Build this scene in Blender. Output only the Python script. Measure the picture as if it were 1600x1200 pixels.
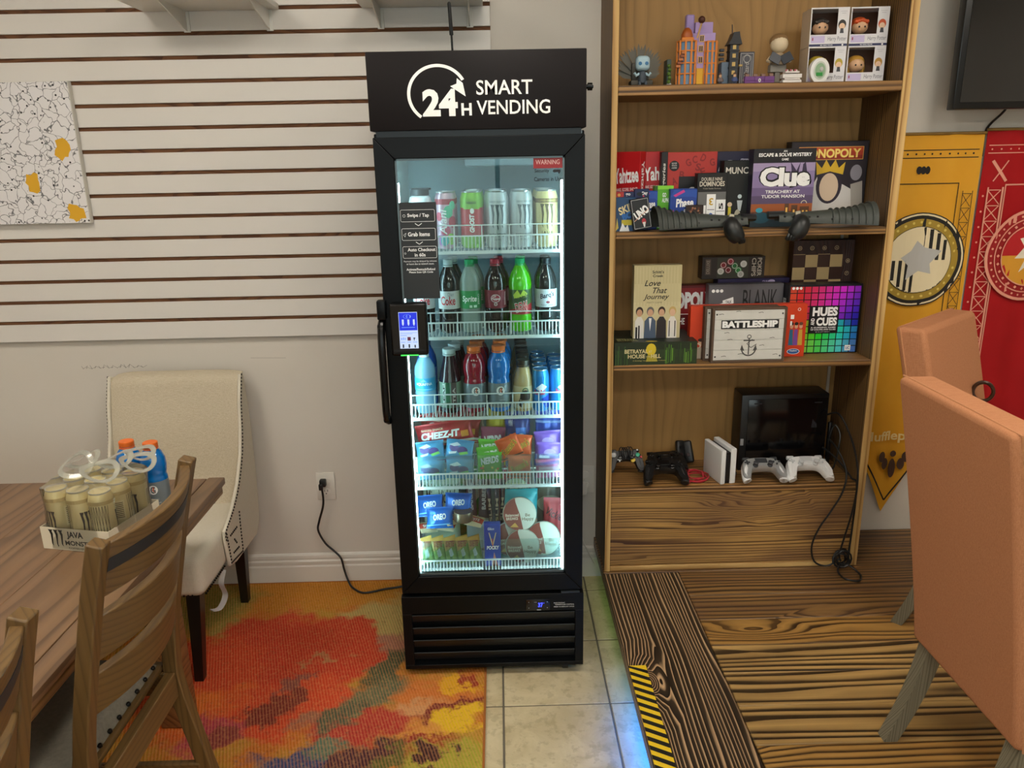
import bpy, bmesh, math, random
from mathutils import Vector, Matrix, Euler
random.seed(7)
for _o in list(bpy.data.objects):
    bpy.data.objects.remove(_o)
SC = bpy.context.scene
COL = SC.collection
PI = math.pi

# ---------------------------------------------------------------- camera
cam_d = bpy.data.cameras.new('camera')
cam = bpy.data.objects.new('camera', cam_d)
COL.objects.link(cam)
cam_d.sensor_width = 36.0
cam_d.lens = 27.0
cam_d.clip_start = 0.05
_r = ((0.99964, -0.02365, 0.01248), (-0.01846, -0.27283, 0.96189), (-0.01935, -0.96177, -0.27317))
cam.matrix_world = Matrix(((_r[0][0], -_r[0][1], -_r[0][2], 0.0), (_r[1][0], -_r[1][1], -_r[1][2], 0.0),
                           (_r[2][0], -_r[2][1], -_r[2][2], 1.6), (0, 0, 0, 1)))
SC.camera = cam

# ---------------------------------------------------------------- world, exposure
SC.view_settings.view_transform = 'Standard'
SC.view_settings.look = 'None'
SC.view_settings.gamma = 1.0
SC.view_settings.use_curve_mapping = False
SC.view_settings.exposure = 0.0
wd = bpy.data.worlds.new('world')
SC.world = wd
wd.use_nodes = True
wd.node_tree.nodes['Background'].inputs[0].default_value = (0.93, 0.97, 1.0, 1)
wd.node_tree.nodes['Background'].inputs[1].default_value = 3.0
CEILING_PANEL_STRENGTH = 19.0
FRIDGE_LED_STRENGTH = 42.0
STAGE_LED_STRENGTH = 75.0

# ---------------------------------------------------------------- materials
def lin(c):
    if isinstance(c, str):
        c = c.lstrip('#')
        c = [int(c[i:i + 2], 16) / 255 for i in (0, 2, 4)]
        c = [x / 12.92 if x <= 0.04045 else ((x + 0.055) / 1.055) ** 2.4 for x in c]
    return (c[0], c[1], c[2], 1.0)

class NT:
    """small node-graph builder around one Principled material"""
    def __init__(s, name):
        s.mat = bpy.data.materials.new(name)
        s.mat.use_nodes = True
        s.t = s.mat.node_tree
        s.b = s.t.nodes['Principled BSDF']
        s.out = s.t.nodes['Material Output']
    def n(s, kind, **kw):
        nd = s.t.nodes.new(kind)
        for k, v in kw.items():
            setattr(nd, k, v)
        return nd
    def l(s, a, b):
        s.t.links.new(a, b)
    def put(s, sock, v):
        if isinstance(v, (int, float)):
            sock.default_value = v
        elif isinstance(v, tuple):
            sock.default_value = v
        else:
            s.l(v, sock)
    def math(s, op, a, b=0.0, c=0.0, clamp=False):
        nd = s.n('ShaderNodeMath', operation=op, use_clamp=clamp)
        s.put(nd.inputs[0], a); s.put(nd.inputs[1], b); s.put(nd.inputs[2], c)
        return nd.outputs[0]
    def coord(s, scale=(1, 1, 1), rot=(0, 0, 0), loc=(0, 0, 0), rand=0.0):
        tc = s.n('ShaderNodeTexCoord')
        v = tc.outputs['Object']
        if rand:
            oi = s.n('ShaderNodeObjectInfo')
            va = s.n('ShaderNodeVectorMath', operation='ADD')
            m = s.n('ShaderNodeVectorMath', operation='SCALE')
            cx = s.n('ShaderNodeCombineXYZ')
            s.l(oi.outputs['Random'], cx.inputs[0]); s.l(oi.outputs['Random'], cx.inputs[1]); s.l(oi.outputs['Random'], cx.inputs[2])
            s.l(cx.outputs[0], m.inputs[0]); m.inputs['Scale'].default_value = rand
            s.l(v, va.inputs[0]); s.l(m.outputs[0], va.inputs[1])
            v = va.outputs[0]
        mp = s.n('ShaderNodeMapping')
        mp.inputs['Scale'].default_value = scale; mp.inputs['Rotation'].default_value = rot; mp.inputs['Location'].default_value = loc
        s.l(v, mp.inputs['Vector'])
        return mp.outputs[0]
    def noise(s, vec, scale=5.0, detail=2.0, rough=0.5, dist=0.0, col=False):
        nd = s.n('ShaderNodeTexNoise')
        s.l(vec, nd.inputs['Vector'])
        nd.inputs['Scale'].default_value = scale; nd.inputs['Detail'].default_value = detail
        nd.inputs['Roughness'].default_value = rough; nd.inputs['Distortion'].default_value = dist
        return nd.outputs['Color' if col else 'Fac']
    def ramp(s, fac, stops, interp='LINEAR'):
        nd = s.n('ShaderNodeValToRGB')
        cr = nd.color_ramp
        cr.interpolation = interp
        while len(cr.elements) < len(stops):
            cr.elements.new(0.5)
        for e, (p, c) in zip(cr.elements, stops):
            e.position = p
            e.color = lin(c) if not isinstance(c, (int, float)) else (c, c, c, 1)
        s.l(fac, nd.inputs[0])
        return nd.outputs[0]
    def mix(s, fac, a, b, mode='MIX'):
        nd = s.n('ShaderNodeMix', data_type='RGBA', blend_type=mode)
        s.put(nd.inputs[0], fac)
        s.put(nd.inputs[6], lin(a) if isinstance(a, str) else a)
        s.put(nd.inputs[7], lin(b) if isinstance(b, str) else b)
        return nd.outputs[2]
    def bump(s, h, strength=0.2, dist=0.002):
        nd = s.n('ShaderNodeBump')
        nd.inputs['Strength'].default_value = strength; nd.inputs['Distance'].default_value = dist
        s.l(h, nd.inputs['Height'])
        s.l(nd.outputs[0], s.b.inputs['Normal'])
    def col(s, v):
        s.put(s.b.inputs['Base Color'], lin(v) if isinstance(v, str) else v)
    def set(s, rough=None, metal=None, spec=None, coat=None, trans=None, alpha=None, sheen=None):
        for k, v in (('Roughness', rough), ('Metallic', metal), ('Specular IOR Level', spec), ('Coat Weight', coat),
                     ('Transmission Weight', trans), ('Alpha', alpha), ('Sheen Weight', sheen)):
            if v is not None:
                s.put(s.b.inputs[k], v)
        return s

_mc = {}
def C(hexc, rough=0.45, metal=0.0, coat=0.0, spec=0.5):
    """plain painted / printed / moulded colour with a faint tonal mottling"""
    k = (hexc, rough, metal, coat, spec)
    if k not in _mc:
        m = NT('colour_' + hexc.lstrip('#'))
        m.col(hexc); m.set(rough, metal, spec, coat)
        _mc[k] = m.mat
    return _mc[k]

def mottled(name, c1, c2, scale=6.0, rough=0.6, bump=0.0, bscale=60.0, bdist=0.001, metal=0.0):
    m = NT(name)
    v = m.coord()
    m.col(m.mix(m.noise(v, scale, 3.0), c1, c2)); m.set(rough, metal)
    if bump:
        m.bump(m.noise(v, bscale, 3.0), bump, bdist)
    return m.mat

def emit(name, hexc, strength):
    m = NT(name)
    m.col('#000000')
    m.b.inputs['Emission Color'].default_value = lin(hexc)
    m.b.inputs['Emission Strength'].default_value = strength
    return m.mat

def clear(name, tint='#ffffff', gloss=0.12, rough=0.02, body=0.0, bodycol='#ffffff'):
    """thin clear sheet: mostly transparent, Fresnel reflection, optional milky body"""
    m = NT(name)
    t = m.n('ShaderNodeBsdfTransparent'); t.inputs[0].default_value = lin(tint)
    g = m.n('ShaderNodeBsdfGlossy'); g.inputs['Roughness'].default_value = rough
    fr = m.n('ShaderNodeFresnel'); fr.inputs['IOR'].default_value = 1.45
    f = m.math('MULTIPLY', fr.outputs[0], gloss / 0.12, clamp=True)
    mx = m.n('ShaderNodeMixShader'); m.l(f, mx.inputs[0]); m.l(t.outputs[0], mx.inputs[1]); m.l(g.outputs[0], mx.inputs[2])
    o = mx.outputs[0]
    if body:
        d = m.n('ShaderNodeBsdfDiffuse'); d.inputs[0].default_value = lin(bodycol)
        m2 = m.n('ShaderNodeMixShader'); m2.inputs[0].default_value = body
        m.l(o, m2.inputs[1]); m.l(d.outputs[0], m2.inputs[2]); o = m2.outputs[0]
    m.l(o, m.out.inputs['Surface'])
    return m.mat

def wood(name, along, dark, light, tone, freq=60.0, warp=2.2, warp_u=1.1, warp_v=5.0, sharp=0.35, rough=0.5, burn=0.6, rand=9.0, bump=0.35, streak=0.35, knots=0.0, ku=1.6, kv=5.0, vary=1.6, fade=0.35):
    """ringed softwood: contour lines of a warped height field, running along axis `along` (0,1,2)"""
    m = NT(name)
    tc = m.coord(rand=rand)
    sx = m.n('ShaderNodeSeparateXYZ'); m.l(tc, sx.inputs[0])
    u = sx.outputs[along]
    o1, o2 = [a for a in (0, 1, 2) if a != along]
    v = m.math('ADD', sx.outputs[o1], sx.outputs[o2])
    def uv(a, b):
        cv = m.n('ShaderNodeCombineXYZ')
        m.l(m.math('MULTIPLY', u, a), cv.inputs[0]); m.l(m.math('MULTIPLY', v, b), cv.inputs[1])
        return cv.outputs[0]
    nz = m.noise(uv(warp_u, warp_v), 2.2, 1.5, 0.4)
    f = m.math('ADD', m.math('MULTIPLY', v, freq), m.math('MULTIPLY', nz, warp * 6))
    if vary:    # uneven ring widths
        f = m.math('ADD', f, m.math('MULTIPLY', m.noise(uv(0.25, freq * 0.22), 1.0, 2.0), vary * 2.0))
    if knots:   # branch knots push the rings aside
        vo = m.n('ShaderNodeTexVoronoi', feature='SMOOTH_F1'); m.l(uv(ku, kv), vo.inputs['Vector']); vo.inputs['Scale'].default_value = 1.0; vo.inputs['Smoothness'].default_value = 0.25
        sc = m.n('ShaderNodeSeparateColor'); m.l(vo.outputs['Color'], sc.inputs[0])
        pick = m.ramp(sc.outputs[0], [(0.42, 0.0), (0.55, 1.0)])
        k = m.ramp(vo.outputs['Distance'], [(0.0, 1.0), (0.06, 0.75), (0.16, 0.32), (0.32, 0.08), (0.5, 0.0)])
        f = m.math('ADD', f, m.math('MULTIPLY', m.math('MULTIPLY', k, pick), knots))
    fr = m.math('FRACT', f)
    ring = m.ramp(fr, [(0.0, 0.0), (max(0.03, sharp - 0.18), 0.06), (sharp, 0.62), ((sharp + 1) / 2, 1.0), (0.985, 0.7), (1.0, 0.0)])
    st = m.noise(uv(4.0, 160.0), 1.0, 3.0, 0.6)
    bn = m.ramp(m.noise(uv(1.3, 4.5), 2.0, 2.0), [(0.35, 0.0), (0.68, 1.0)])
    fd = m.ramp(m.noise(uv(0.7, 9.0), 1.0, 2.0), [(0.40, 0.0), (0.65, 1.0)])
    c = m.mix(ring, dark, light)
    c = m.mix(m.math('MULTIPLY', fd, fade), c, m.mix(0.5, dark, light))
    c = m.mix(m.math('MULTIPLY', bn, burn), c, tone)
    c = m.mix(m.math('MULTIPLY', st, streak), c, dark)
    m.col(c)
    m.set(rough)
    m.bump(m.math('ADD', ring, m.math('MULTIPLY', st, 0.3)), bump, 0.0015)
    return m.mat

# ---------------------------------------------------------------- geometry
_bev = {}
def _bevel_box(sx, sy, sz, r, seg):
    k = (round(sx, 5), round(sy, 5), round(sz, 5), round(r, 5), seg)
    if k not in _bev:
        bm = bmesh.new()
        bmesh.ops.create_cube(bm, size=1.0)
        bmesh.ops.scale(bm, vec=(sx, sy, sz), verts=bm.verts)
        r = min(r, 0.49 * min(sx, sy, sz))
        bmesh.ops.bevel(bm, geom=list(bm.edges), offset=r, offset_type='OFFSET', segments=seg, profile=0.5, affect='EDGES', clamp_overlap=True)
        bm.verts.index_update()
        _bev[k] = ([tuple(v.co) for v in bm.verts], [[v.index for v in f.verts] for f in bm.faces])
        bm.free()
    return _bev[k]

def smooth_path(pts, n=8, closed=False):
    """Catmull-Rom through the points"""
    P = [Vector(p) for p in pts]
    out = []
    m = len(P)
    for i in range(m if closed else m - 1):
        p0 = P[(i - 1) % m] if closed or i > 0 else P[0]
        p1 = P[i]; p2 = P[(i + 1) % m]
        p3 = P[(i + 2) % m] if closed or i + 2 < m else P[-1]
        for k in range(n):
            t = k / n
            out.append(0.5 * ((2 * p1) + (p2 - p0) * t + (2 * p0 - 5 * p1 + 4 * p2 - p3) * t * t + (3 * p1 - p0 - 3 * p2 + p3) * t ** 3))
    if not closed:
        out.append(P[-1])
    return out

class G:
    def __init__(s):
        s.v, s.f, s.m, s.mats = [], [], [], []
    def mi(s, mat):
        if mat not in s.mats:
            s.mats.append(mat)
        return s.mats.index(mat)
    def add(s, V, F, mat, xf=None):
        b = len(s.v)
        if xf is not None:
            V = [xf @ Vector(p) for p in V]
        s.v += [tuple(p) for p in V]
        s.f += [[i + b for i in f] for f in F]
        k = s.mi(mat)
        s.m += [k] * len(F)
        return s
    def box(s, c, size, mat, bev=0.0, rot=None, seg=2):
        sx, sy, sz = size
        if bev > 0:
            V, F = _bevel_box(sx, sy, sz, bev, seg)
        else:
            V = [(x * sx / 2, y * sy / 2, z * sz / 2) for x in (-1, 1) for y in (-1, 1) for z in (-1, 1)]
            F = [[0, 1, 3, 2], [4, 6, 7, 5], [0, 4, 5, 1], [2, 3, 7, 6], [0, 2, 6, 4], [1, 5, 7, 3]]
        xf = Matrix.Translation(c)
        if rot:
            xf = xf @ Euler(rot).to_matrix().to_4x4()
        return s.add(V, F, mat, xf)
    def ab(s, x0, x1, y0, y1, z0, z1, mat, bev=0.0, seg=2):
        return s.box(((x0 + x1) / 2, (y0 + y1) / 2, (z0 + z1) / 2), (abs(x1 - x0), abs(y1 - y0), abs(z1 - z0)), mat, bev, None, seg)
    def lathe(s, prof, mat, c=(0, 0, 0), seg=20, sx=1.0, sy=1.0, rot=None, caps=True):
        V, F = [], []
        for (r, z) in prof:
            for k in range(seg):
                a = 2 * PI * k / seg
                V.append((r * math.cos(a) * sx, r * math.sin(a) * sy, z))
        n = len(prof)
        for i in range(n - 1):
            for k in range(seg):
                k2 = (k + 1) % seg
                F.append([i * seg + k, i * seg + k2, (i + 1) * seg + k2, (i + 1) * seg + k])
        if caps:
            F.append([k for k in range(seg)][::-1])
            F.append([(n - 1) * seg + k for k in range(seg)])
        xf = Matrix.Translation(c)
        if rot:
            xf = xf @ Euler(rot).to_matrix().to_4x4()
        return s.add(V, F, mat, xf)
    def cyl(s, a, b, r, mat, seg=12, r2=None):
        return s.tube([a, b], r, mat, seg, radii=[r, r if r2 is None else r2])
    def tube(s, pts, r, mat, seg=8, radii=None, closed=False, flat=1.0, up=None):
        P = [Vector(p) for p in pts]
        n = len(P)
        V, F = [], []
        prev = None
        for i, p in enumerate(P):
            if closed:
                t = (P[(i + 1) % n] - P[(i - 1) % n])
            else:
                t = P[min(i + 1, n - 1)] - P[max(i - 1, 0)]
            t = t.normalized() if t.length > 1e-9 else Vector((0, 0, 1))
            if up is not None:
                ref = Vector(up)
            elif prev is not None:
                ref = prev
            else:
                ref = Vector((0, 0, 1)) if abs(t.z) < 0.9 else Vector((1, 0, 0))
            a = ref - t * ref.dot(t)
            if a.length < 1e-6:
                a = t.orthogonal()
            a.normalize()
            b = t.cross(a)
            prev = a
            rr = radii[i] if radii else r
            for k in range(seg):
                an = 2 * PI * k / seg
                V.append(p + a * (math.cos(an) * rr * flat) + b * (math.sin(an) * rr))
        for i in range(n if closed else n - 1):
            j = (i + 1) % n
            for k in range(seg):
                k2 = (k + 1) % seg
                F.append([i * seg + k, j * seg + k, j * seg + k2, i * seg + k2])
        if not closed:
            F.append([k for k in range(seg)])
            F.append([(n - 1) * seg + k for k in range(seg)][::-1])
        return s.add(V, F, mat)
    def prism(s, poly, t0, t1, mat, axis='y'):
        """poly of (a,b) extruded between t0 and t1 along axis: 'y' -> (a,t,b), 'x' -> (t,a,b), 'z' -> (a,b,t)"""
        n = len(poly)
        mk = {'y': lambda a, b, t: (a, t, b), 'x': lambda a, b, t: (t, a, b), 'z': lambda a, b, t: (a, b, t)}[axis]
        V = [mk(a, b, t0) for a, b in poly] + [mk(a, b, t1) for a, b in poly]
        F = [[i for i in range(n)], [n + i for i in range(n)][::-1]]
        F += [[i, i + n, (i + 1) % n + n, (i + 1) % n] for i in range(n)]
        return s.add(V, F, mat)
    def ball(s, c, r, mat, seg=12, rings=8, sc=(1, 1, 1), rot=None):
        V = [(0, 0, 1)]
        F = []
        for i in range(1, rings):
            a = PI * i / rings
            for k in range(seg):
                b = 2 * PI * k / seg
                V.append((math.sin(a) * math.cos(b), math.sin(a) * math.sin(b), math.cos(a)))
        V.append((0, 0, -1))
        for k in range(seg):
            F.append([0, 1 + k, 1 + (k + 1) % seg])
        for i in range(rings - 2):
            for k in range(seg):
                k2 = (k + 1) % seg
                F.append([1 + i * seg + k, 1 + (i + 1) * seg + k, 1 + (i + 1) * seg + k2, 1 + i * seg + k2])
        L = len(V) - 1
        for k in range(seg):
            F.append([L, 1 + (rings - 2) * seg + (k + 1) % seg, 1 + (rings - 2) * seg + k])
        xf = Matrix.Translation(c)
        if rot:
            xf = xf @ Euler(rot).to_matrix().to_4x4()
        xf = xf @ Matrix.Diagonal((r * sc[0], r * sc[1], r * sc[2], 1))
        return s.add(V, F, mat, xf)
    def grid(s, fn, nu, nv, mat, double=None):
        """surface fn(u,v) u,v in 0..1; double = thickness vector fn for a closed sheet"""
        V = [fn(i / nu, j / nv) for j in range(nv + 1) for i in range(nu + 1)]
        F = [[j * (nu + 1) + i, j * (nu + 1) + i + 1, (j + 1) * (nu + 1) + i + 1, (j + 1) * (nu + 1) + i] for j in range(nv) for i in range(nu)]
        if double is not None:
            n = len(V)
            d = Vector(double)
            V = V + [Vector(p) + d for p in V]
            F2 = [[i + n for i in f][::-1] for f in F]
            rim = []
            ring = [i for i in range(nu + 1)] + [j * (nu + 1) + nu for j in range(1, nv + 1)] + [nv * (nu + 1) + i for i in range(nu - 1, -1, -1)] + [j * (nu + 1) for j in range(nv - 1, 0, -1)]
            for a, b in zip(ring, ring[1:] + ring[:1]):
                rim.append([a, a + n, b + n, b])
            F = F + F2 + rim
        return s.add(V, F, mat)
    def mesh(s, name, angle=0.6):
        me = bpy.data.meshes.new(name)
        me.from_pydata(s.v, [], s.f)
        for mt in s.mats:
            me.materials.append(mt)
        me.polygons.foreach_set('material_index', s.m)
        if angle:
            me.polygons.foreach_set('use_smooth', [True] * len(me.polygons))
            me.set_sharp_from_angle(angle=angle)
        me.update()
        return me
    def fixn(s, me):
        bm = bmesh.new(); bm.from_mesh(me)
        bmesh.ops.recalc_face_normals(bm, faces=bm.faces)
        bm.to_mesh(me); bm.free()
    def obj(s, name, parent=None, loc=None, rot=None, angle=0.6, fix=True):
        me = s.mesh(name, 0)
        if fix:
            s.fixn(me)
        if angle:
            me.polygons.foreach_set('use_smooth', [True] * len(me.polygons))
            me.set_sharp_from_angle(angle=angle)
        o = bpy.data.objects.new(name, me)
        COL.objects.link(o)
        if parent is not None:
            o.parent = parent
        if loc is not None:
            o.location = loc
        if rot is not None:
            o.rotation_euler = rot
        return o

def tag(o, label, cat=None, group=None, kind=None):
    if label: o['label'] = label
    if cat: o['category'] = cat
    if group: o['group'] = group
    if kind: o['kind'] = kind
    return o

def thing(name, label, cat, loc=(0, 0, 0), rz=0.0, group=None, rot=None):
    o = bpy.data.objects.new(name, None)
    COL.objects.link(o)
    o.location = loc
    o.rotation_euler = rot if rot else (0, 0, rz)
    o.empty_display_size = 0.05
    return tag(o, label, cat, group)

def link_copy(src, parent=None):
    c = src.copy()
    COL.objects.link(c)
    c.parent = parent
    return c

_kids = {}
def copy_tree(src, parent=None):
    c = link_copy(src, parent)
    for ch in list(src.children):
        copy_tree(ch, c)
    return c

# ---------------------------------------------------------------- print and lettering
_tc = {}
def text_mesh(string, bold=0.0, shear=0.0, spacing=1.0):
    k = (string, bold, shear, spacing)
    if k not in _tc:
        cu = bpy.data.curves.new('txt', 'FONT')
        cu.body = string
        cu.size = 1.0
        cu.offset = bold
        cu.shear = shear
        cu.space_character = spacing
        cu.resolution_u = 3
        cu.fill_mode = 'FRONT'
        ob = bpy.data.objects.new('txt', cu)
        me = bpy.data.meshes.new_from_object(ob)
        V = [(v.co.x, v.co.y) for v in me.vertices]
        F = [list(p.vertices) for p in me.polygons]
        bpy.data.objects.remove(ob); bpy.data.meshes.remove(me); bpy.data.curves.remove(cu)
        x0 = min(p[0] for p in V); x1 = max(p[0] for p in V); y0 = min(p[1] for p in V); y1 = max(p[1] for p in V)
        V = [((p[0] - x0) / (x1 - x0), (p[1] - y0) / (y1 - y0)) for p in V]
        _tc[k] = (V, F)
    return _tc[k]

def _clip(poly, ax, lo, hi):
    for (lim, sg) in ((lo, 1), (hi, -1)):
        out = []
        n = len(poly)
        for i in range(n):
            a, b = poly[i], poly[(i + 1) % n]
            da, db = (a[ax] - lim) * sg, (b[ax] - lim) * sg
            if da >= 0:
                out.append(a)
            if (da < 0) != (db < 0):
                t = da / (da - db)
                out.append((a[0] + (b[0] - a[0]) * t, a[1] + (b[1] - a[1]) * t))
        poly = out
        if len(poly) < 3:
            return []
    return poly

def dice(V, F, steps):
    """cut flat faces into strips so that they can follow a curved surface"""
    polys = [[V[i] for i in f] for f in F]
    for ax, st in enumerate(steps):
        if not st:
            continue
        nxt = []
        for q in polys:
            a, b = min(p[ax] for p in q), max(p[ax] for p in q)
            k0, k1 = int(math.floor(a / st + 1e-6)), int(math.ceil(b / st - 1e-6))
            if k1 - k0 <= 1:
                nxt.append(q); continue
            for k in range(k0, k1):
                c = _clip(q, ax, k * st, (k + 1) * st)
                if c: nxt.append(c)
        polys = nxt
    V2, F2 = [], []
    for q in polys:
        b = len(V2); V2 += q; F2.append(list(range(b, b + len(q))))
    return V2, F2

class Print:
    """flat artwork in face units (u 0..1 across w metres, v 0..1 up h metres)"""
    def __init__(s, w, h):
        s.w, s.h, s.shapes, s.texts, s.L = w, h, [], [], 1
    def poly(s, pts, mat, F=None):
        s.shapes.append(([(p[0] * s.w, p[1] * s.h) for p in pts], F or [list(range(len(pts)))], mat, s.L)); s.L += 1
        return s
    def rect(s, u0, u1, v0, v1, mat):
        return s.poly([(u0, v0), (u1, v0), (u1, v1), (u0, v1)], mat)
    def rects(s, rs, mat):
        V, F = [], []
        for (u0, u1, v0, v1) in rs:
            b = len(V); V += [(u0, v0), (u1, v0), (u1, v1), (u0, v1)]; F.append([b, b + 1, b + 2, b + 3])
        return s.poly(V, mat, F)
    def grad(s, u0, u1, v0, v1, mats):
        n = len(mats)
        for i, m in enumerate(mats):
            a = v0 + (v1 - v0) * i / n
            s.shapes.append(([(u0 * s.w, a * s.h), (u1 * s.w, a * s.h), (u1 * s.w, (a + (v1 - v0) / n) * s.h), (u0 * s.w, (a + (v1 - v0) / n) * s.h)], [[0, 1, 2, 3]], m, s.L))
        s.L += 1
        return s
    def disc(s, cu, cv, r, mat, ry=None, n=20, a0=0.0, a1=2 * PI):
        """r in metres"""
        ry = r if ry is None else ry
        pts = [(cu * s.w + r * math.cos(a0 + (a1 - a0) * k / n), cv * s.h + ry * math.sin(a0 + (a1 - a0) * k / n)) for k in range(n + (0 if a1 - a0 > 6.28 else 1))]
        s.shapes.append((pts, [list(range(len(pts)))], mat, s.L)); s.L += 1
        return s
    def ring(s, cu, cv, r0, r1, mat, n=28, a0=0.0, a1=2 * PI, sy=1.0):
        V, F = [], []
        for k in range(n + 1):
            a = a0 + (a1 - a0) * k / n
            for r in (r0, r1):
                V.append((cu * s.w + r * math.cos(a), cv * s.h + r * math.sin(a) * sy))
        for k in range(n):
            F.append([2 * k, 2 * k + 1, 2 * k + 3, 2 * k + 2])
        s.shapes.append((V, F, mat, s.L)); s.L += 1
        return s
    def line(s, pts, t, mat):
        """polyline of thickness t metres"""
        V, F = [], []
        P = [Vector((p[0] * s.w, p[1] * s.h)) for p in pts]
        for a, b in zip(P, P[1:]):
            d = (b - a)
            if d.length < 1e-7: continue
            d.normalize(); nrm = Vector((-d.y, d.x)) * t / 2
            k = len(V)
            V += [tuple(a - nrm), tuple(b - nrm), tuple(b + nrm), tuple(a + nrm)]
            F.append([k, k + 1, k + 2, k + 3])
        s.shapes.append((V, F, mat, s.L)); s.L += 1
        return s
    def text(s, string, u0, u1, v0, v1, mat, bold=0.0, shear=0.0, rot=0.0, spacing=1.0):
        V, F = text_mesh(string, bold, shear, spacing)
        cx, cy = (u0 + u1) / 2 * s.w, (v0 + v1) / 2 * s.h
        tw, th = (u1 - u0) * s.w, (v1 - v0) * s.h
        ca, sa = math.cos(rot), math.sin(rot)
        out = []
        if abs(abs(rot) - PI / 2) < 0.01:
            tw, th = th, tw
        for (a, b) in V:
            x, y = (a - 0.5) * tw, (b - 0.5) * th
            out.append((cx + x * ca - y * sa, cy + x * sa + y * ca))
        s.texts.append((out, F, mat, s.L)); s.L += 1
        return s
    def put(s, parent, fn, name='cover_print', tname='lettering', step=0.00005, cut=None):
        res = []
        jobs = [(s.shapes, name)] if s.shapes else []
        # lettering: one object per block of text
        boxes = [(min(p[0] for p in t[0]), min(p[1] for p in t[0]), max(p[0] for p in t[0]), max(p[1] for p in t[0])) for t in s.texts]
        grp = list(range(len(boxes)))
        for i, A in enumerate(boxes):
            for j in range(i):
                B = boxes[j]
                gx, gy = max(0, A[0] - B[2], B[0] - A[2]), max(0, A[1] - B[3], B[1] - A[3])
                if math.hypot(gx, gy) <= max(.004, .3 * max(min(A[2] - A[0], A[3] - A[1]), min(B[2] - B[0], B[3] - B[1]))):
                    a_, b_ = grp[i], grp[j]
                    grp = [b_ if k == a_ else k for k in grp]
        for k in sorted(set(grp)):
            jobs.append(([t for t, q in zip(s.texts, grp) if q == k], tname))
        for items, nm in jobs:
            g = G()
            for (V, F, mat, L) in items:
                if cut: V, F = dice(V, F, cut)
                g.add([fn(x, y, L * step) for (x, y) in V], F, mat)
            res.append(g.obj(nm, parent, angle=0, fix=False))
        return res
    def on_box(s, parent, w, d, z0=0.0, name='cover_print'):
        """front face (-y) of a box centred on x, depth d"""
        return s.put(parent, lambda x, y, e: (x - w / 2, -d / 2 - e - 0.0001, z0 + y), name)
    def on_side(s, parent, x, d, sgn, z0=0.0, name='spine_print'):
        """left (sgn=-1) or right face; u runs front-to-back for right, back-to-front for left"""
        return s.put(parent, lambda u, y, e: (x + sgn * (e + 0.0001), (-d / 2 + u) * (1 if sgn > 0 else -1), z0 + y), name)
    def on_top(s, parent, w, d, z, name='top_print'):
        return s.put(parent, lambda x, y, e: (x - w / 2, y - d / 2, z + e + 0.0001), name)
    def on_cyl(s, parent, r, z0, a_mid=0.0, name='label_print'):
        hw = s.w / 2
        return s.put(parent, lambda x, y, e: ((r + e + 0.0002) * math.sin((x - hw) / r + a_mid), -(r + e + 0.0002) * math.cos((x - hw) / r + a_mid), z0 + y), name, cut=(r * .22, None))
W_, K_ = C('#f4f4f2'), C('#0c0c0d')
# ================================================================ ROOM
WY = 2.78            # back wall plane
SZ = 0.17            # stage height
RX0, RX1, RY0, RZ = -2.7, 2.9, -2.6, 2.75

wall_m = mottled('painted_wall', '#d6d0c6', '#ccc5ba', 2.5, 0.75, 0.12, 90, 0.001)
ceil_m = mottled('ceiling_paint', '#e6e4de', '#dedbd4', 3.0, 0.9)
trim_m = mottled('trim_paint', '#dcd8cf', '#d2cdc3', 5.0, 0.5)

def struct(name, g, label=None, **kw):
    o = g.obj(name, **kw)
    o['kind'] = 'structure'
    if label: o['label'] = label
    return o
wall_back = struct('wall_back', G().ab(RX0, RX1, WY, WY + .1, 0, RZ, wall_m), 'off white painted wall behind the vending fridge')
struct('wall_left', G().ab(RX0 - .1, RX0, RY0, WY, 0, RZ, wall_m), 'off white painted side wall beyond the dining table')
struct('wall_right', G().ab(RX1, RX1 + .1, RY0, WY, 0, RZ, wall_m), 'off white painted side wall beyond the stage')
WX0, WX1, WZ0, WZ1 = -1.5, 1.5, .75, 2.35     # unseen window opposite the fridge, added for frontal light on the bookcase
g = G()
for (a, b, c, d) in ((RX0, WX0, 0, RZ), (WX1, RX1, 0, RZ), (WX0, WX1, 0, WZ0), (WX0, WX1, WZ1, RZ)):
    g.ab(a, b, RY0 - .1, RY0, c, d, wall_m)
struct('wall_front', g, 'off white painted wall with the added window, opposite the fridge')
g = G()
for (a, b, c, d) in ((WX0, WX1, WZ0, WZ0 + .05), (WX0, WX1, WZ1 - .05, WZ1), (WX0, WX0 + .05, WZ0 + .05, WZ1 - .05), (WX1 - .05, WX1, WZ0 + .05, WZ1 - .05), (-.02, .02, WZ0 + .05, WZ1 - .05)):
    g.ab(a, b, RY0 - .07, RY0 - .02, c, d, C('#2a2a2c', .4, .4))
win = struct('added_window', g, 'unseen dark framed window added for light opposite the fridge')
for (a, b) in ((WX0 + .05, -.02), (.02, WX1 - .05)):
    G().ab(a, b, RY0 - .047, RY0 - .043, WZ0 + .05, WZ1 - .05, clear('window_glass', '#f4faf8', .1, .01)).obj('pane', win)
pd_ = bpy.data.lights.new('window_portal', 'AREA'); pd_.shape = 'RECTANGLE'; pd_.size = WX1 - WX0; pd_.size_y = WZ1 - WZ0
pd_.cycles.is_portal = True
po = bpy.data.objects.new('window_portal', pd_); COL.objects.link(po)
po.location = ((WX0 + WX1) / 2, RY0 - .11, (WZ0 + WZ1) / 2); po.rotation_euler = (PI / 2, 0, PI)
ceiling = struct('ceiling', G().ab(RX0, RX1, RY0, WY, RZ, RZ + .1, ceil_m), 'white ceiling with square light panels')
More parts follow.
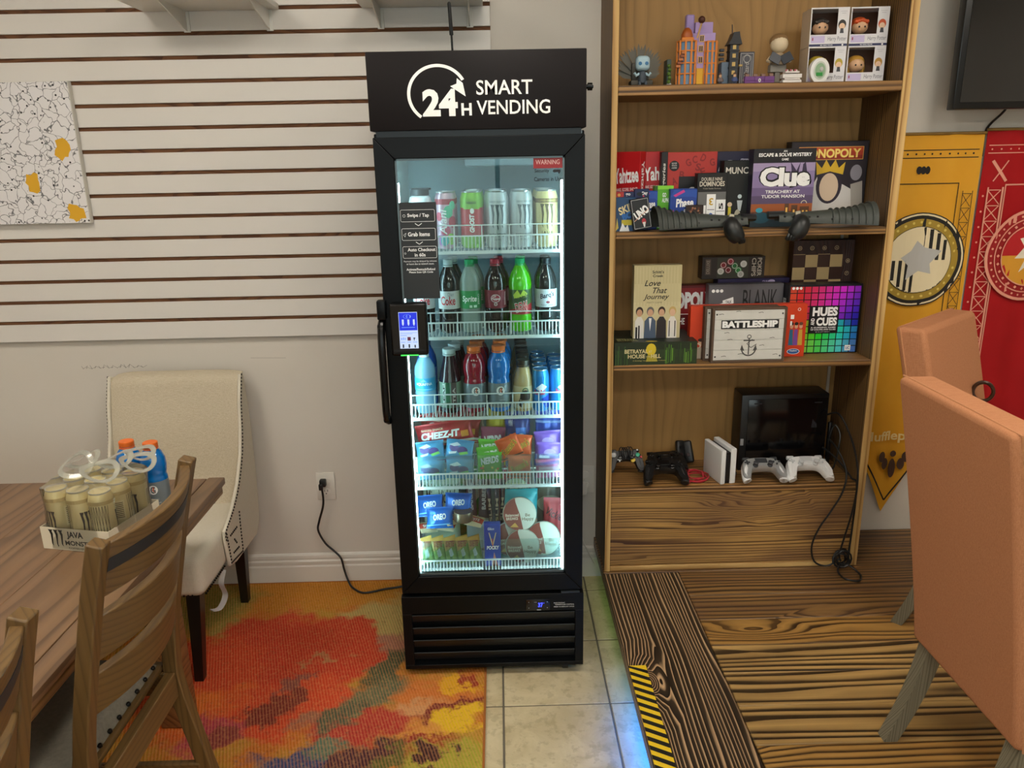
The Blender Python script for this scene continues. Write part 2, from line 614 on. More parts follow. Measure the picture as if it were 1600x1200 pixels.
# pencil scribble left on the wall
pencil = C('#8d8880', 0.8)
sg = Print(1.0, 1.0)
random.seed(3)
px = 0.0
pts = []
for i in range(46):
    pts.append((-1.56 + i * .0052 + (0.012 if i % 3 == 0 else 0), .905 + (.018 if i % 2 else .004) * random.uniform(.4, 1.0)))
sg.line(pts, .0012, pencil)
sg.line([(-.93, .935), (-.80, .932)], .0011, pencil)
sg.put(wall_back, lambda x, y, e: (x, WY - .0004 - e, y), 'pencil_marking')

# ceiling panels: frame + glowing diffuser
panel_m = emit('panel_glow', '#fff6e8', CEILING_PANEL_STRENGTH)
tc = ceiling
for i, (x, y) in enumerate([(-1.5, 1.2), (0.1, 1.2), (1.7, 1.2), (-1.5, -.7), (0.1, -.7), (1.7, -.7)]):
    t = thing('ceiling_light', 'square recessed ceiling light panel ' + ('above the dining table', 'above the floor before the fridge', 'above the stage planks', 'near the added window on the table side', 'in front of the middle of the added window', 'near the added window on the stage side')[i], 'light', (x, y, RZ - .004), 0, 'ceiling light panels')
    g = G()
    for s in (-1, 1):
        g.box((s * .29, 0, -.004), (.02, .6, .016), trim_m).box((0, s * .29, -.004), (.56, .02, .016), trim_m)
    g.obj('frame', t)
    G().box((0, 0, -.002), (.56, .56, .006), panel_m).obj('diffuser', t)

# ---------------------------------------------------------------- baseboard with moulded top
bb_prof = [(0, 0), (-.014, 0), (-.014, .075), (-.011, .082), (-.013, .090), (-.013, .098), (-.008, .104), (-.010, .112), (-.009, .122), (-.004, .128), (0, .130)]
g = G()
g.prism([(WY + a, b) for a, b in bb_prof], RX0, .40, trim_m, 'x')
struct('baseboard_back', g, 'white moulded baseboard along the wall', angle=.3)

# ---------------------------------------------------------------- tiled floor
def tile_mat():
    m = NT('ceramic_tile')
    v = m.coord(rand=7.0)
    n1 = m.noise(v, 9, 4, .6, .6)
    n2 = m.noise(v, 34, 4, .65)
    c = m.mix(m.ramp(n1, [(.35, 0.0), (.65, 1.0)]), '#b5a682', '#cbbd9a')
    c = m.mix(m.math('MULTIPLY', m.ramp(n2, [(.52, 0.0), (.62, 1.0)]), .35), c, '#8a7c5c')
    m.col(c); m.set(.32)
    m.bump(n2, .08, .001)
    return m.mat
tm = tile_mat()
grout = mottled('grout', '#5f584b', '#6d6658', 20, .9)
floor = struct('floor', G().ab(RX0, RX1, RY0, WY, -.05, -.003, grout), 'beige ceramic tile floor with dark grout')
TP = .3285
tile_me = None
ix0 = int(math.floor((RX0 + .02) / TP)); ix1 = int(math.ceil((.75 + .02) / TP))
iy0 = int(math.floor((-.4 - 2.005) / TP)) ; iy1 = int(math.ceil((WY - 2.005) / TP))
iy0 = -8
for ix in range(ix0, ix1):
    for iy in range(iy0, iy1):
        x0, x1 = -.02 + ix * TP, -.02 + (ix + 1) * TP
        y0, y1 = 2.005 + iy * TP, 2.005 + (iy + 1) * TP
        x0c, x1c, y1c = max(x0, RX0), x1, min(y1, WY)
        if x1c - x0c < .02 or y1c - y0 < .02: continue
        if abs((x1c - x0c) - TP) < 1e-6 and abs((y1c - y0) - TP) < 1e-6:
            if tile_me is None:
                o = G().box((0, 0, -.003), (TP - .006, TP - .006, .006), tm, .0015, seg=1).obj('tile', floor)
                tile_me = o.data
            else:
                o = bpy.data.objects.new('tile', tile_me); COL.objects.link(o); o.parent = floor
        else:
            o = G().box((0, 0, -.003), (x1c - x0c - .006, y1c - y0 - .006, .006), tm, .0015, seg=1).obj('tile', floor)
        o.location = ((x0c + x1c) / 2, (y0 + y1c) / 2, 0)

# ---------------------------------------------------------------- slat wall panel
slat_m = mottled('white_laminate', '#dbd7d0', '#d3cec8', 2.0, .42)
groove_m = wood('fibreboard_groove', 0, '#4a2c18', '#7a5232', '#5f3c22', 40, rough=.9, rand=3.0)
g = G().ab(RX0 + .02, -.012, WY - .016, WY - .0005, 1.018, 2.70, groove_m)
sw = g.obj('slatwall_panel')
tag(sw, 'white slatwall panel with dark brown grooves mounted on the wall', 'wall panel', kind='structure')
PITCH = .0732
zz = 1.018
GRV = .0125
first = True
while zz < 2.69:
    z1 = min((1.0810 if first else zz + PITCH - GRV), 2.70)
    G().ab(RX0 + .02, -.012, WY - .022, WY - .016, zz, z1, slat_m, .0012, 1).obj('slat', sw)
    zz = z1 + GRV
    first = False

# ---------------------------------------------------------------- raised stage
wd_lo = wood('burnt_pine_soft', 0, '#2a1a10', '#a98049', '#5d4338', 46, .30, .6, 2.6, .42, .42, .55, knots=6, ku=1.3, kv=5, streak=.45)
wd_hi = wood('burnt_pine_striped', 0, '#180d06', '#d2aa68', '#4d3216', 32, .20, .6, 2.0, .44, .42, .38, knots=5, ku=.8, kv=4, fade=.1, streak=.35, vary=3.2)
wd_or = wood('burnt_pine_amber', 0, '#2f1c0c', '#c49650', '#8d6430', 40, .45, .7, 2.6, .40, .42, .4, knots=8, ku=1.6, kv=5, streak=.4, vary=2.4)
wd_bd = wood('charred_border_pine', 1, '#110a06', '#d4ae84', '#1a0f08', 84, .6, .6, 2.2, .80, .42, .2, rand=5.0, streak=.15, knots=12, ku=2.4, kv=5.5, fade=.05)
stage = tag(G().ab(.405, RX1 - .01, .25, WY - .002, .0, SZ - .04, mottled('stage_riser', '#3b2817', '#241509', 6, .7)).obj('floor_stage'),
            'raised wooden stage floor of burnt striped planks', kind='structure')
SX0, SX1 = .35, .622
ys = [.25, .43, .585, .74, .895, 1.05, 1.19, 1.335, 1.475, 1.617, 1.765, 1.905, 2.04, 2.178, 2.325, 2.488, 2.625, WY - .003]
for i in range(len(ys) - 1):
    ym = (ys[i] + ys[i + 1]) / 2
    mt = (wd_hi, wd_hi, wd_or, wd_hi, wd_hi, wd_or, wd_hi, wd_or, wd_or, wd_hi, wd_hi, wd_hi, wd_or, wd_lo, wd_lo, wd_lo, wd_lo)[i]
    x0 = SX1 + .002 if ym < 2.5 else SX0
    o = G().box((0, 0, 0), (RX1 - .01 - x0, ys[i + 1] - ys[i] - .0018, .04), mt, .002, seg=1).obj('plank', stage)
    o.location = ((x0 + RX1 - .01) / 2, ym, SZ - .02)
b = G().box((0, 0, 0), (SX1 - SX0, 2.487 - .25, .04), wd_bd, .004, seg=1).obj('border_plank', stage)
b.location = ((SX0 + SX1) / 2, (2.487 + .25) / 2, SZ - .02)
# hazard tape
tape = G().box((0, 0, 0), (.052, 1.69, .0008), C('#e0bd22', .5)).obj('hazard_tape', stage)
tape.location = (.3785, 1.107, SZ + .0006)
tape['label'] = 'yellow and black striped hazard tape'
g = G()
k = -.845
while k < .83:
    a0, a1 = -.026, .026
    sh = .030
    p = [(a0, min(k + sh, .845)), (a1, max(k, -.845)), (a1, min(k + .0165, .845)), (a0, min(k + sh + .0165, .845))]
    g.add([(x, y, .0006) for x, y in p], [[0, 1, 2, 3]], C('#141414', .5))
    k += .033
g.obj('stripe', tape, angle=0, fix=False)
# glowing strip under the lip
for (y0, y1, hx, k) in ((.3, 1.95, '#007cff', 1.0), (1.95, 2.12, '#2a9cf0', .25), (2.12, 2.76, '#c8ff80', .03)):
    o = G().ab(.392, .400, y0, y1, .100, .110, emit('stage_led', hx, STAGE_LED_STRENGTH * k)).obj('light_strip', stage)
G().ab(.400, .405, .3, 2.76, .096, .125, C('#dddddd')).ab(.384, .386, .3, 2.76, .096, .128, C('#888888')).ab(.386, .400, .3, 2.76, .124, .128, C('#888888')).obj('added_strip_hood', stage)  # unseen channel with an added lip that keeps blue light off the chairs

# ================================================================ RUG
def rug_mat():
    m = NT('woven_abstract_rug')
    tcn = m.n('ShaderNodeTexCoord')
    v0 = tcn.outputs['Object']
    def warp(sc, amt, det):
        w = m.n('ShaderNodeVectorMath', operation='SCALE')
        sb = m.n('ShaderNodeVectorMath', operation='SUBTRACT')
        m.l(m.noise(v0, sc, det, .65, col=True), sb.inputs[0]); sb.inputs[1].default_value = (.5, .5, .5)
        m.l(sb.outputs[0], w.inputs[0]); w.inputs['Scale'].default_value = amt
        ad = m.n('ShaderNodeVectorMath', operation='ADD')
        m.l(v0, ad.inputs[0]); m.l(w.outputs[0], ad.inputs[1])
        return ad.outputs[0]
    vw = warp(7.0, .34, 7)
    def blob(cx, cy, rx, ry, rot=0.0, soft=.35):
        mp = m.n('ShaderNodeMapping', vector_type='TEXTURE')
        mp.inputs['Location'].default_value = (cx, cy, 0); mp.inputs['Rotation'].default_value = (0, 0, rot); mp.inputs['Scale'].default_value = (rx, ry, 1)
        m.l(vw, mp.inputs['Vector'])
        sp = m.n('ShaderNodeSeparateXYZ'); m.l(mp.outputs[0], sp.inputs[0])
        d = m.math('ADD', m.math('MULTIPLY', sp.outputs[0], sp.outputs[0]), m.math('MULTIPLY', sp.outputs[1], sp.outputs[1]))
        mr = m.n('ShaderNodeMapRange'); mr.inputs[1].default_value = 1.0 + soft; mr.inputs[2].default_value = 1.0 - soft
        m.l(d, mr.inputs[0])
        return mr.outputs[0]
    c = m.mix(m.ramp(m.noise(v0, 5, 5, .7), [(.4, 0.0), (.6, 1.0)]), '#b5651f', '#a8842c')
    for (cx, cy, rx, ry, rot, col, soft) in [
        (-.70, 2.70, .45, .11, 0, '#b4761c', .5), (-.30, 2.66, .25, .08, 0, '#a9761d', .5),
        (-1.18, 2.60, .20, .16, .3, '#7d7a34', .5), (-1.02, 2.48, .10, .06, .4, '#8a7f3a', .5),
        (-.45, 2.47, .15, .16, .2, '#a99a5c', .4), (-.41, 2.32, .13, .10, .2, '#9c6a58', .5),
        (-.80, 2.23, .30, .32, .1, '#b52a1c', .18), (-.60, 2.30, .17, .20, -.3, '#b32a1a', .2), (-1.02, 2.15, .2, .26, 0, '#bd361c', .25),
        (-.95, 2.02, .16, .10, .3, '#d0641f', .5), (-.68, 2.02, .20, .14, .2, '#c43c20', .35),
        (-.40, 2.20, .055, .11, -.35, '#2f4a34', .5), (-.47, 2.02, .06, .16, -.65, '#556349', .6), (-.38, 2.07, .05, .07, -.2, '#3f5b45', .6),
        (-.25, 2.03, .14, .12, 0, '#c06a2a', .4), (-.17, 2.11, .07, .06, 0, '#d6a017', .4), (-.13, 2.13, .03, .05, 0, '#8e2a1c', .4),
        (-.30, 1.98, .08, .05, .4, '#c08a5a', .5), (-.19, 1.97, .11, .03, .35, '#6e1f22', .4),
        (-.14, 1.93, .07, .05, .3, '#d9b21c', .4), (-.30, 1.88, .12, .05, .2, '#c98a3a', .5),
        (-.46, 1.90, .17, .07, .1, '#a32a28', .4), (-.24, 1.83, .1, .04, .2, '#8a2420', .4),
        (-.52, 1.95, .05, .08, -.4, '#3c5140', .6), (-.62, 1.92, .05, .05, 0, '#8b5a48', .5),
        (-.76, 2.0, .075, .06, .4, '#6b1f22', .35), (-.70, 2.07, .04, .05, .4, '#6f2424', .35), (-.69, 2.15, .035, .05, -.5, '#7d4340', .5),
        (-.62, 2.26, .05, .02, .6, '#a06a45', .6), (-.88, 1.90, .11, .09, .2, '#a8324a', .4), (-.84, 1.88, .06, .06, .2, '#7b2f33', .4),
        (-.17, 1.76, .14, .09, 0, '#9c9a35', .4), (-.22, 1.80, .05, .03, 0, '#2a1a24', .4),
        (-.60, 1.77, .13, .06, .2, '#24426a', .4), (-.44, 1.77, .12, .06, .2, '#3a2030', .4), (-.52, 1.84, .07, .03, .2, '#4b6a58', .5),
        (-.35, 1.77, .06, .04, 0, '#4f5a2a', .4), (-.70, 1.60, .3, .1, .1, '#b8452a', .4), (-.3, 1.55, .2, .1, -.2, '#77803a', .4)]:
        c = m.mix(blob(cx, cy, rx, ry, rot, soft), c, col)
    # speckle of loose fibres
    sp = m.ramp(m.noise(v0, 90, 4, .75), [(.50, 0.0), (.62, 1.0)])
    c = m.mix(m.math('MULTIPLY', sp, .18), c, '#e0b070')
    sp2 = m.ramp(m.noise(v0, 70, 4, .75, .3), [(.55, 0.0), (.66, 1.0)])
    c = m.mix(m.math('MULTIPLY', sp2, .35), c, '#3a1a14')
    # diagonal woven rows
    wv = m.n('ShaderNodeTexWave', wave_type='BANDS', bands_direction='X')
    mp = m.n('ShaderNodeMapping'); mp.inputs['Rotation'].default_value = (0, 0, -.32); m.l(v0, mp.inputs['Vector'])
    m.l(mp.outputs[0], wv.inputs['Vector']); wv.inputs['Scale'].default_value = 34.0; wv.inputs['Distortion'].default_value = .8; wv.inputs['Detail'].default_value = 1
    c = m.mix(m.math('MULTIPLY', wv.outputs['Fac'], .5), c, m.mix(.5, c, '#e89a68'))
    m.col(c); m.set(.95, spec=.1)
    m.bump(wv.outputs['Fac'], .5, .003)
    return m.mat
rug = tag(G().ab(-2.2, -.078, .6, 2.762, .001, .009, rug_mat(), .003, 1).obj('area_rug'), 'multicoloured abstract woven rug in red orange and olive', 'rug')
g = G()
bind = mottled('rug_binding', '#a86425', '#8f5220', 30, .9)
g.ab(-.081, -.074, .6, 2.762, .0005, .0105, bind, .002, 1).ab(-2.2, -.078, 2.759, 2.7655, .0005, .0105, bind, .002, 1)
g.obj('edge_binding', rug)

# ================================================================ WALL FIXTURES
plate_m = C('#dcd7cd', .4)
def outlet(x, z, label, loaded):
    t = thing('wall_outlet', label, 'outlet', (x, WY, z))
    G().box((0, -.003, 0), (.071, .006, .113), plate_m, .002).obj('cover_plate', t)
    g = G()
    for s in (-1, 1):
        rc = G().lathe([(.017, 0), (.017, .003)], C('#e6e1d8', .35), (0, -.0055, s * .0215), 16, 1, .82, (PI / 2, 0, 0)).obj('socket', t)
        if s < 0 or not loaded:
            h = G()
            for q in (-1, 1):
                h.box((q * .006, -.0087, s * .0215 + .004), (.002, .0006, .008), K_)
            h.lathe([(.0025, 0), (.0025, .0006)], K_, (0, -.0085, s * .0215 - .008), 8, rot=(PI / 2, 0, 0))
            h.obj('slot', rc, angle=0)
    G().ball((0, -.006, 0), .003, C('#cfcabf', .3), 8, 6, (1, .4, 1)).obj('screw', t)
    return t
outlet(-.695, .417, 'white wall outlet with a black plug in its top socket', True)
outlet(.312, .418, 'white wall outlet between the fridge and the bookcase', True)
blk = C('#151515', .4)
pl = thing('appliance_cable', 'black power cable running from the outlet down to the fridge', 'cable', (-.70, 2.762, .44))
plg = G().box((0, -.008, 0), (.024, .024, .030), blk, .005).box((-.006, -.022, -.012), (.016, .012, .026), blk, .004)
plg.obj('plug', pl)
path = [(-.703, 2.742, .42), (-.702, 2.745, .38), (-.708, 2.75, .34), (-.728, 2.752, .28), (-.735, 2.752, .24), (-.712, 2.752, .185), (-.68, 2.752, .15),
        (-.655, 2.748, .12), (-.645, 2.745, .07), (-.632, 2.735, .03), (-.61, 2.70, .018), (-.565, 2.662, .0155), (-.52, 2.668, .0155), (-.48, 2.684, .0155), (-.40, 2.70, .02), (-.345, 2.70, .06)]
G().tube([(a + .70, b - 2.762, c - .44) for a, b, c in smooth_path(path, 6)], .0042, blk, 8).obj('cable', pl)
ad = thing('power_adapter', 'white adapter block plugged in behind the fridge', 'adapter', (.298, WY - .012, .39))
G().box((0, -.018, .0), (.038, .026, .05), C('#d8d3ca', .4), .004).obj('housing', ad)
G().tube(smooth_path([(0, -.02, -.02), (-.01, -.02, -.08), (.0, -.015, -.2), (.03, -.014, -.28), (.055, -.01, -.33)], 5), .0025, C('#cfcac0', .5), 6).obj('cable', ad)
# slatwall display shelves up high
white_pl = C('#dad8d0', .45)
def slat_shelf(x0, x1, bx, label):
    yb = WY - .0225
    t = thing('slatwall_shelf', label, 'shelf', ((x0 + x1) / 2, yb, 2.105))
    cx = (x0 + x1) / 2
    g = G()
    g.box((0, -.125, .009), (x1 - x0, .25, .018), white_pl, .002)
    g.obj('shelf_board', t)
    for x in bx:
        br = G()
        br.prism([(0, 0), (-.22, 0), (-.22, -.006), (-.03, -.056), (0, -.062)], x - cx - .002, x - cx + .002, white_pl, 'x')
        b = br.obj('bracket', t)
        G().ab(x - cx - .010, x - cx + .012, -.004, 0, -.064, 0, white_pl, .001, 1).obj('mounting_plate', b)
slat_shelf(-1.14, -.70, (-1.005, -.735), 'white slatwall shelf on two triangular brackets above the doodle canvas side')
slat_shelf(-.43, -.035, (-.372, -.08), 'white slatwall shelf on two brackets above the fridge sign')

# canvas print
cv = thing('canvas_print', 'square white canvas covered in fine black doodle lines with yellow shapes', 'wall art', (-1.64, WY - .0225, 1.438))
def doodle():
    m = NT('doodle_canvas')
    v = m.coord()
    w = m.n('ShaderNodeVectorMath', operation='SCALE'); m.l(m.noise(v, 22, 2, .5, col=True), w.inputs[0]); w.inputs['Scale'].default_value = .07
    ad = m.n('ShaderNodeVectorMath', operation='ADD'); m.l(v, ad.inputs[0]); m.l(w.outputs[0], ad.inputs[1])
    vo = m.n('ShaderNodeTexVoronoi', feature='DISTANCE_TO_EDGE'); m.l(ad.outputs[0], vo.inputs['Vector']); vo.inputs['Scale'].default_value = 26
    ln = m.ramp(vo.outputs['Distance'], [(.012, 0.0), (.035, 1.0)])
    vo2 = m.n('ShaderNodeTexVoronoi', feature='F1'); m.l(v, vo2.inputs['Vector']); vo2.inputs['Scale'].default_value = 42
    dt = m.ramp(vo2.outputs['Distance'], [(.12, 0.0), (.16, 1.0)])
    c = m.mix(ln, '#6b6a6c', '#dedbdb')
    c = m.mix(dt, '#2a2a2c', c)
    m.col(c); m.set(.8)
    return m.mat
g = G().box((0, -.012, .23), (.46, .024, .46), mottled('canvas_edge', '#d9d6cd', '#cdcabf', 20, .85), .002, seg=1)
g.obj('stretcher', cv)
G().ab(-.2285, .2285, -.0252, -.0242, .0015, .4585, doodle()).obj('print_face', cv)
ye = C('#d9a521', .7)
p = Print(.46, .46)
random.seed(5)
for (u, vv, r) in ((.885, .53, .028), (.97 - .06, .075, .030), (.63, .30, .026), (.30, .62, .028), (.12, .2, .026)):
    pts = []
    for k in range(14):
        a = 2 * PI * k / 14
        rr = r * random.uniform(.65, 1.2) / .46
        pts.append((u + rr * math.cos(a), min(.985, vv + 1.2 * rr * math.sin(a))))
    pts = [(min(max(a, .01), .99), min(max(b, .01), .99)) for a, b in pts]
    p = Print(.46, .46)
    p.poly(pts, ye)
    p.put(cv, lambda x, y, e: (x - .23, -.0254 - e, y), 'yellow_patch')
# ================================================================ BOOKCASE
bk_side = wood('bookcase_side_pine', 2, '#2c1c0f', '#94703f', '#5a4228', 90, .4, .6, 2.5, .45, .55, .5, knots=5, ku=1.5, kv=4)
bk_edge = wood('bookcase_raw_edge', 2, '#8a5e2a', '#dfbb7a', '#c79a55', 30, .3, .5, 3, .25, .6, .4, streak=.15)
bk_edgeh = wood('bookcase_raw_rail', 0, '#8a5e2a', '#dfbb7a', '#8f632c', 30, .3, .5, 3, .25, .6, .6, streak=.15)
bk_shelf = wood('bookcase_shelf_pine', 0, '#3f2913', '#bd8e52', '#6e4d2e', 60, .3, .6, 2.5, .45, .5, .45)
bk_front = wood('bookcase_drawer_pine', 0, '#3c2210', '#d6a862', '#5a3a36', 80, .6, .6, 2.0, .34, .45, .6, knots=12, ku=1.6, kv=4.0, vary=3.0, rand=4.0, fade=.6, streak=.3)
bk_back = wood('bookcase_plywood', 2, '#94703e', '#b58a4e', '#a07a44', 26, .5, .9, 2.0, .3, .6, .6, bump=.03, streak=.45, fade=.6, knots=4, ku=2, kv=3)
BX0, BX1, BF, BB = .356, 1.279, 2.50, WY - .003
bk = thing('bookcase', 'tall burnt pine bookcase holding games, toys and controllers', 'bookcase', (.82, 2.64, SZ))
def W(o):   # put world-coordinate mesh under the bookcase
    o.location = (-.82, -2.64, -SZ)
    return o
BT = 2.45
for (x0, x1) in ((BX0, BX0 + .019), (BX1 - .027, BX1)):
    s = W(G().ab(x0, x1, BF + .004, BB, SZ, BT, bk_side, .0015, 1).obj('side_panel', bk))
    e = G().ab(x0, x1, BF, BF + .0042, SZ, BT, bk_edge, .001, 1).obj('edge_strip', s)
W(G().ab(BX0 + .019, BX1 - .027, BB - .008, BB, SZ, BT, bk_back).obj('back_panel', bk))
IX0, IX1 = BX0 + .0195, BX1 - .0275
for z, t in ((1.830, .030), (1.387, .022), (.945, .020), (.493, .020), (2.30, .022)):
    o = W(G().ab(IX0, IX1, BF + .001, BB - .008, z - t, z, bk_shelf, .002, 1).obj('shelf_board', bk))
W(G().ab(IX0, IX1, BF + .006, BF + .026, SZ + .022, .471, bk_front, .002, 1).obj('drawer_front', bk))
W(G().ab(IX0, IX1, BF, BF + .03, SZ, SZ + .02, bk_edgeh, .002, 1).obj('bottom_rail', bk))
W(G().ab(IX0, IX1, BF + .03, BB - .008, SZ + .001, SZ + .02, bk_shelf).obj('bottom_board', bk))
W(G().ab(1.222, 1.232, BB - .014, BB - .0085, .494, 1.36, C('#b9b2a4', .5)).obj('cable_cover', bk))
W(G().ab(BX0 + .019, BX1 - .027, BF + .004, BB, BT - .02, BT, bk_shelf).obj('top_board', bk))

# ================================================================ DINING TABLE
tb_m = wood('table_walnut', 1, '#5a4330', '#8d6d4e', '#765840', 22, .8, .6, 3.0, .3, .38, .6, bump=.08, streak=.3)
tb_e = wood('table_edge', 1, '#5b3d24', '#9a7549', '#7c5a36', 40, .6, .8, 4.0, .3, .4, .4)
TZ = .72
tb = thing('dining_table', 'large brown wooden dining table with plank top and moulded edge', 'table', (-1.55, 1.1, 0))
TX0, TX1, TY0, TY1 = -1.85, -.838, -.05, 2.155
tx = TX0
for i in range(5):
    w = (TX1 - .051 - TX0) / 5
    x0 = TX0 + i * w
    o = G().box((0, 0, 0), (w - .0008, TY1 - TY0 - .02, .022), tb_m, .001, seg=1).obj('plank', tb, (x0 + w / 2 + 1.55, (TY0 + TY1) / 2 - 1.1, TZ - .011))
o = G().box((0, 0, 0), (.05, TY1 - TY0, .022), tb_m, .004, seg=2).obj('edge_board', tb, (TX1 - .025 + 1.55, (TY0 + TY1) / 2 - 1.1, TZ - .011))
G().ab(TX0 + 1.55, TX1 + 1.55 - .008, TY0 + .008 - 1.1, TY1 - .008 - 1.1, TZ - .050, TZ - .0225, tb_e, .003).obj('lower_moulding', tb)
g = G()
for (a, b, c, d) in ((TX0 + .1, TX1 - .12, TY0 + .13, TY0 + .16), (TX0 + .1, TX1 - .12, TY1 - .16, TY1 - .13)):
    g.ab(a + 1.55, b + 1.55, c - 1.1, d - 1.1, TZ - .13, TZ - .051, tb_e, .002, 1)
g.ab(TX1 - .15 + 1.55, TX1 - .12 + 1.55, TY0 + .13 - 1.1, TY1 - .13 - 1.1, TZ - .13, TZ - .051, tb_e, .002, 1)
g.obj('apron', tb)
for x in (TX0 + .14, TX1 - .16):
    for y in (TY0 + .17, TY1 - .18):
        G().ab(x - .04 + 1.55, x + .04 + 1.55, y - .04 - 1.1, y + .04 - 1.1, .0105, TZ - .051, tb_e, .006).obj('leg', tb)

# ================================================================ LADDER-BACK CHAIRS (face -x)
lc_m = wood('ladder_chair_oak', 2, '#523d1f', '#775b33', '#624828', 60, .3, .5, 3.0, .3, .42, .6, bump=.06)
lc_h = wood('ladder_chair_rail_oak', 1, '#523d1f', '#775b33', '#654a2a', 60, .3, .5, 3.0, .3, .42, .6, bump=.06)
seat_f = mottled('grey_seat_weave', '#8b8577', '#6b665a', 120, .9, .5, 240, .001)
stud = C('#2b2622', .3, .8)
def post_path(y):
    # local frame: x = 0 at the back's top, -x towards the table; z from the floor
    return smooth_path([(.0, y, .985), (-.035, y, .85), (-.085, y, .62), (-.105, y, .48), (-.102, y, .40), (-.075, y, .25), (-.028, y, .012)], 5)
def ladder_chair(loc, label):
    t = thing('ladder_back_chair', label, 'chair', loc, 0, 'ladder-back dining chairs')
    hw = .197
    for y in (-hw, hw):
        pp = post_path(y)
        g = G()
        V, F = [], []
        n = len(pp)
        for i, p in enumerate(pp):
            tn = (pp[min(i + 1, n - 1)] - pp[max(i - 1, 0)]).normalized()
            nx = Vector((tn.z, 0, -tn.x))
            if nx.x < 0: nx = -nx
            wx = .030 if p.z > .55 else .034
            for (a, b) in ((-1, -1), (1, -1), (1, 1), (-1, 1)):
                V.append(p + nx * (a * wx / 2) + Vector((0, b * .0165, 0)))
        for i in range(n - 1):
            for k in range(4):
                F.append([i * 4 + k, i * 4 + (k + 1) % 4, (i + 1) * 4 + (k + 1) % 4, (i + 1) * 4 + k])
        F += [[0, 1, 2, 3], [(n - 1) * 4 + k for k in range(4)]]
        o = g.add(V, F, lc_m).obj('post', t, angle=.5)
        bv = o.modifiers.new('soft', 'BEVEL'); bv.width = .003; bv.segments = 2; bv.limit_method = 'ANGLE'
    def xat(z):
        pp = post_path(0)
        for a, b in zip(pp, pp[1:]):
            if b.z <= z <= a.z:
                return a.x + (b.x - a.x) * (a.z - z) / (a.z - b.z)
        return 0
    for (z0, z1, nm) in ((.868, .975, 'top_rail'), (.738, .832, 'slat'), (.622, .712, 'slat')):
        g = G()
        V, F = [], []
        n = 14
        for i in range(n + 1):
            s = -1 + 2 * i / n
            bow = .045 * (1 - s * s)
            crown = .0 if nm != 'top_rail' else .0
            for (z, dx) in ((z0, -.011), (z0, .011), (z1 + crown, .011), (z1 + crown, -.011)):
                V.append((xat(z) + bow + dx, s * (hw - .014), z))
        for i in range(n):
            for k in range(4):
                F.append([i * 4 + k, i * 4 + (k + 1) % 4, (i + 1) * 4 + (k + 1) % 4, (i + 1) * 4 + k])
        F += [[0, 1, 2, 3], [n * 4 + k for k in range(4)]]
        r = g.add(V, F, lc_h).obj(nm, t, angle=.6)
        bv = r.modifiers.new('soft', 'BEVEL'); bv.width = .003; bv.segments = 2; bv.limit_method = 'ANGLE'
        if nm == 'top_rail':
            g = G()
            def fn(u, v):
                yy = (-1 + 2 * u) * (hw - .018)
                s = yy / (hw - .014)
                z = .918 + v * .026
                return (xat(z) + .045 * (1 - s * s) + .0112, yy, z)
            g.grid(fn, 14, 1, C('#1d2126', .5), double=(.0012, 0, 0)).obj('inlay_stripe', r, fix=False)
    # seat, rails, legs
    sx0, sx1 = -.52, -.125
    G().ab(sx0, sx1, -hw - .005, hw + .005, .452, .468, lc_h, .004).obj('seat_board', t)
    g = G()
    def cush(u, v):
        a, b = 2 * u - 1, 2 * v - 1
        d = (1 - abs(a) ** 6) * (1 - abs(b) ** 6)
        return (sx0 + .012 + u * (sx1 - sx0 - .024), (b) * (hw - .012), .468 + .040 * max(d, 0) ** .35)
    cu = g.grid(cush, 24, 24, seat_f).obj('seat_cushion', t, angle=1.2, fix=False)
    g = G()
    for i in range(9):
        g.ball((sx1 - .012, -hw + .03 + i * (2 * hw - .06) / 8, .474), .0055, stud, 8, 5)
        for s in (-1, 1):
            g.ball((sx0 + .03 + i * .042, s * (hw - .012), .474), .0055, stud, 8, 5)
    g.obj('nailhead_rivet', cu)
    G().ab(-.118, -.094, -hw + .017, hw - .017, .385, .452, lc_h, .002, 1).obj('back_apron', t)
    G().ab(sx0 + .005, sx0 + .027, -hw + .02, hw - .02, .39, .452, lc_h, .002, 1).obj('front_apron', t)
    for s in (-1, 1):
        G().ab(sx0 + .02, -.118, s * (hw - .012) - .010, s * (hw - .012) + .010, .39, .452, lc_h, .002, 1).obj('side_apron', t)
        G().prism([(-.505, .452), (-.465, .452), (-.472, .012), (-.502, .012)], s * (hw - .012) - .017, s * (hw - .012) + .017, lc_m, 'y').obj('leg', t)
        G().ab(-.49, -.07, s * (hw - .012) - .009, s * (hw - .012) + .009, .16, .19, lc_h, .002, 1).obj('stretcher', t)
    G().ab(-.30, -.278, -hw + .02, hw - .02, .162, .188, lc_h, .002, 1).obj('stretcher', t)
    return t
ladder_chair((-.698, 1.40, 0.009), 'brown ladder-back dining chair pulled up beside the tray of canned drinks')
ladder_chair((-.698, .79, 0.009), 'brown ladder-back dining chair farther along the table from the wall')

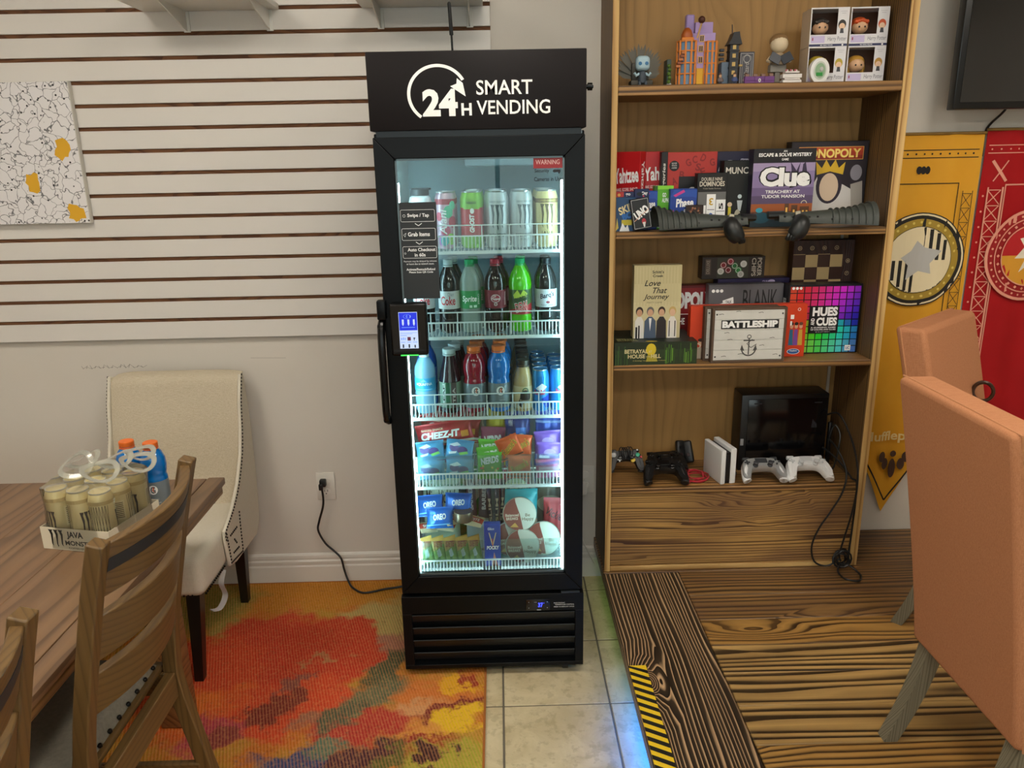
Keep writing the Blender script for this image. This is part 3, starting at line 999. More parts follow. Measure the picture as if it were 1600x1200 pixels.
# ================================================================ CREAM UPHOLSTERED CHAIR (faces -y)
def linen(name, c1, c2):
    m = NT(name)
    a = m.noise(m.coord((60, 900, 900)), 1, 3, .6)
    b = m.noise(m.coord((900, 900, 60)), 1, 3, .6)
    f = m.math('MULTIPLY', m.math('ADD', a, b), .5)
    m.col(m.mix(m.ramp(f, [(.38, 0.0), (.62, 1.0)]), c1, c2)); m.set(.92, spec=.15)
    m.bump(f, .35, .001)
    return m.mat
cream = linen('cream_linen', '#b3a68e', '#cfc4ae')
creamw = linen('cream_linen_side', '#cbc3b0', '#d9d2c2')
black_w = C('#0f0d0c', .35)
cc = thing('upholstered_chair', 'cream linen wing chair with dark nailheads and black legs against the wall', 'chair', (-1.175, 2.42, .0095))
g = G()
def bkf(u, v):
    a = 2 * u - 1
    z = .44 + v * .455 - (.012 * abs(a) ** 6 if v > .9 else 0)
    y = .165 + .085 * v ** 1.2 - .018 * (1 - a * a) * (1 - v) - .012 * (1 - a ** 4) + .004 * math.sin(v * 9)
    w = .2265 - .003 * (1 - v)
    if v > .97: y += .012
    return (a * w, y, z)
g.grid(bkf, 20, 24, cream, double=(0, .05, .004))
g.obj('backrest', cc, angle=1.0)
side = [(.285, .885), (.255, .893), (.218, .80), (.195, .70), (.165, .62), (.10, .535), (.02, .475), (-.07, .435), (-.075, .40), (-.06, .30), (.0, .285), (.23, .275), (.275, .32), (.298, .50), (.300, .70)]
for s in (-1, 1):
    t0, t1 = s * .226, s * .238
    w = G().prism(side, t0, t1, creamw, 'x').obj('side_wing', cc)
    bv = w.modifiers.new('soft', 'BEVEL'); bv.width = .004; bv.segments = 3; bv.limit_method = 'ANGLE'; bv.angle_limit = .9
    g = G()
    pth = smooth_path([(s * .239, a + .006, b - .004) for a, b in side[1:9]], 9)
    acc = 0
    def run(pts, step=.0125):
        out, d = [], 0
        P = [Vector(p) for p in pts]
        for a, b in zip(P, P[1:]):
            L = (b - a).length
            while d < L:
                out.append(a + (b - a) * (d / L)); d += step
            d -= L
        return out
    nails = run(pth)
    q = lambda y, z: (s * .239, y, z)
    nails += run([q(-.062, .42), q(-.05, .308), q(.065, .292), q(.07, .405), q(.075, .44)])
    nails += run([q(-.03, .40), q(.035, .40)]) + run([q(-.02, .33), q(.035, .325)]) + run([q(.0, .37), q(.02, .345)])
    for nl in nails:
        g.ball(nl, .0042, stud, 6, 4, (.6, 1, 1))
    g.obj('nailhead_rivet', w)
G().ab(-.224, .224, -.265, .20, .30, .44, creamw, .03, 4).obj('seat', cc)
g = G()
for i in range(30):
    g.ball((-.19 + i * .013, -.2655, .312), .004, stud, 6, 4)
for i in range(14):
    g.ball((.2245, -.25 + i * .013, .312), .004, stud, 6, 4)
g.obj('nailhead_rivet', cc)
for s in (-1, 1):
    for (y0, y1, yo) in ((-.225, -.252, 0), (.20, .215, 0)):
        g = G()
        V = []
        for (z, w, yy, xx) in ((.31, .022, y0, s * .18), (0, .014, y1, s * .168)):
            V += [(xx - w, yy - w, z), (xx + w, yy - w, z), (xx + w, yy + w, z), (xx - w, yy + w, z)]
        g.add(V, [[0, 1, 2, 3], [4, 5, 6, 7], [0, 1, 5, 4], [1, 2, 6, 5], [2, 3, 7, 6], [3, 0, 4, 7]], black_w).obj('leg', cc)
rb = smooth_path([(.228, -.10, .31), (.222, -.12, .27), (.226, -.11, .22), (.215, -.14, .19), (.20, -.17, .20)], 5)
G().tube(rb, .012, clear('loose_plastic', '#f6f6f2', .2, .1, .35), 6, flat=.1).obj('loose_plastic_strip', cc)

# ================================================================ ORANGE CHAIRS ON THE STAGE
orange = linen('terracotta_linen', '#a8704e', '#c08762')
orange2 = linen('terracotta_linen_seat', '#b07a55', '#c48d66')
grey_w = wood('weathered_grey_oak', 2, '#57503f', '#8d8772', '#746e5b', 150, .15, .4, 2, .3, .6, .4, vary=3.0, streak=.5)
ring_m = C('#3a2415', .35, .3)
def parson_chair(loc, rz, label, back_h=.955, lean=.115, ring=False):
    """faces +x; origin on the floor under the middle of the back"""
    t = thing('parsons_chair', label, 'chair', loc, rz, 'terracotta chairs on the stage')
    hw, th = .205, .085
    z0 = .275
    def face(off):
        def fn(u, v):
            a = 2 * u - 1
            z = z0 + v * (back_h - z0)
            x = -lean * (v ** 1.15) + off
            return (x, a * (hw - .005 * (1 - v)), z)
        return fn
    g = G().grid(face(0.0), 8, 10, orange, double=(th, 0, 0))
    b = g.obj('backrest', t, angle=.5)
    bv = b.modifiers.new('soft', 'BEVEL'); bv.width = .014; bv.segments = 4; bv.limit_method = 'ANGLE'
    # welted seam along the outer edge
    loop = [Vector(face(-.0005)(u, v)) for u, v in [(0, i / 10) for i in range(11)] + [(i / 8, 1) for i in range(1, 9)] + [(1, 1 - i / 10) for i in range(1, 11)]]
    loop = [Vector((p.x + .016, p.y * .999, p.z)) for p in loop]
    loop = [Vector((p.x, p.y + (.0003 if p.y > 0 else -.0003), p.z + (.0004 if p.z > back_h - .001 else 0))) for p in loop]
    G().tube(loop, .0022, orange2, 6).obj('piping_seam', b)
    G().ab(.03, .47, -hw, hw, .335, .47, orange2, .03, 4).obj('seat', t)
    for s in (-1, 1):
        # sabre rear legs, straight front legs
        pts = smooth_path([(.040, s * (hw - .035), .30), (.022, s * (hw - .035), .2), (-.006, s * (hw - .035), .1), (-.045, s * (hw - .035), .0)], 4)
        g = G(); V, F = [], []
        for i, p in enumerate(pts):
            w = .021 - .004 * i / (len(pts) - 1)
            V += [p + Vector((a * w, b * w, 0)) for a, b in ((-1, -1), (1, -1), (1, 1), (-1, 1))]
        for i in range(len(pts) - 1):
            for k in range(4):
                F.append([i * 4 + k, i * 4 + (k + 1) % 4, i * 4 + 4 + (k + 1) % 4, i * 4 + 4 + k])
        F += [[0, 1, 2, 3], [len(V) - 4 + k for k in range(4)]]
        g.add(V, F, grey_w).obj('leg', t, angle=.5)
        g = G()
        V = []
        for z, w in ((.34, .022), (0, .014)):
            V += [(.43 + a * w, s * (hw - .035) + b * w, z) for a, b in ((-1, -1), (1, -1), (1, 1), (-1, 1))]
        g.add(V, [[0, 1, 2, 3], [4, 5, 6, 7]] + [[k, (k + 1) % 4, 4 + (k + 1) % 4, 4 + k] for k in range(4)], grey_w).obj('leg', t, angle=.5)
    if ring:
        rg = [(.0 , 0, 0)]
        vv = .66
        x = -lean * vv ** 1.15 + th + .006
        cz = z0 + vv * (back_h - z0)
        G().tube([(x + .020 + .026 * math.cos(2 * PI * k / 24), ring + .010 * math.cos(2 * PI * k / 24), cz + .030 * math.sin(2 * PI * k / 24)) for k in range(24)], .006, ring_m, 8, closed=True).obj('pull_ring', t)
    return t
parson_chair((1.012, 1.462, SZ), 0.0, 'terracotta linen chair turned with its back to the vending fridge', back_h=.955)
parson_chair((1.408, 2.2175, SZ), math.radians(-49), 'terracotta linen chair with a dark pull ring, standing by the yellow banner', back_h=.955, lean=.15, ring=.105)

# ================================================================ BANNERS, TV
def cloth(name, c1, c2):
    m = NT(name)
    v = m.coord()
    m.col(m.mix(m.noise(v, 9, 3), c1, c2)); m.set(.7, spec=.25)
    m.bump(m.noise(v, 500, 2), .1, .0005)
    return m.mat
def banner(name, label, x0, x1, zt, zside, ztip, tail, c1, c2, art, skew=0.0):
    t = thing(name, label, 'banner', ((x0 + x1) / 2, WY - .012, zt))
    w, h = x1 - x0, zt - ztip
    mid = .5
    def zb(u):
        k = 1 - abs(u - mid) / .5
        return (zside + (ztip - zside) * k) if tail == 'point' else (ztip + (zside - ztip) * max(0, 1 - abs(u - .5) / .5))
    def surf(x, y, e):
        u = x / w
        dz = (zt - y) / max(zt - ztip, .01)
        fold = .005 * math.sin(u * 13 + 1.0) * (.3 + dz) + .003 * math.sin(u * 23 + dz * 3)
        return (x - w / 2 + skew * dz, fold - e - .003, y - zt)
    g = G()
    def fn(u, v):
        y = zb(u) + (zt - zb(u)) * v
        return surf(u * w, y, 0)
    g.grid(fn, 28, 20, cloth(name + '_cloth', c1, c2), double=(0, .0012, 0))
    b = g.obj('cloth', t, angle=1.2)
    G().cyl((-w / 2 - .004, -.004, .004), (w / 2 + .004, -.004, .004), .005, C('#8a6a30', .5), 10).obj('hanging_rod', t)
    p = Print(w, h)
    art(p, w, h)
    def dense(pr):
        return pr
    p.put(t, lambda x, y, e: surf(x, ztip + y, e + .0012), 'printed_pattern', step=.00008, cut=(.018, .06))
    return t
blk_i = C('#1c1713', .75); crm = C('#e8d8b0', .75); gold = C('#b08a2a', .7); grey_p = C('#b9b7b2', .7)
def finecircle(p, cx, cz, w, h, rings):
    for (r0, r1, mt) in rings:
        p.ring(cx / w, cz / h, r0, r1, mt, 48)
def yellow_art(p, w, h):
    f = lambda z: z / h                      # z from tip upward (metres)
    zt = h
    p.rect(.03, .97, f(zt - .052), f(zt - .049), blk_i); p.rect(.03, .97, f(zt - .078), f(zt - .075), blk_i)
    for k in range(13):
        p.disc(.06 + k * .072, f(zt - .0635), .0035, blk_i, n=8)
    p.rect(.17, .83, f(zt - .165), f(zt - .162), blk_i)
    p.rects([(.17, .178, f(.55), f(zt - .165)), (.822, .83, f(.55), f(zt - .165))], blk_i)
    for s in (-1, 0, 1):
        p.disc(.5 + s * .04, f(zt - .118), .010, blk_i, .014, 10)
    # side lattice
    for sd in (.055, .865):
        for k in range(14):
            z = zt - .20 - k * .05
            p.line([(sd, f(z)), (sd + .08, f(z - .045))], .002, blk_i); p.line([(sd + .08, f(z)), (sd, f(z - .045))], .002, blk_i)
            p.line([(sd, f(z)), (sd + .08, f(z))], .002, blk_i)
        p.rects([(sd - .004, sd + .002, f(.45), f(zt - .19)), (sd + .08, sd + .086, f(.45), f(zt - .19))], blk_i)
    cx, cz, R = .215, zt - .43, .168
    p.disc(cx / w, f(cz), R, blk_i, n=48)
    finecircle(p, cx, cz, w, h, [(R - .010, R - .004, crm)])
    p.disc(cx / w, f(cz), R - .022, C('#a88a2c', .7), n=48)
    for k in range(28):
        a = 2 * PI * k / 28
        p.disc((cx + (R - .034) * math.cos(a)) / w, f(cz + (R - .034) * math.sin(a)), .005, C('#d8c060', .7), n=8)
    p.ring(cx / w, f(cz), R - .052, R - .048, blk_i, 48)
    r = R - .050
    p.disc(cx / w, f(cz), r, crm, n=48)
    for q in (0, 1):
        for k in range(5):
            a = .01 + k * .024
            if a + .012 > r: continue
            hh = math.sqrt(max(r * r - (a + .012) ** 2, 0))
            if q == 0:
                p.rect((cx + a) / w, (cx + a + .012) / w, f(cz), f(cz + hh), blk_i)
            else:
                p.rect((cx - a - .012) / w, (cx - a) / w, f(cz - hh), f(cz), blk_i)
    p.poly([((cx + r_ * math.cos(a_)) / w, f(cz + r_ * math.sin(a_))) for r_, a_ in [(.085, .4), (.05, 1.1), (.07, 1.7), (.045, 2.3), (.065, 3.0), (.04, 3.6), (.08, 4.2), (.04, 4.9), (.07, 5.5), (.045, 6.0)]], grey_p)
    p.text('Hufflepuff', .22, .78, f(.295), f(.345), C('#f0dc9a', .7), .02)
    for (dx, dz, rx, rz) in ((-.045, .02, .014, .022), (.045, .02, .014, .022), (-.03, -.01, .013, .024), (.03, -.01, .013, .024), (0, -.03, .013, .04), (0, .03, .011, .013)):
        p.disc((cx + dx) / w, f(.22 + dz), rx, C('#4a3226', .8), rz, 16)
    p.line([(.16, f(.30)), (.5, f(.055)), (.84, f(.30))], .006, blk_i)
banner('yellow_banner', 'yellow cloth banner with a black striped round crest, ending in a point', 1.290, 1.692, 1.675, .70, .25, 'point', '#dc9c26', '#e3a934', yellow_art)
pk = C('#e59a82', .75); rd = C('#9c0d12', .75)
def red_art(p, w, h):
    f = lambda z: z / h
    zt = h
    p.rect(.03, .97, f(zt - .050), f(zt - .047), pk); p.rect(.03, .97, f(zt - .076), f(zt - .073), pk)
    for k in range(13):
        p.disc(.06 + k * .072, f(zt - .0615), .003, pk, n=8)
    p.rect(.2, .8, f(zt - .185), f(zt - .180), pk)
    p.rects([(.2, .21, f(zt - .85), f(zt - .185)), (.79, .8, f(zt - .85), f(zt - .185))], pk)
    p.line([(.08, f(zt - .10)), (.20, f(zt - .17))], .010, pk); p.line([(.20, f(zt - .10)), (.1, f(zt - .17))], .004, pk)
    for sd in (.07, .82):
        for k in range(15):
            z = zt - .20 - k * .054
            p.line([(sd, f(z)), (sd + .10, f(z - .05))], .0032, pk); p.line([(sd + .10, f(z)), (sd, f(z - .05))], .0032, pk)
            p.line([(sd, f(z)), (sd + .10, f(z))], .003, pk)
            p.disc(sd - .035, f(z - .02), .004, pk, n=6)
        p.rects([(sd - .012, sd, f(zt - .98), f(zt - .19)), (sd + .10, sd + .115, f(zt - .98), f(zt - .19))], pk)
    cx, cz, R = w / 2, zt - .43, .165
    p.disc(.5, f(cz), R, pk, n=48)
    p.disc(.5, f(cz), R - .010, rd, n=48)
    for k in range(36):
        a = 2 * PI * k / 36
        p.disc((cx + (R - .020) * math.cos(a)) / w, f(cz + (R - .020) * math.sin(a)), .004, pk, n=8)
    p.ring(.5, f(cz), R - .034, R - .030, pk, 48)
    for k in range(26):
        a = 2 * PI * k / 26
        p.disc((cx + (R - .044) * math.cos(a)) / w, f(cz + (R - .044) * math.sin(a)), .006, pk, n=4)
    r = R - .058
    p.ring(.5, f(cz), r, r + .004, pk, 48)
    p.disc(.5, f(cz), r, C('#b8141a', .75), n=48)
    p.disc(.5, f(cz), r, C('#d99a2a', .75), n=24, a0=PI, a1=2 * PI)
    p.poly([((cx + a) / w, f(cz + b)) for a, b in [(-.06, -.01), (-.03, .03), (-.05, .06), (-.01, .07), (.02, .04), (.06, .03), (.03, -.01), (.05, -.06), (0, -.03), (-.04, -.06), (-.02, -.01)]], C('#e6dcc8', .7))
banner('red_banner', 'red cloth banner with pale lattice border and round crest, hung beneath the television', 1.702, 2.12, 1.685, .66, .46, 'notch', '#9a0d12', '#b01318', red_art)
tv = thing('television', 'wall-mounted black flat screen television with a glossy dark screen', 'tv', (2.03, WY, 1.75))
G().ab(-.525, .525, -.125, -.085, 0, .62, C('#0b0b0c', .3), .004).obj('bezel', tv)
G().ab(-.505, .505, -.1262, -.1245, .022, .603, C('#06070a', .06, 0, .6), .0005, 1).obj('screen', tv)
G().ab(-.3, .3, -.085, -.03, .1, .5, C('#101012', .5), .01).obj('rear_housing', tv)
G().ab(-.1, .1, -.03, -.0005, .2, .4, C('#26262a', .5)).obj('wall_mount', tv)
tcab = tag(G().tube(smooth_path([(1.735, 2.712, 1.85), (1.73, 2.725, 1.76), (1.70, 2.774, 1.69), (1.697, 2.775, 1.60)], 6), .004, blk, 8).obj('television_cable'), 'black cable hanging from the television down behind the yellow banner', 'cable')
# ================================================================ VENDING FRIDGE
FX, FYF = -.047, 2.155
fr = thing('vending_fridge', 'tall black vending fridge with a lit glass door full of drinks and snacks', 'vending machine', (FX, FYF, 0))
def FW(g, name, parent=None, **kw):
    """mesh given in world coordinates, parented to the fridge (or to one of its parts, which sit at its origin)"""
    g.v = [(x - FX, y - FYF, z) for x, y, z in g.v]
    return g.obj(name, parent if parent is not None else fr, **kw)
bm_ = mottled('black_powder_coat', '#050709', '#080a0c', 8, .38)
hdr_m = mottled('black_sign_face', '#120e0f', '#171213', 5, .5)
for _m in (bm_, hdr_m):
    _m.node_tree.nodes['Principled BSDF'].inputs['Specular IOR Level'].default_value = .18
bl_gloss = C('#060708', .25, spec=.3)
liner = C('#dfe9ea', .5)
led = emit('fridge_led', '#d8f6ff', FRIDGE_LED_STRENGTH)
X0, X1 = -.333, .239           # cabinet
IXL, IXR = -.298, .206         # inside
YB = 2.70
g = G()
g.ab(X0, IXL - .006, 2.195, YB, .30, 1.69, bm_, .002, 1).ab(IXR + .006, X1, 2.195, YB, .30, 1.69, bm_, .002, 1)
g.ab(IXL - .006, IXR + .006, YB - .03, YB, .30, 1.69, bm_).ab(IXL - .006, IXR + .006, 2.195, YB - .03, 1.655, 1.69, bm_)
g.ab(IXL - .006, IXR + .006, 2.195, YB - .03, .30, .325, bm_)
FW(g, 'cabinet')
g = G()
g.ab(IXL - .006, IXL, 2.197, YB - .03, .325, 1.655, liner).ab(IXR, IXR + .006, 2.197, YB - .03, .325, 1.655, liner)
g.ab(IXL, IXR, YB - .036, YB - .03, .325, 1.655, C('#8fa9b0', .5)).ab(IXL, IXR, 2.197, YB - .036, 1.649, 1.655, liner).ab(IXL, IXR, 2.197, YB - .036, .325, .331, liner)
FW(g, 'inner_liner')
FW(G().ab(-.10, .12, 2.40, 2.62, 1.60, 1.649, C('#7f9097', .5), .008), 'fan_housing')
for x0, x1 in ((-.2855, -.2725), (.1745, .1875)):
    ls = FW(G().ab(x0, x1, 2.196, 2.199, .352, 1.56, led), 'light_strip')
    FW(G().ab(x0 - .002, x1 + .002, 2.199, 2.2005, .352, 1.56, clear('strip_cover', '#f0fcff', .1, .2)), 'strip_cover', ls)
FW(G().ab(-.25, .16, 2.205, 2.215, 1.642, 1.648, emit('fridge_top_led', '#d8f6ff', FRIDGE_LED_STRENGTH * .5)), 'light_strip')
FW(G().ab(-.28, .186, 2.20, 2.206, .333, .339, emit('fridge_low_led', '#e4f8ff', FRIDGE_LED_STRENGTH * .25)), 'light_strip')
# ---- door
def frame_piece(P, nm, parent):
    g = G()
    n = 4
    V = [(a, 2.155, b) for a, b in P] + [(a, 2.192, b) for a, b in P]
    # chamfer the inner edge a little back
    g.add(V, [[0, 1, 2, 3], [7, 6, 5, 4]] + [[k, (k + 1) % 4, (k + 1) % 4 + 4, k + 4] for k in range(4)], bm_)
    o = FW(g, nm, parent)
    bv = o.modifiers.new('soft', 'BEVEL'); bv.width = .0022; bv.segments = 2; bv.limit_method = 'ANGLE'
    return o
dx0, dx1, dz0, dz1 = -.331, .237, .308, 1.679
gx0, gx1, gz0, gz1 = -.277, .183, .366, 1.624
glass = clear('door_glass', '#eef6f4', .10, .01)
door = FW(G().ab(gx0 - .004, gx1 + .004, 2.166, 2.172, gz0 - .004, gz1 + .004, glass), 'door')
door['label'] = 'black framed glass door'
for P in ([(dx0, dz0), (gx0, gz0), (gx0, gz1), (dx0, dz1)], [(dx1, dz0), (gx1, gz0), (gx1, gz1), (dx1, dz1)],
          [(dx0, dz1), (gx0, gz1), (gx1, gz1), (dx1, dz1)], [(dx0, dz0), (gx0, gz0), (gx1, gz0), (dx1, dz0)]):
    frame_piece(P, 'frame_side', door)
g = G()
al = C('#5f696b', .35, .6)
for (a, b, c, d) in ((gx0, gx0 + .005, gz0, gz1), (gx1 - .005, gx1, gz0, gz1), (gx0, gx1, gz0, gz0 + .008), (gx0, gx1, gz1 - .005, gz1)):
    g.ab(a, b, 2.1645, 2.1655, c, d, al)
FW(g, 'glass_edge_frame', door)
# handle: long bar at the left edge with an upper bracket
hd = FW(G().tube(smooth_path([(-.336, 2.150, 1.185), (-.338, 2.132, 1.165), (-.338, 2.122, 1.10), (-.338, 2.122, .96), (-.338, 2.130, .905), (-.336, 2.150, .885)], 6), .011, bl_gloss, 10), 'handle', door)
FW(G().ab(-.347, -.322, 2.128, 2.158, 1.19, 1.245, bm_, .004), 'bracket', hd)
FW(G().ab(-.349, -.33, 2.125, 2.150, .885, 1.18, bm_, .007, 3), 'bar', hd)
# ---- payment terminal
pt = FW(G().ab(-.311, -.207, 2.118, 2.154, 1.088, 1.238, bl_gloss, .007, 3), 'payment_terminal', fr)
pt['label'] = 'black payment tablet with a lit blue and white screen'
FW(G().ab(-.3055, -.2125, 2.1172, 2.1185, 1.0935, 1.2325, C('#050507', .08, 0, .5), .0004, 1), 'screen_glass', pt)
scr_w = emit('screen_white', '#cfe0ff', 1.0); scr_b = emit('screen_blue', '#1a30d8', 1.1); scr_l = emit('screen_lightblue', '#7aa0ff', 1.1); scr_k = C('#20242c', .4); scr_g = emit('screen_green', '#50ff60', 1.2)
p = Print(.052, .104)
p.rect(0, 1, 0, 1, scr_w); p.rect(.02, .98, .50, .985, scr_b)
p.ring(.46, .88, .010, .011, scr_l, 20, sy=.55); p.line([(.40, .88), (.46, .92), (.46, .84), (.40, .88)], .001, scr_l); p.ring(.56, .88, .003, .004, scr_w, 10, -1, 1)
for u in (.17, .47, .76):
    p.rect(u, u + .10, .66, .80, scr_w); p.rect(u + .03, u + .07, .63, .66, scr_w)
p.rect(.14, .86, .575, .59, scr_l)
p.rect(.05, .95, .43, .44, scr_l); p.rect(.05, .7, .40, .41, scr_l); p.rect(.05, .4, .355, .37, scr_l)
p.rects([(.08, .14, .24, .30), (.18, .24, .24, .31), (.28, .33, .24, .30)], scr_l)
p.rects([(.42, .60, .22, .32)], C('#6a2a4a', .4)); p.rects([(.76, .80, .22, .30), (.74, .84, .27, .30)], scr_k)
p.rects([(.14, .22, .02, .12), (.46, .54, .02, .12), (.78, .85, .02, .10)], scr_k); p.rects([(.05, .3, .17, .185), (.4, .62, .17, .185), (.7, .95, .17, .185)], scr_l)
p.put(pt, lambda x, y, e: (x - .2855 - FX, 2.1170 - e - FYF, y + 1.110), 'screen_print')
FW(G().ab(-.285, -.235, 2.117, 2.119, 1.0885, 1.0915, scr_g), 'status_light', pt)
# ---- stickers on the glass
st = FW(G().ab(-.2745, -.1705, 2.1648, 2.1659, 1.243, 1.509, C('#1d2022', .5)), 'instruction_sticker', door)
p = Print(.104, .266)
wl = C('#e8eaea', .5)
def rrect(p, u0, u1, v0, v1):
    p.line([(u0, v0 + .01), (u0, v1 - .01), (u0 + .02, v1), (u1 - .02, v1), (u1, v1 - .01), (u1, v0 + .01), (u1 - .02, v0), (u0 + .02, v0), (u0, v0 + .01)], .0009, wl)
rrect(p, .05, .95, .805, .925); rrect(p, .06, .95, .615, .735); rrect(p, .06, .96, .43, .55)
p.text('Swipe / Tap', .23, .80, .842, .888, wl, .02); p.text('Grab Items', .22, .80, .655, .698, wl, .02)
p.text('Auto Checkout', .19, .93, .500, .535, wl, .02); p.text('in 60s', .37, .66, .445, .482, wl, .02)
for v in (.775, .585):
    p.line([(.42, v + .012), (.51, v - .012), (.60, v + .012)], .0016, wl)
p.ring(.14, .865, .003, .0038, wl, 10); p.line([(.10, .67), (.17, .69), (.14, .65), (.10, .67)], .0007, wl); p.ring(.12, .48, .002, .0027, wl, 8)
p.text('Payment may be delayed by minutes', .07, .95, .385, .405, wl); p.text('or hours due to network issues.', .14, .88, .360, .380, wl)
p.text('Activate/Restock/Refund', .13, .90, .300, .325, wl, .02); p.text('Please Scan QR Code', .20, .84, .270, .293, wl, .02)
p.put(st, lambda x, y, e: (x - .2745 - FX, 2.1646 - e - FYF, y + 1.243), 'sticker_print')
ws = FW(G().ab(.098, .177, 2.1648, 2.1659, 1.592, 1.622, C('#8e1f25', .5)), 'warning_sticker', door)
p = Print(.079, .077)
p.text('WARNING', .08, .90, .73, .89, C('#d9b0ac', .5)); p.text('Security', .04, .54, .42, .58, K_, .01); p.text('Cameras in Use', .02, .97, .16, .30, K_, .01)
p.disc(.74, .50, .006, K_, .004, 14); p.rect(.78, .93, .46, .55, K_); p.poly([(.85, .46), (.92, .46), (.88, .38)], K_)
p.put(ws, lambda x, y, e: (x + .098 - FX, 2.1646 - e - FYF, y + 1.546), 'camera_print')
# ---- header sign
hz0, hz1 = 1.689, 1.8905
FW(G().ab(-.322, .228, 2.163, YB - .02, 1.679, 1.700, bl_gloss), 'header_gap')
hs = FW(G().ab(-.3355, .2395, 2.150, YB, hz0 + .006, hz1, hdr_m, .0025), 'header_sign', fr)
hs['label'] = 'black header panel with white lettering'
p = Print(.575, .196)
u = lambda x: (x - 570) / 347.0
vv = lambda y: 1 - (y - 78) / 130.0
# circular arrow
cxp, cyp, rp = 681, 146.5, 46.5
def arc(r):
    return r / 347 * .575
cu, cvv = u(cxp), vv(cyp)
p.ring(cu, cvv, arc(43.5), arc(48.5), W_, 44, math.radians(29), math.radians(233), sy=.92)
p.poly([(u(701), vv(134)), (u(711), vv(130)), (u(712), vv(121)), (u(721), vv(129)), (u(725), vv(151))], W_, [[0, 1, 4], [1, 3, 4], [1, 2, 3]])
p.text('24', u(656), u(712), vv(183), vv(138), W_, .045); p.text('H', u(717.5), u(734), vv(182.5), vv(162), W_, .03)
p.text('SMART', u(742), u(831), vv(149), vv(125), W_, .012); p.text('VENDING', u(742), u(859), vv(181.5), vv(158), W_, .012)
p.put(hs, lambda x, y, e: (x - .3355 - FX, 2.1498 - e - FYF, y + hz0 + .003), 'logo_print')
kb = FW(G().cyl((.239, 2.19, 1.80), (.247, 2.19, 1.80), .006, bl_gloss, 12).cyl((.247, 2.19, 1.80), (.259, 2.19, 1.80), .010, bl_gloss, 14).cyl((.259, 2.19, 1.80), (.262, 2.19, 1.80), .004, bl_gloss, 10), 'lock_knob')
an = FW(G().cyl((-.110, 2.17, 1.889), (-.111, 2.17, 1.935), .0028, bl_gloss, 10).cyl((-.111, 2.17, 1.930), (-.114, 2.17, 2.005), .0052, bl_gloss, 10, .0045).ball((-.114, 2.17, 2.005), .0045, bl_gloss, 10, 6), 'antenna')
for x in (-.29, .20):
    FW(G().ab(x - .03, x + .03, 2.172, 2.19, 1.681, 1.688, C('#9aa0a2', .3, .8)), 'hinge')
FW(G().ab(.17, .228, 2.150, 2.19, .299, .306, C('#3a3f42', .3, .8)), 'hinge')
# ---- lower compressor cover
g = G()
lz0, lz1 = .034, .297
FW(G().ab(X0, X1 + .001, 2.175, YB, lz0, lz1, bm_), 'compressor_box')
lw = G()
for (a, b, c, d) in ((-.335, .241, .236, lz1), (-.335, .241, lz0, .048), (-.335, -.306, .048, .236), (.215, .241, .048, .236)):
    lw.ab(a, b, 2.152, 2.176, c, d, bm_, .0008, 1)
lo = FW(lw, 'lower_cover')
slat_g = mottled('grille_slat', '#0b0e10', '#101315', 10, .45)
for i in range(4):
    zc = .212 - i * .046
    g = G(); g.box((-.0455, 2.166, zc), (.521, .004, .034), slat_g, .001, (math.radians(22), 0, 0), 1)
    FW(g, 'grille_slat', lo)
dp = FW(G().ab(.058, .135, 2.1495, 2.153, .240, .279, C('#0a0b0d', .15), .002), 'temperature_display')
blue = emit('display_blue', '#3a46ff', 3.0)
p = Print(.077, .039)
p.rect(.26, .80, .16, .84, C('#080a1c', .2))
p.text('37', .50, .70, .30, .70, blue, .03); p.disc(.74, .66, .0012, blue, n=8)
for (a, b) in ((.12, .76), (.88, .76), (.12, .24), (.88, .24), (.36, .76), (.42, .76)):
    p.disc(a, b, .0012, C('#c8d0d8', .4), n=8)
p.rect(.45, .62, .04, .09, C('#c8d0d8', .4))
p.put(dp, lambda x, y, e: (x + .058 - FX, 2.1493 - e - FYF, y + .240), 'display_print')
p = Print(.064, .018)
p.text('ELECTRONIC', 0, .55, .78, .98, wl); p.text('TEMPERATURE CONTROL', .05, 1, .42, .64, wl); p.text('PRESS TO DEFROST CYCLE', .0, 1, .0, .2, wl)
p.put(lo, lambda x, y, e: (x + .147 - FX, 2.1518 - e - FYF, y + .248), 'panel_print')
steel = C('#a8acae', .3, .9)
for (x, y) in ((-.292, 2.19), (.185, 2.19), (-.292, 2.62), (.185, 2.62)):
    zf = .0105 if x < -.08 else 0.0
    c = FW(G().cyl((x - .009, y, .021 + zf * .5), (x + .009, y, .021 + zf * .5), .021 - zf * .5, C('#121212', .5), 16), 'caster_wheel')
    FW(G().ab(x - .013, x - .010, y - .012, y + .012, .016, .040, C('#1a1a1a', .4)).ab(x + .010, x + .013, y - .012, y + .012, .016, .040, C('#1a1a1a', .4)).ab(x - .018, x + .018, y - .018, y + .018, .034, .038, C('#1a1a1a', .4)), 'fork', c)
    FW(G().cyl((x - .015, y, .021), (x + .015, y, .021), .004, steel, 8), 'axle', c)
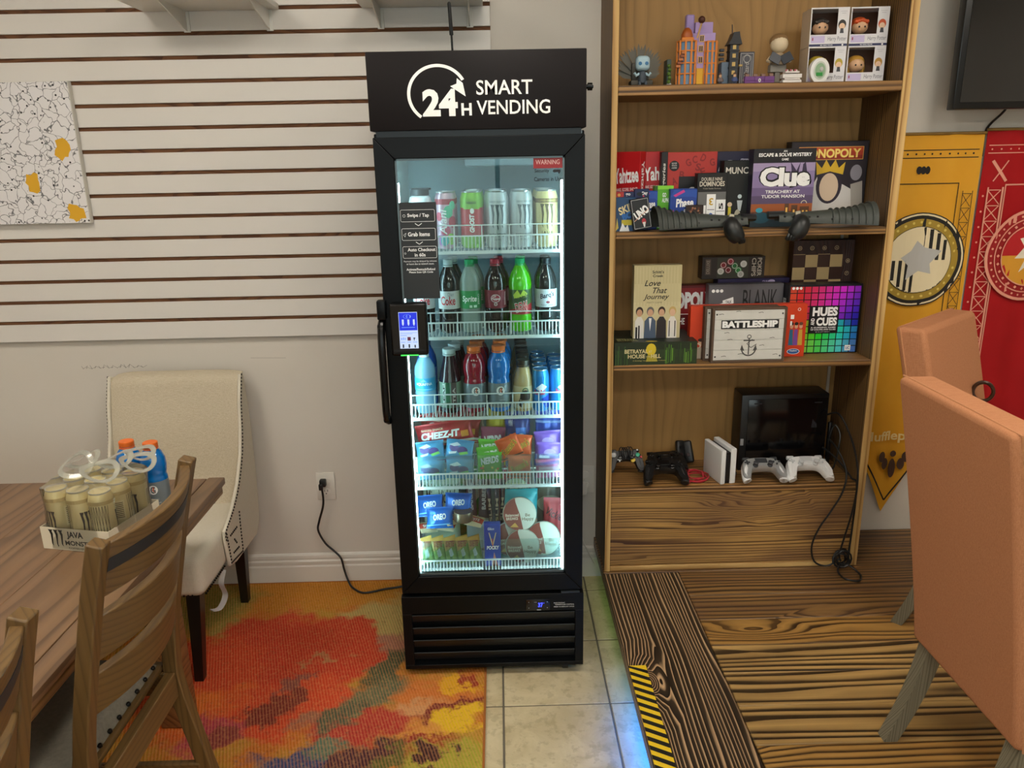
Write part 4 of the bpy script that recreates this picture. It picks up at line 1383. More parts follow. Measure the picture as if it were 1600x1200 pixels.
# ---- wire shelves
wire = C('#dfeaea', .35)
SH = [1.372, 1.122, .872, .645, .346]   # product floor heights
sh_y0, sh_y1 = 2.225, 2.655
def wire_shelf(z, tall, zrail):
    g = G()
    n = 34
    xl, xr = IXL + .012, IXR - .012
    for i in range(n + 1):
        x = xl + (xr - xl) * i / n
        g.ab(x - .0011, x + .0011, sh_y0, sh_y1, z - .0045, z - .0023, wire)
    for y in (sh_y0, sh_y0 + .14, sh_y0 + .28, sh_y1):
        g.ab(xl, xr, y - .002, y + .002, z - .0085, z - .0045, wire)
    s = FW(g, 'wire_shelf')
    g = G()
    n = 46
    for i in range(n + 1):
        x = xl + (xr - xl) * i / n
        g.ab(x - .0010, x + .0010, sh_y0 - .003, sh_y0 - .001, z - .010, z + tall, wire)
    g.ab(xl, xr, sh_y0 - .004, sh_y0 - .0, z + tall - .002, z + tall + .002, wire)
    g.ab(xl, xr, sh_y0 - .004, sh_y0 + .003, z - .013, z - .004, wire)
    if zrail:
        g.ab(xl, xr, sh_y0 - .004, sh_y0 - .0, z + zrail - .0015, z + zrail + .0015, wire)
        for i in range(7):
            x = xl + (xr - xl) * (i + .02) / 6.1
            g.ab(x - .0014, x + .0014, sh_y0 - .004, sh_y0 - .001, z, z + zrail, wire)
    FW(g, 'front_grille', s)
    FW(G().ab(IXL + .0005, xl + .002, 2.23, sh_y1, z - .012, z - .005, wire).ab(xr - .002, IXR - .0005, 2.23, sh_y1, z - .012, z - .005, wire), 'support_rail', s)
    return s
acr = clear('acrylic_front', '#f2fbfb', .16, .02, .05, '#d8f2f5')
for i, z in enumerate(SH):
    s = wire_shelf(z, .038, .068 if i < 3 else 0)
    if i >= 3:
        for (a, b) in ((-.282, -.093), (-.089, -.002), (.003, .094), (.098, .192)) if i == 3 else ((-.282, -.075), (-.018, .192)):
            FW(G().ab(a, b, sh_y0 + .003, sh_y0 + .0045, z, z + (.095 if i == 3 else .105), acr), 'acrylic_divider', s)
# column dividers (thin wires) between the drinks
for z in SH[:3]:
    pass

# ================================================================ DRINKS
def can(name, label, cat, r, h, mats, art, group=None):
    """mats: (body, lid). root mesh = can body"""
    body, lid = mats
    g = G().lathe([(r * .72, 0), (r * .84, .002), (r, .012), (r, h - .018), (r * .86, h - .004), (r * .84, h)], body, seg=28)
    o = tag(g.obj(name, angle=.5), label, cat, group)
    l = G().lathe([(r * .845, h - .0035), (r * .875, h - .002), (r * .875, h + .0008), (r * .81, h + .0008), (r * .78, h - .003), (r * .02, h - .003)], lid, seg=28).obj('lid', o)
    G().box((0, -r * .25, h - .0020), (r * .32, r * .55, .0012), lid, .0005, seg=1).obj('pull_tab', l)
    if art:
        p = Print(2 * PI * r, h - .032)
        art(p, r)
        p.on_cyl(o, r, .013)
    return o
alu = C('#b9bdbf', .28, .9)
def dup(src, loc, label, group=None, rz=0.0):
    c = copy_tree(src)
    c.location = loc; c.rotation_euler = (0, 0, rz)
    c['label'] = label
    if group: c['group'] = group
    return c
ORD = ['front', 'second', 'third', 'fourth', 'fifth', 'sixth', 'seventh']
def column(make, x, y0, z, dy, n, desc, group, xs=None, rz=0.0):
    """a line of n alike packs one behind the other; the first is built, the others copied"""
    o = make('%s, %s of its line' % (desc, ORD[0]), group)
    o.location = (x, y0, z); o.rotation_euler = (0, 0, rz)
    for k in range(1, n):
        dup(o, ((xs[k] if xs else x), y0 + k * dy, z), '%s, %s of its line' % (desc, ORD[k]), group, rz)
    return o
def claw(p, cu, v0, v1, mat, w=.30, mw=None):
    """three ragged vertical slashes"""
    s = w / 6
    for i in (-1, 0, 1):
        x = cu + i * w / 3
        p.poly([(x - s, v1), (x + s * .9, v1 - .01), (x + s * .4, v1 - .08), (x + s * .75, v1 - .2), (x + s * .2, v0 + .12), (x + s * .45, v0 + .06), (x + s * .1, v0 + (.0 if i == 0 else .07)), (x - s * .3, v0 + .15), (x - s * .15, v1 - .25), (x - s * .55, v1 - .1)], mat)
Y0 = 2.272
# top shelf ------------------------------------------------------
def jug(label, group):
    wm = C('#e8eef0', .35)
    r = .035
    o = tag(G().lathe([(.030, 0), (r, .004), (r, .125), (.030, .145), (.022, .152)], wm, seg=24).obj('drink_jug'), label, 'bottle', group)
    cap = G().lathe([(.024, .150), (.027, .152), (.027, .168), (.024, .171), (.016, .172)], C('#20252a', .4), seg=24).obj('cap', o)
    G().ab(-.004, .034, -.008, .008, .166, .172, C('#20252a', .4), .003).obj('flip_tab', cap)
    p = Print(.08, .1)
    p.poly([(.30, .66), (.55, .80), (.78, .80), (.62, .68)], C('#1a86a8')); p.poly([(.45, .62), (.72, .80), (.68, .64)], C('#2aa0c8'))
    p.text('Core', .35, .65, .45, .58, C('#2a6a9a'))
    p.on_cyl(o, r, .01)
    return o
jug('white drink jug with a black flip cap and blue leaf mark', 'drinks on the top fridge shelf').location = (-.226, Y0 + .02, SH[0])
def alani(label, group):
    def art(p, r):
        p.rect(.0, 1, .88, 1.0, C('#a32a3c'))
        for (a, b, rr, c) in ((.55, .72, .014, '#4cb890'), (.62, .50, .013, '#b5304a'), (.50, .30, .014, '#c8506e'), (.58, .12, .013, '#8ec84c'), (.44, .10, .013, '#b77ac0'), (.40, .62, .010, '#d0405a'), (.62, .86, .010, '#63c8a0'), (.48, -.02, .012, '#4ac0c0')):
            p.disc(a, max(b, .09), rr, C(c), rr * 1.25, 18)
        p.text('Alani', .405, .52, .22, .78, W_, .02, .2, PI / 2)
    return can('energy_drink_can', label, 'can', .0300, .160, (C('#c9a8b8', .3, .5), alu), art, group)
column(alani, -.152, Y0, SH[0], .066, 2, 'pink and green swirled energy drink can', 'drinks on the top fridge shelf')
def ghost(label, group):
    def art(p, r):
        p.rect(0, 1, .0, .18, C('#7dbb4a')); p.rect(0, 1, .18, .82, C('#b5222a', .35)); p.rect(0, 1, .80, 1, C('#79b530'))
        p.poly([(.38, .79), (.45, .84), (.5, .80), (.56, .86), (.62, .80), (.62, .77), (.38, .77)], C('#79b530'))
        p.text('GHOST', .47, .54, .26, .66, W_, .05, .15, PI / 2)
        p.disc(.51, .73, .006, W_, .008, 10); p.text('WARHEADS', .43, .57, .88, .94, K_, .02)
    return can('energy_drink_can', label, 'can', .0325, .160, (C('#79b530', .35, .3), alu), art, group)
column(ghost, -.077, Y0, SH[0], .068, 4, 'red energy drink can with a lime green top', 'drinks on the top fridge shelf')
def monster(base, ink, txt, cat='can'):
    def mk(label, group):
        def art(p, r):
            claw(p, .5, .28, .86, C(ink, .4), .20)
            if txt == 'JAVA':
                p.text('JAVA', .41, .59, .13, .26, C('#4a3218'), .01, .1)
                p.rect(0, 1, .88, .97, C('#6a4a24')); p.text('COFFEE+ENERGY', .36, .64, .90, .95, C('#e0c880'))
            else:
                p.text(txt, .37, .63, .15, .225, C('#3a4044'), .015); p.text('ENERGY', .44, .56, .07, .11, C('#6a7276'))
                p.text('ZERO SUGAR', .38, .62, .90, .94, C('#6a7276'))
        return can('energy_drink_can', label, 'can', .0325, .160, (C(base, .35, .35), alu), art, group)
    return mk
column(monster('#c4cacc', '#5c6468', 'MONSTER'), -.003, Y0, SH[0], .068, 4, 'silver white energy drink can beside the red can', 'drinks on the top fridge shelf', xs=[-.003, -.010, -.004, -.006])
column(monster('#c4cacc', '#5c6468', 'MONSTER'), .067, Y0, SH[0], .068, 3, 'silver white energy drink can beside the cream coffee can', 'drinks on the top fridge shelf', rz=.25)
column(monster('#d8c48a', '#5e4a2a', 'JAVA'), .139, Y0, SH[0], .068, 4, 'cream coffee energy drink can', 'drinks on the top fridge shelf')

# second shelf: soda bottles --------------------------------------
def soda(name, liquid, capc, labc, art, r=.0325, upper=None, cat='bottle', zl0=.075, zl1=.128, capw=.0145, shoulder=None, H=.218):
    def mk(label, group):
        prof = shoulder or [(.020, 0), (r * .92, .004), (r, .014), (r * .985, .030), (r * .95, .055), (r * .985, .072), (r * .985, .130), (r, .142), (r * .93, .160), (r * .68, .180), (.0135, .197), (.0125, .203)]
        o = tag(G().lathe(prof, liquid, seg=26).obj(name, angle=.8), label, cat, group)
        zc = prof[-1][1]
        c = G().lathe([(capw * .97, zc - .001), (capw, zc), (capw, zc + .013), (capw * .9, zc + .0145)], capc, seg=22).obj('cap', o)
        G().lathe([(capw * .98, zc - .006), (capw * 1.02, zc - .006), (capw * 1.02, zc - .0025), (capw * .98, zc - .0025)], capc, seg=22).obj('tamper_ring', c)
        rl = 0
        for (a, b) in zip(prof, prof[1:]):
            if b[1] >= zl0 and a[1] <= zl1:
                rl = max(rl, a[0], b[0])
        rl += .0004
        b = G().lathe([(rl, zl0), (rl, zl1)], labc, seg=26, caps=False).obj('label_band', o, fix=False)
        p = Print(2 * PI * rl, zl1 - zl0)
        art(p, rl)
        p.on_cyl(o, rl, zl0)
        return o
    return mk
def liquid(hexc, alpha=0.0, rough=.08):
    m = NT('liquid_' + hexc.lstrip('#'))
    m.col(hexc); m.set(rough, coat=.6)
    if alpha:
        t = m.n('ShaderNodeBsdfTransparent'); t.inputs[0].default_value = lin('#f4fbff')
        mx = m.n('ShaderNodeMixShader'); mx.inputs[0].default_value = alpha
        m.l(m.b.outputs[0], mx.inputs[1]); m.l(t.outputs[0], mx.inputs[2]); m.l(mx.outputs[0], m.out.inputs['Surface'])
    return m.mat
cola = liquid('#0d1216'); spritel = liquid('#a9bcb4', .35)
g2 = 'soda bottles on the second fridge shelf'
def a_dc(p, r):
    p.text('Diet', .49, .58, .72, .92, C('#8d8f92')); p.text('Coke', .38, .60, .22, .72, C('#c01f2a'), .02)
def a_sp(p, r):
    p.text('Sprite', .38, .60, .30, .72, W_, .02, .15); p.rects([(.49, .53, .06, .20), (.55, .60, .06, .20)], C('#c8ecd4')); p.text('ZERO', .62, .65, .2, .8, W_, 0, 0, PI / 2)
def a_dp(p, r):
    p.disc(.50, .55, .014, C('#a83048'), .011, 20); p.ring(.50, .55, .013, .0145, W_, 20, sy=.8); p.text('Dr', .46, .51, .60, .76, W_, .02, .2); p.text('Pepper', .44, .57, .42, .60, W_, .02, .2)
    p.ring(.50, .23, .004, .005, W_, 12); p.text('23', .48, .52, .18, .28, W_); p.rect(.64, .68, .15, .9, C('#d9a8b0'))
def a_dw(p, r):
    p.poly([(.30, .0), (.70, .0), (.70, .45), (.30, .15)], C('#a01c22')); p.poly([(.40, .80), (.46, 1.0), (.50, .80), (.54, 1.0), (.60, .85), (.60, .7), (.4, .65)], C('#b8d048'))
    p.text('Mountain', .36, .62, .52, .80, C('#173a1c'), .03, .1, .25); p.text('DEW', .42, .61, .12, .52, W_, .06, .1, .25); p.text('DEW', .425, .605, .14, .50, C('#c01f24'), .02, .1, .25)
def a_bq(p, r):
    p.text("Barq's", .40, .62, .45, .82, C('#2a2430'), .03, .2, .2); p.disc(.52, .28, .006, C('#8a3040'), .004, 12); p.text('ROOT BEER', .42, .60, .08, .16, C('#4a4450'))
column(soda('soda_bottle', cola, C('#b4c0c0'), C('#d5d8d8'), a_dc), -.152, Y0, SH[1], .069, 2, 'dark cola bottle with a silver white label and pale cap', g2, xs=[-.152, -.142])
column(soda('soda_bottle', spritel, C('#1f9a5a'), C('#0f8a45'), a_sp), -.089, Y0, SH[1], .069, 2, 'clear lemon soda bottle with a green label and green cap', g2, xs=[-.086, -.080], rz=.0)
column(soda('soda_bottle', liquid('#150d10'), C('#a8283a'), C('#7d1a2c'), a_dp), -.014, Y0, SH[1], .069, 2, 'dark soda bottle with a maroon label and red cap', g2, xs=[-.014, -.004])
column(soda('soda_bottle', liquid('#4fbe14', .0), C('#18a060'), C('#2f5a24'), a_dw, r=.0345, zl0=.055, zl1=.128), .059, Y0, SH[1], .071, 2, 'bright green soda bottle with a dark green and red label', g2, xs=[.059, .063])
column(soda('soda_bottle', cola, C('#171a20'), C('#c4c8cc'), a_bq), .136, Y0, SH[1], .069, 2, 'dark root beer bottle with a silver label and black cap', g2, xs=[.136, .137])
dup(bpy.data.objects['soda_bottle'], (-.228, Y0 + .01, SH[1]), 'dark cola bottle standing half hidden behind the payment tablet', g2)
# third shelf ------------------------------------------------------
g3 = 'bottles and cans on the third fridge shelf'
water = liquid('#9fd4ee', .45)
def a_aq(p, r):
    p.text('AQUAFINA', .36, .62, .40, .66, W_, .02); p.poly([(.44, .72), (.49, .95), (.54, .72)], C('#7ac8f0')); p.rect(.36, .62, .1, .16, C('#8ad0f0'))
column(soda('water_bottle', water, C('#e4eef2'), C('#2a9ad0'), a_aq, zl0=.075, zl1=.115, shoulder=[(.020, 0), (.030, .004), (.0325, .014), (.0315, .03), (.0325, .045), (.0315, .06), (.032, .072), (.032, .118), (.0325, .13), (.030, .148), (.020, .168), (.013, .178), (.0125, .183)]), -.236, Y0, SH[2], .07, 1, 'clear water bottle with a light blue label', g3)
def a_aqb(p, r):
    p.poly([(.4, .2), (.46, .9), (.5, .3), (.56, .8), (.6, .1)], C('#4a90d8'))
column(soda('sports_bottle', liquid('#1a50a8'), C('#2a3a6a'), C('#1a58b8'), a_aqb, r=.032), -.236, Y0 + .075, SH[2], .07, 1, 'deep blue bottle hidden behind the clear water bottle', g3)
def a_tea(p, r):
    p.rect(.44, .50, 0, 1, C('#1d5a3a')); p.rects([(.385, .43, .05, .95)], C('#cfd4d0')); p.text('LEAF', .39, .425, .1, .9, C('#20302a'), .03, 0, PI / 2); p.rect(.52, .6, .0, 1, C('#5a4a48')); p.text('TEA', .54, .58, .2, .8, C('#d8cfc8'), .02, 0, PI / 2)
tea_prof = [(.022, 0), (.031, .004), (.033, .012), (.0325, .06), (.033, .105), (.031, .112), (.028, .130), (.019, .165), (.0165, .180), (.0165, .186)]
column(soda('tea_bottle', liquid('#2a1420'), C('#b8c8c8'), C('#7d9a88'), a_tea, r=.033, zl0=.02, zl1=.10, capw=.0195, shoulder=tea_prof), -.160, Y0, SH[2], .069, 3, 'dark tea bottle with a white cap and green lettered label', g3, xs=[-.160, -.148, -.140])
gat_prof = [(.022, 0), (.031, .004), (.0345, .014), (.0345, .098), (.0335, .104), (.0315, .110), (.0345, .120), (.036, .138), (.034, .158), (.026, .178), (.0185, .186), (.018, .192)]
def gat(hexc):
    def a_g(p, r):
        p.disc(.52, .70, .013, W_, .014, 20); p.text('G', .49, .55, .56, .84, C('#5a5f62'), .03); p.poly([(.52, .84), (.545, .74), (.525, .72), (.54, .58), (.505, .71), (.52, .73)], C('#d8581e'))
        p.rect(.50, .58, .28, .34, C('#9aa2a6')); p.text('THIRST QUENCHER', .44, .6, .14, .19, C('#e8ecee'))
    return soda('sports_bottle', liquid(hexc), C('#dd6a22'), C('#7f8a90', .4, .3), a_g, r=.0345, zl0=.018, zl1=.094, capw=.0205, shoulder=gat_prof)
column(gat('#8d1428'), -.085, Y0 + .002, SH[2], .073, 3, 'red sports drink bottle with an orange cap', g3, xs=[-.085, -.080, -.075])
column(gat('#0b6ab8'), -.010, Y0 + .002, SH[2], .073, 3, 'blue sports drink bottle with an orange cap', g3, xs=[-.010, -.007, -.003])
GATB = gat('#0b6ab8')
def a_fr(p, r):
    p.disc(.53, .55, .017, C('#2a2018'), .02, 20); p.ring(.53, .80, .007, .010, C('#0d5a3a'), 16); p.poly([(.40, .2), (.48, .75), (.52, .4), (.46, .05)], C('#231a14')); p.text('Frappuccino', .44, .64, .28, .42, C('#e8dcc0'), .01, .1)
fr_prof = [(.022, 0), (.029, .003), (.0305, .012), (.0305, .085), (.0285, .105), (.0215, .128), (.0175, .140), (.0175, .146)]
column(soda('coffee_bottle', liquid('#b59a6a'), C('#4a4238', .3, .5), C('#c9b48a'), a_fr, r=.0305, zl0=.012, zl1=.082, capw=.0205, shoulder=fr_prof), .064, Y0, SH[2], .063, 6, 'glass coffee bottle with a dark metal cap', g3)
def a_rb(p, r):
    p.poly([(.30, 0), (.44, 0), (.58, 1), (.44, 1)], C('#1a7ac0', .3, .4)); p.poly([(.58, 0), (.72, 0), (.72, .45), (.50, .30)], C('#1d3fa0', .3, .4)); p.poly([(.40, .62), (.50, .5), (.62, .66), (.52, .78)], C('#e4e8ec', .3)); p.text('Red Bull', .37, .58, .42, .58, C('#b8203a'), .03, .1)
def rb(label, group):
    return can('slim_energy_can', label, 'can', .0265, .132, (C('#2f86c4', .3, .5), alu), a_rb, group)
column(rb, .117, Y0 - .006, SH[2], .055, 5, 'slim blue and silver energy can beside the coffee bottles', g3)
column(rb, .171, Y0 + .006, SH[2], .055, 4, 'slim blue and silver energy can beside the light strip', g3, rz=.5)
# ================================================================ SNACK POUCHES
def pouch(name, label, cat, w, h, t, mat, art=None, loc=(0, 0, 0), rot=(0, 0, 0), group=None, seed=1, ridge=True, crimp=None):
    rnd = random.Random(seed)
    ph = [rnd.uniform(0, 6.28) for _ in range(6)]
    def bulge(u, v):
        a = max(0.0, 1 - abs(2 * u - 1) ** 3.0)
        vv = min(max((v - .07) / .86, 0), 1)
        b = max(0.0, 1 - abs(2 * vv - 1) ** 3.0)
        e = (a ** .7) * (b ** .7)
        wr = .12 * math.sin(u * 11 + ph[0]) * math.sin(v * 7 + ph[1]) + .10 * math.sin(v * 17 + ph[2] + 3 * u) * (1 - .6 * a) + .06 * math.sin(u * 23 + ph[3])
        return t / 2 * (e * (1 + wr) + .03)
    def pos(u, v, s, e=0.0):
        squeeze = 1 - .05 * math.sin(PI * v)
        return ((u - .5) * w * squeeze, s * (bulge(u, v) + e), v * h)
    g = G()
    nu, nv = 16, 20
    V = [pos(i / nu, j / nv, -1) for j in range(nv + 1) for i in range(nu + 1)]
    V2 = [pos(i / nu, j / nv, 1) for j in range(nv + 1) for i in range(nu + 1)]
    F = [[j * (nu + 1) + i, j * (nu + 1) + i + 1, (j + 1) * (nu + 1) + i + 1, (j + 1) * (nu + 1) + i] for j in range(nv) for i in range(nu)]
    n = len(V)
    rim = [i for i in range(nu + 1)] + [j * (nu + 1) + nu for j in range(1, nv + 1)] + [nv * (nu + 1) + i for i in range(nu - 1, -1, -1)] + [j * (nu + 1) for j in range(nv - 1, 0, -1)]
    FF = F + [[i + n for i in f][::-1] for f in F] + [[a, a + n, b + n, b] for a, b in zip(rim, rim[1:] + rim[:1])]
    g.add(V + V2, FF, mat)
    o = tag(g.obj(name, angle=1.2), label, cat, group)
    o.location = (loc[0], loc[1], loc[2] + abs(math.sin(rot[1])) * w / 2 + .001); o.rotation_euler = rot
    o['half_width'] = w / 2
    if crimp:
        c = G()
        for (v0, v1) in ((0.0, .06), (.94, 1.0)):
            for k in range(3):
                v = v0 + (v1 - v0) * (k + .5) / 3
                c.ab(-w / 2 * .97, w / 2 * .97, -t * .035, t * .035, v * h - .0007, v * h + .0007, crimp)
        c.obj('crimped_seam', o)
    if art:
        p = Print(w, h)
        art(p)
        p.put(o, lambda x, y, e: pos(x / w, y / h, -1, e + .0008), 'wrapper_print', step=.00006, cut=(w / 16, h / 20))
    return o
def foil(hexc, rough=.28, metal=.25):
    return C(hexc, rough, metal)
def dpouch(src, loc, rot, label):
    c = copy_tree(src)
    c.location = (loc[0], loc[1], loc[2] + abs(math.sin(rot[1])) * src['half_width'] + .001); c.rotation_euler = rot; c['label'] = label
    return c
R_ = math.radians
z4 = SH[3] + .0005
g4 = 'snack pouches on the fourth fridge shelf'
# red cracker bags stacked flat at the back left
def a_cz(p):
    p.poly([(.0, .18), (1, .05), (1, .16), (.0, .30)], C('#e8e0d4')); p.text('CHEEZ-IT', .07, .78, .36, .66, W_, .05, .15); p.text('BAKED SNACK', .1, .5, .72, .80, C('#f0d8b0'), .02)
    p.rect(.80, .93, .3, .55, C('#d88a1e'))
cz = pouch('cracker_bag', 'red cracker bag lying lowest in the stack of red bags', 'snack bag', .185, .078, .026, foil('#a5161e'), a_cz, (-.183, 2.322, z4 + .082), (R_(-6), R_(-8), 0), g4, 2)
dpouch(cz, (-.172, 2.357, z4 + .092), (R_(-6), R_(7), 0), 'red cracker bag tilted up in the middle of the stack of red bags')
dpouch(cz, (-.178, 2.390, z4 + .098), (R_(-6), R_(-5), 0), 'red cracker bag leaning against the rainbow candy pouch')
dpouch(cz, (-.178, 2.423, z4 + .110), (R_(-6), R_(3), 0), 'red cracker bag topmost at the back of the stack of red bags')
dpouch(cz, (-.175, 2.458, z4 + .05), (R_(-6), R_(2), 0), 'red cracker bag standing behind the stack of red bags')
# support rows of pouches beneath (pale blue)
def a_bl(p):
    p.disc(.3, .55, .016, C('#5a4a90'), .012, 14); p.disc(.62, .45, .018, C('#4a3a80'), .012, 14); p.poly([(.1, .7), (.4, .85), (.55, .7), (.3, .62)], C('#dfe8ee')); p.poly([(.55, .2), (.85, .3), (.8, .42), (.5, .32)], C('#7ac860')); p.poly([(.15, .2), (.4, .28), (.42, .38), (.12, .32)], C('#e8eef4'))
bl = pouch('candy_pouch', 'pale blue and purple candy pouch in front of the red cracker bags', 'snack bag', .090, .062, .02, foil('#4a9cc8'), a_bl, (-.232, 2.256, z4 + .004), (R_(-14), 0, 0), g4, 3)
for (x, y, z, rx, ry, rz, lab) in ((-.142, 2.258, .004, -16, 3, 0, 'pale blue candy pouch beside the green gummy pouch'), (-.230, 2.272, .060, -24, -4, .1, 'pale blue candy pouch stacked beneath the lowest red cracker bag'), (-.145, 2.275, .060, -26, 6, -.1, 'pale blue candy pouch propped under the tilted red cracker bag'), (-.185, 2.29, .03, -10, 0, 0, 'pale blue candy pouch tucked behind the other blue pouches')):
    dpouch(bl, (x, y, z4 + z), (R_(rx), R_(ry), rz), lab)
def a_ny(p):
    p.disc(.5, .5, .02, C('#dccb50'), .012, 14)
pouch('chip_bag', 'yellow chip bag standing behind the rainbow candy pouch', 'snack bag', .085, .195, .03, foil('#b8a81e'), a_ny, (-.030, 2.372, z4), (R_(-6), R_(6), 0), g4, 5)
def a_ck(p):
    p.rect(.05, .95, .3, .62, C('#7d5a3a'))
    for u in (.25, .5, .75):
        p.disc(u, .80, .012, C('#8a6a40'), .012, 14)
        p.disc(u + .03, .82, .003, C('#4a3018'), .003, 8)
pouch('cookie_bag', 'cream cookie bag standing at the back of the fourth fridge shelf', 'snack bag', .10, .195, .03, foil('#d8d2c0'), a_ck, (-.105, 2.49, z4), (R_(-5), R_(-5), 0), g4, 6)
def a_nr(p):
    p.text('NERDS', .14, .86, .52, .80, W_, .05, .1, .12); p.rect(.0, 1, 0, .3, C('#3a2440'))
    for k in range(10):
        p.disc(random.uniform(.1, .9), random.uniform(.1, .45), .004, C(random.choice(['#e04a8a', '#7ad04a', '#f0c830', '#4aa0e0'])), n=8)
nr = pouch('candy_pouch', 'dark magenta candy pouch behind the green gummy pouch', 'snack bag', .080, .135, .016, foil('#7a1f48'), a_nr, (-.040, 2.328, z4 + .01), (R_(-8), R_(3), 0), g4, 7)
def a_ng(p):
    p.text('NERDS', .12, .88, .58, .84, W_, .05, .1, .15); p.rect(.05, .95, .12, .2, C('#3f8a14'))
    for k in range(9):
        p.disc(random.uniform(.1, .9), random.uniform(.2, .5), .004, C(random.choice(['#e0d04a', '#e06a2a', '#c02a4a', '#d8f080'])), n=8)
ng = pouch('candy_pouch', 'bright green gummy pouch at the front of its bin', 'snack bag', .078, .085, .014, foil('#4fa81a'), a_ng, (-.046, 2.258, z4 + .002), (R_(-12), 0, 0), g4, 8)
dpouch(ng, (-.048, 2.294, z4 + .030), (R_(-12), R_(4), 0), 'bright green gummy pouch leaning behind the front green one')
dpouch(ng, (-.046, 2.276, z4 + .012), (R_(-12), R_(-3), 0), 'bright green gummy pouch lying between the two other green ones')
def a_or(p):
    p.rect(.42, .84, .15, .72, C('#2a6fc0')); p.text('OREO', .48, .78, .25, .62, W_, .03, 0, PI / 2); p.disc(.25, .5, .006, W_, .012, 12); p.text('MINI', .15, .3, .75, .86, W_)
orp = pouch('cookie_pouch', 'dark blue cookie pouch behind the orange candy packs', 'snack bag', .085, .185, .03, foil('#13307a'), a_or, (.046, 2.352, z4 + .004), (R_(-6), 0, 0), g4, 9)
def a_or2(p):
    p.disc(.62, .40, .016, C('#c8506a'), .012, 16); p.disc(.75, .36, .012, C('#d8a8a0'), .010, 16); p.text('OREO', .08, .45, .30, .45, W_, .03, .1); p.rect(0, 1, .78, .82, C('#8aa8e0'))
o2 = pouch('cookie_pouch', 'royal blue cookie pouch behind the lilac candy pouches', 'snack bag', .088, .185, .03, foil('#1f48a8'), a_or2, (.142, 2.352, z4 + .004), (R_(-7), R_(2), 0), g4, 10)
def a_rs(p):
    p.text("Reese's", .10, .9, .36, .72, C('#f0c018'), .04, .1, .5); p.rect(0, 1, .05, .12, C('#5a2410')); p.text("Reese's", .12, .88, .38, .70, C('#4a1c0c'), .0, .1, .5)
rs = pouch('candy_pack', 'orange candy pack at the front of the orange bin', 'snack bag', .074, .072, .014, foil('#d8541a'), a_rs, (.046, 2.256, z4 + .002), (R_(-14), R_(2), 0), g4, 11)
dpouch(rs, (.030, 2.276, z4 + .050), (R_(-14), R_(-22), 0), 'orange candy pack standing crookedly beside the magenta pouch')
dpouch(rs, (.050, 2.300, z4 + .054), (R_(-14), R_(5), 0), 'orange candy pack propped upright behind the front orange one')
def a_pp(p):
    p.disc(.5, .55, .02, C('#b090d0'), .012, 16); p.rect(.1, .5, .3, .42, C('#e4dcf0')); p.poly([(.55, .2), (.95, .28), (.95, .42), (.5, .36)], C('#9a70c8'))
pp = pouch('candy_pouch', 'lilac candy pouch topmost of the lilac pouches', 'snack bag', .086, .072, .016, foil('#7a52b8'), a_pp, (.142, 2.300, z4 + .066), (R_(-12), R_(-3), 0), g4, 12)
dpouch(pp, (.142, 2.278, z4 + .034), (R_(-12), R_(4), 0), 'lilac candy pouch in the middle of the lilac pouches')
def a_pk(p):
    p.rect(.1, .9, .35, .6, C('#e4a0b8')); p.poly([(0, .65), (1, .8), (1, .95), (0, .8)], C('#8a4ab0'))
pouch('candy_pouch', 'pink and lilac candy pouch lowest at the front of its bin', 'snack bag', .086, .060, .016, foil('#c8488a'), a_pk, (.141, 2.256, z4 + .002), (R_(-12), 0, 0), g4, 13)

# ---------------------------------------------------------------- bottom shelf
z5 = SH[4] + .0005
g5 = 'snacks on the bottom fridge shelf'
def a_mv(p):
    p.rect(.0, 1, .84, .87, C('#6a8a70')); p.text('Miss Vickie’s'.replace('’', "'"), .08, .95, .64, .82, C('#1e2a20'), .01, .2); p.text('SEA SALT', .28, .78, .52, .60, C('#3a4a3c'))
mv = pouch('chip_bag', 'pale green kettle chip bag with dark script standing at the back', 'snack bag', .125, .265, .045, foil('#c8d4bc', .4, .1), a_mv, (-.215, 2.372, z5), (R_(-6), 0, 0), g5, 20)
def a_gr(p):
    p.poly([(.0, .5), (.6, .95), (1, .9), (1, .6), (.4, .4)], C('#d8e4d8')); p.rect(0, 1, .1, .3, C('#2a8a48'))
pouch('chip_bag', 'green and white chip bag behind the grey snack bars', 'snack bag', .10, .255, .04, foil('#3a9a58', .4, .1), a_gr, (-.125, 2.462, z5), (R_(-4), R_(-2), 0), g5, 21)
def a_ob(p):
    p.text('OREO', .25, .75, .42, .70, W_, .05, .1, .1); p.poly([(.0, .1), (.9, .2), (.9, .26), (0, .18)], C('#6ab0e8'))
ob = pouch('cookie_pack', 'bright blue cookie pack lying topmost in front of the pale green bag', 'snack bag', .088, .070, .024, foil('#0f62b8'), a_ob, (-.157, 2.318, z5 + .150), (R_(-20), R_(4), 0), g5, 22)
dpouch(ob, (-.246, 2.318, z5 + .146), (R_(-20), R_(-3), 0), 'bright blue cookie pack leaning toward the lit side of the bottom shelf')
dpouch(ob, (-.214, 2.282, z5 + .122), (R_(-16), R_(0), 0), 'bright blue cookie pack lowest of the three blue packs')
tag(G().lathe([(.030, 0), (.031, .002), (.031, .030), (.030, .033), (.028, .033), (.027, .031), (.001, .031)], C('#8a7a66', .3, .7), seg=26).obj('snack_tin'), 'small round metal tin beside the noodle packets', 'tin').location = (-.138, 2.300, z5 + .142)
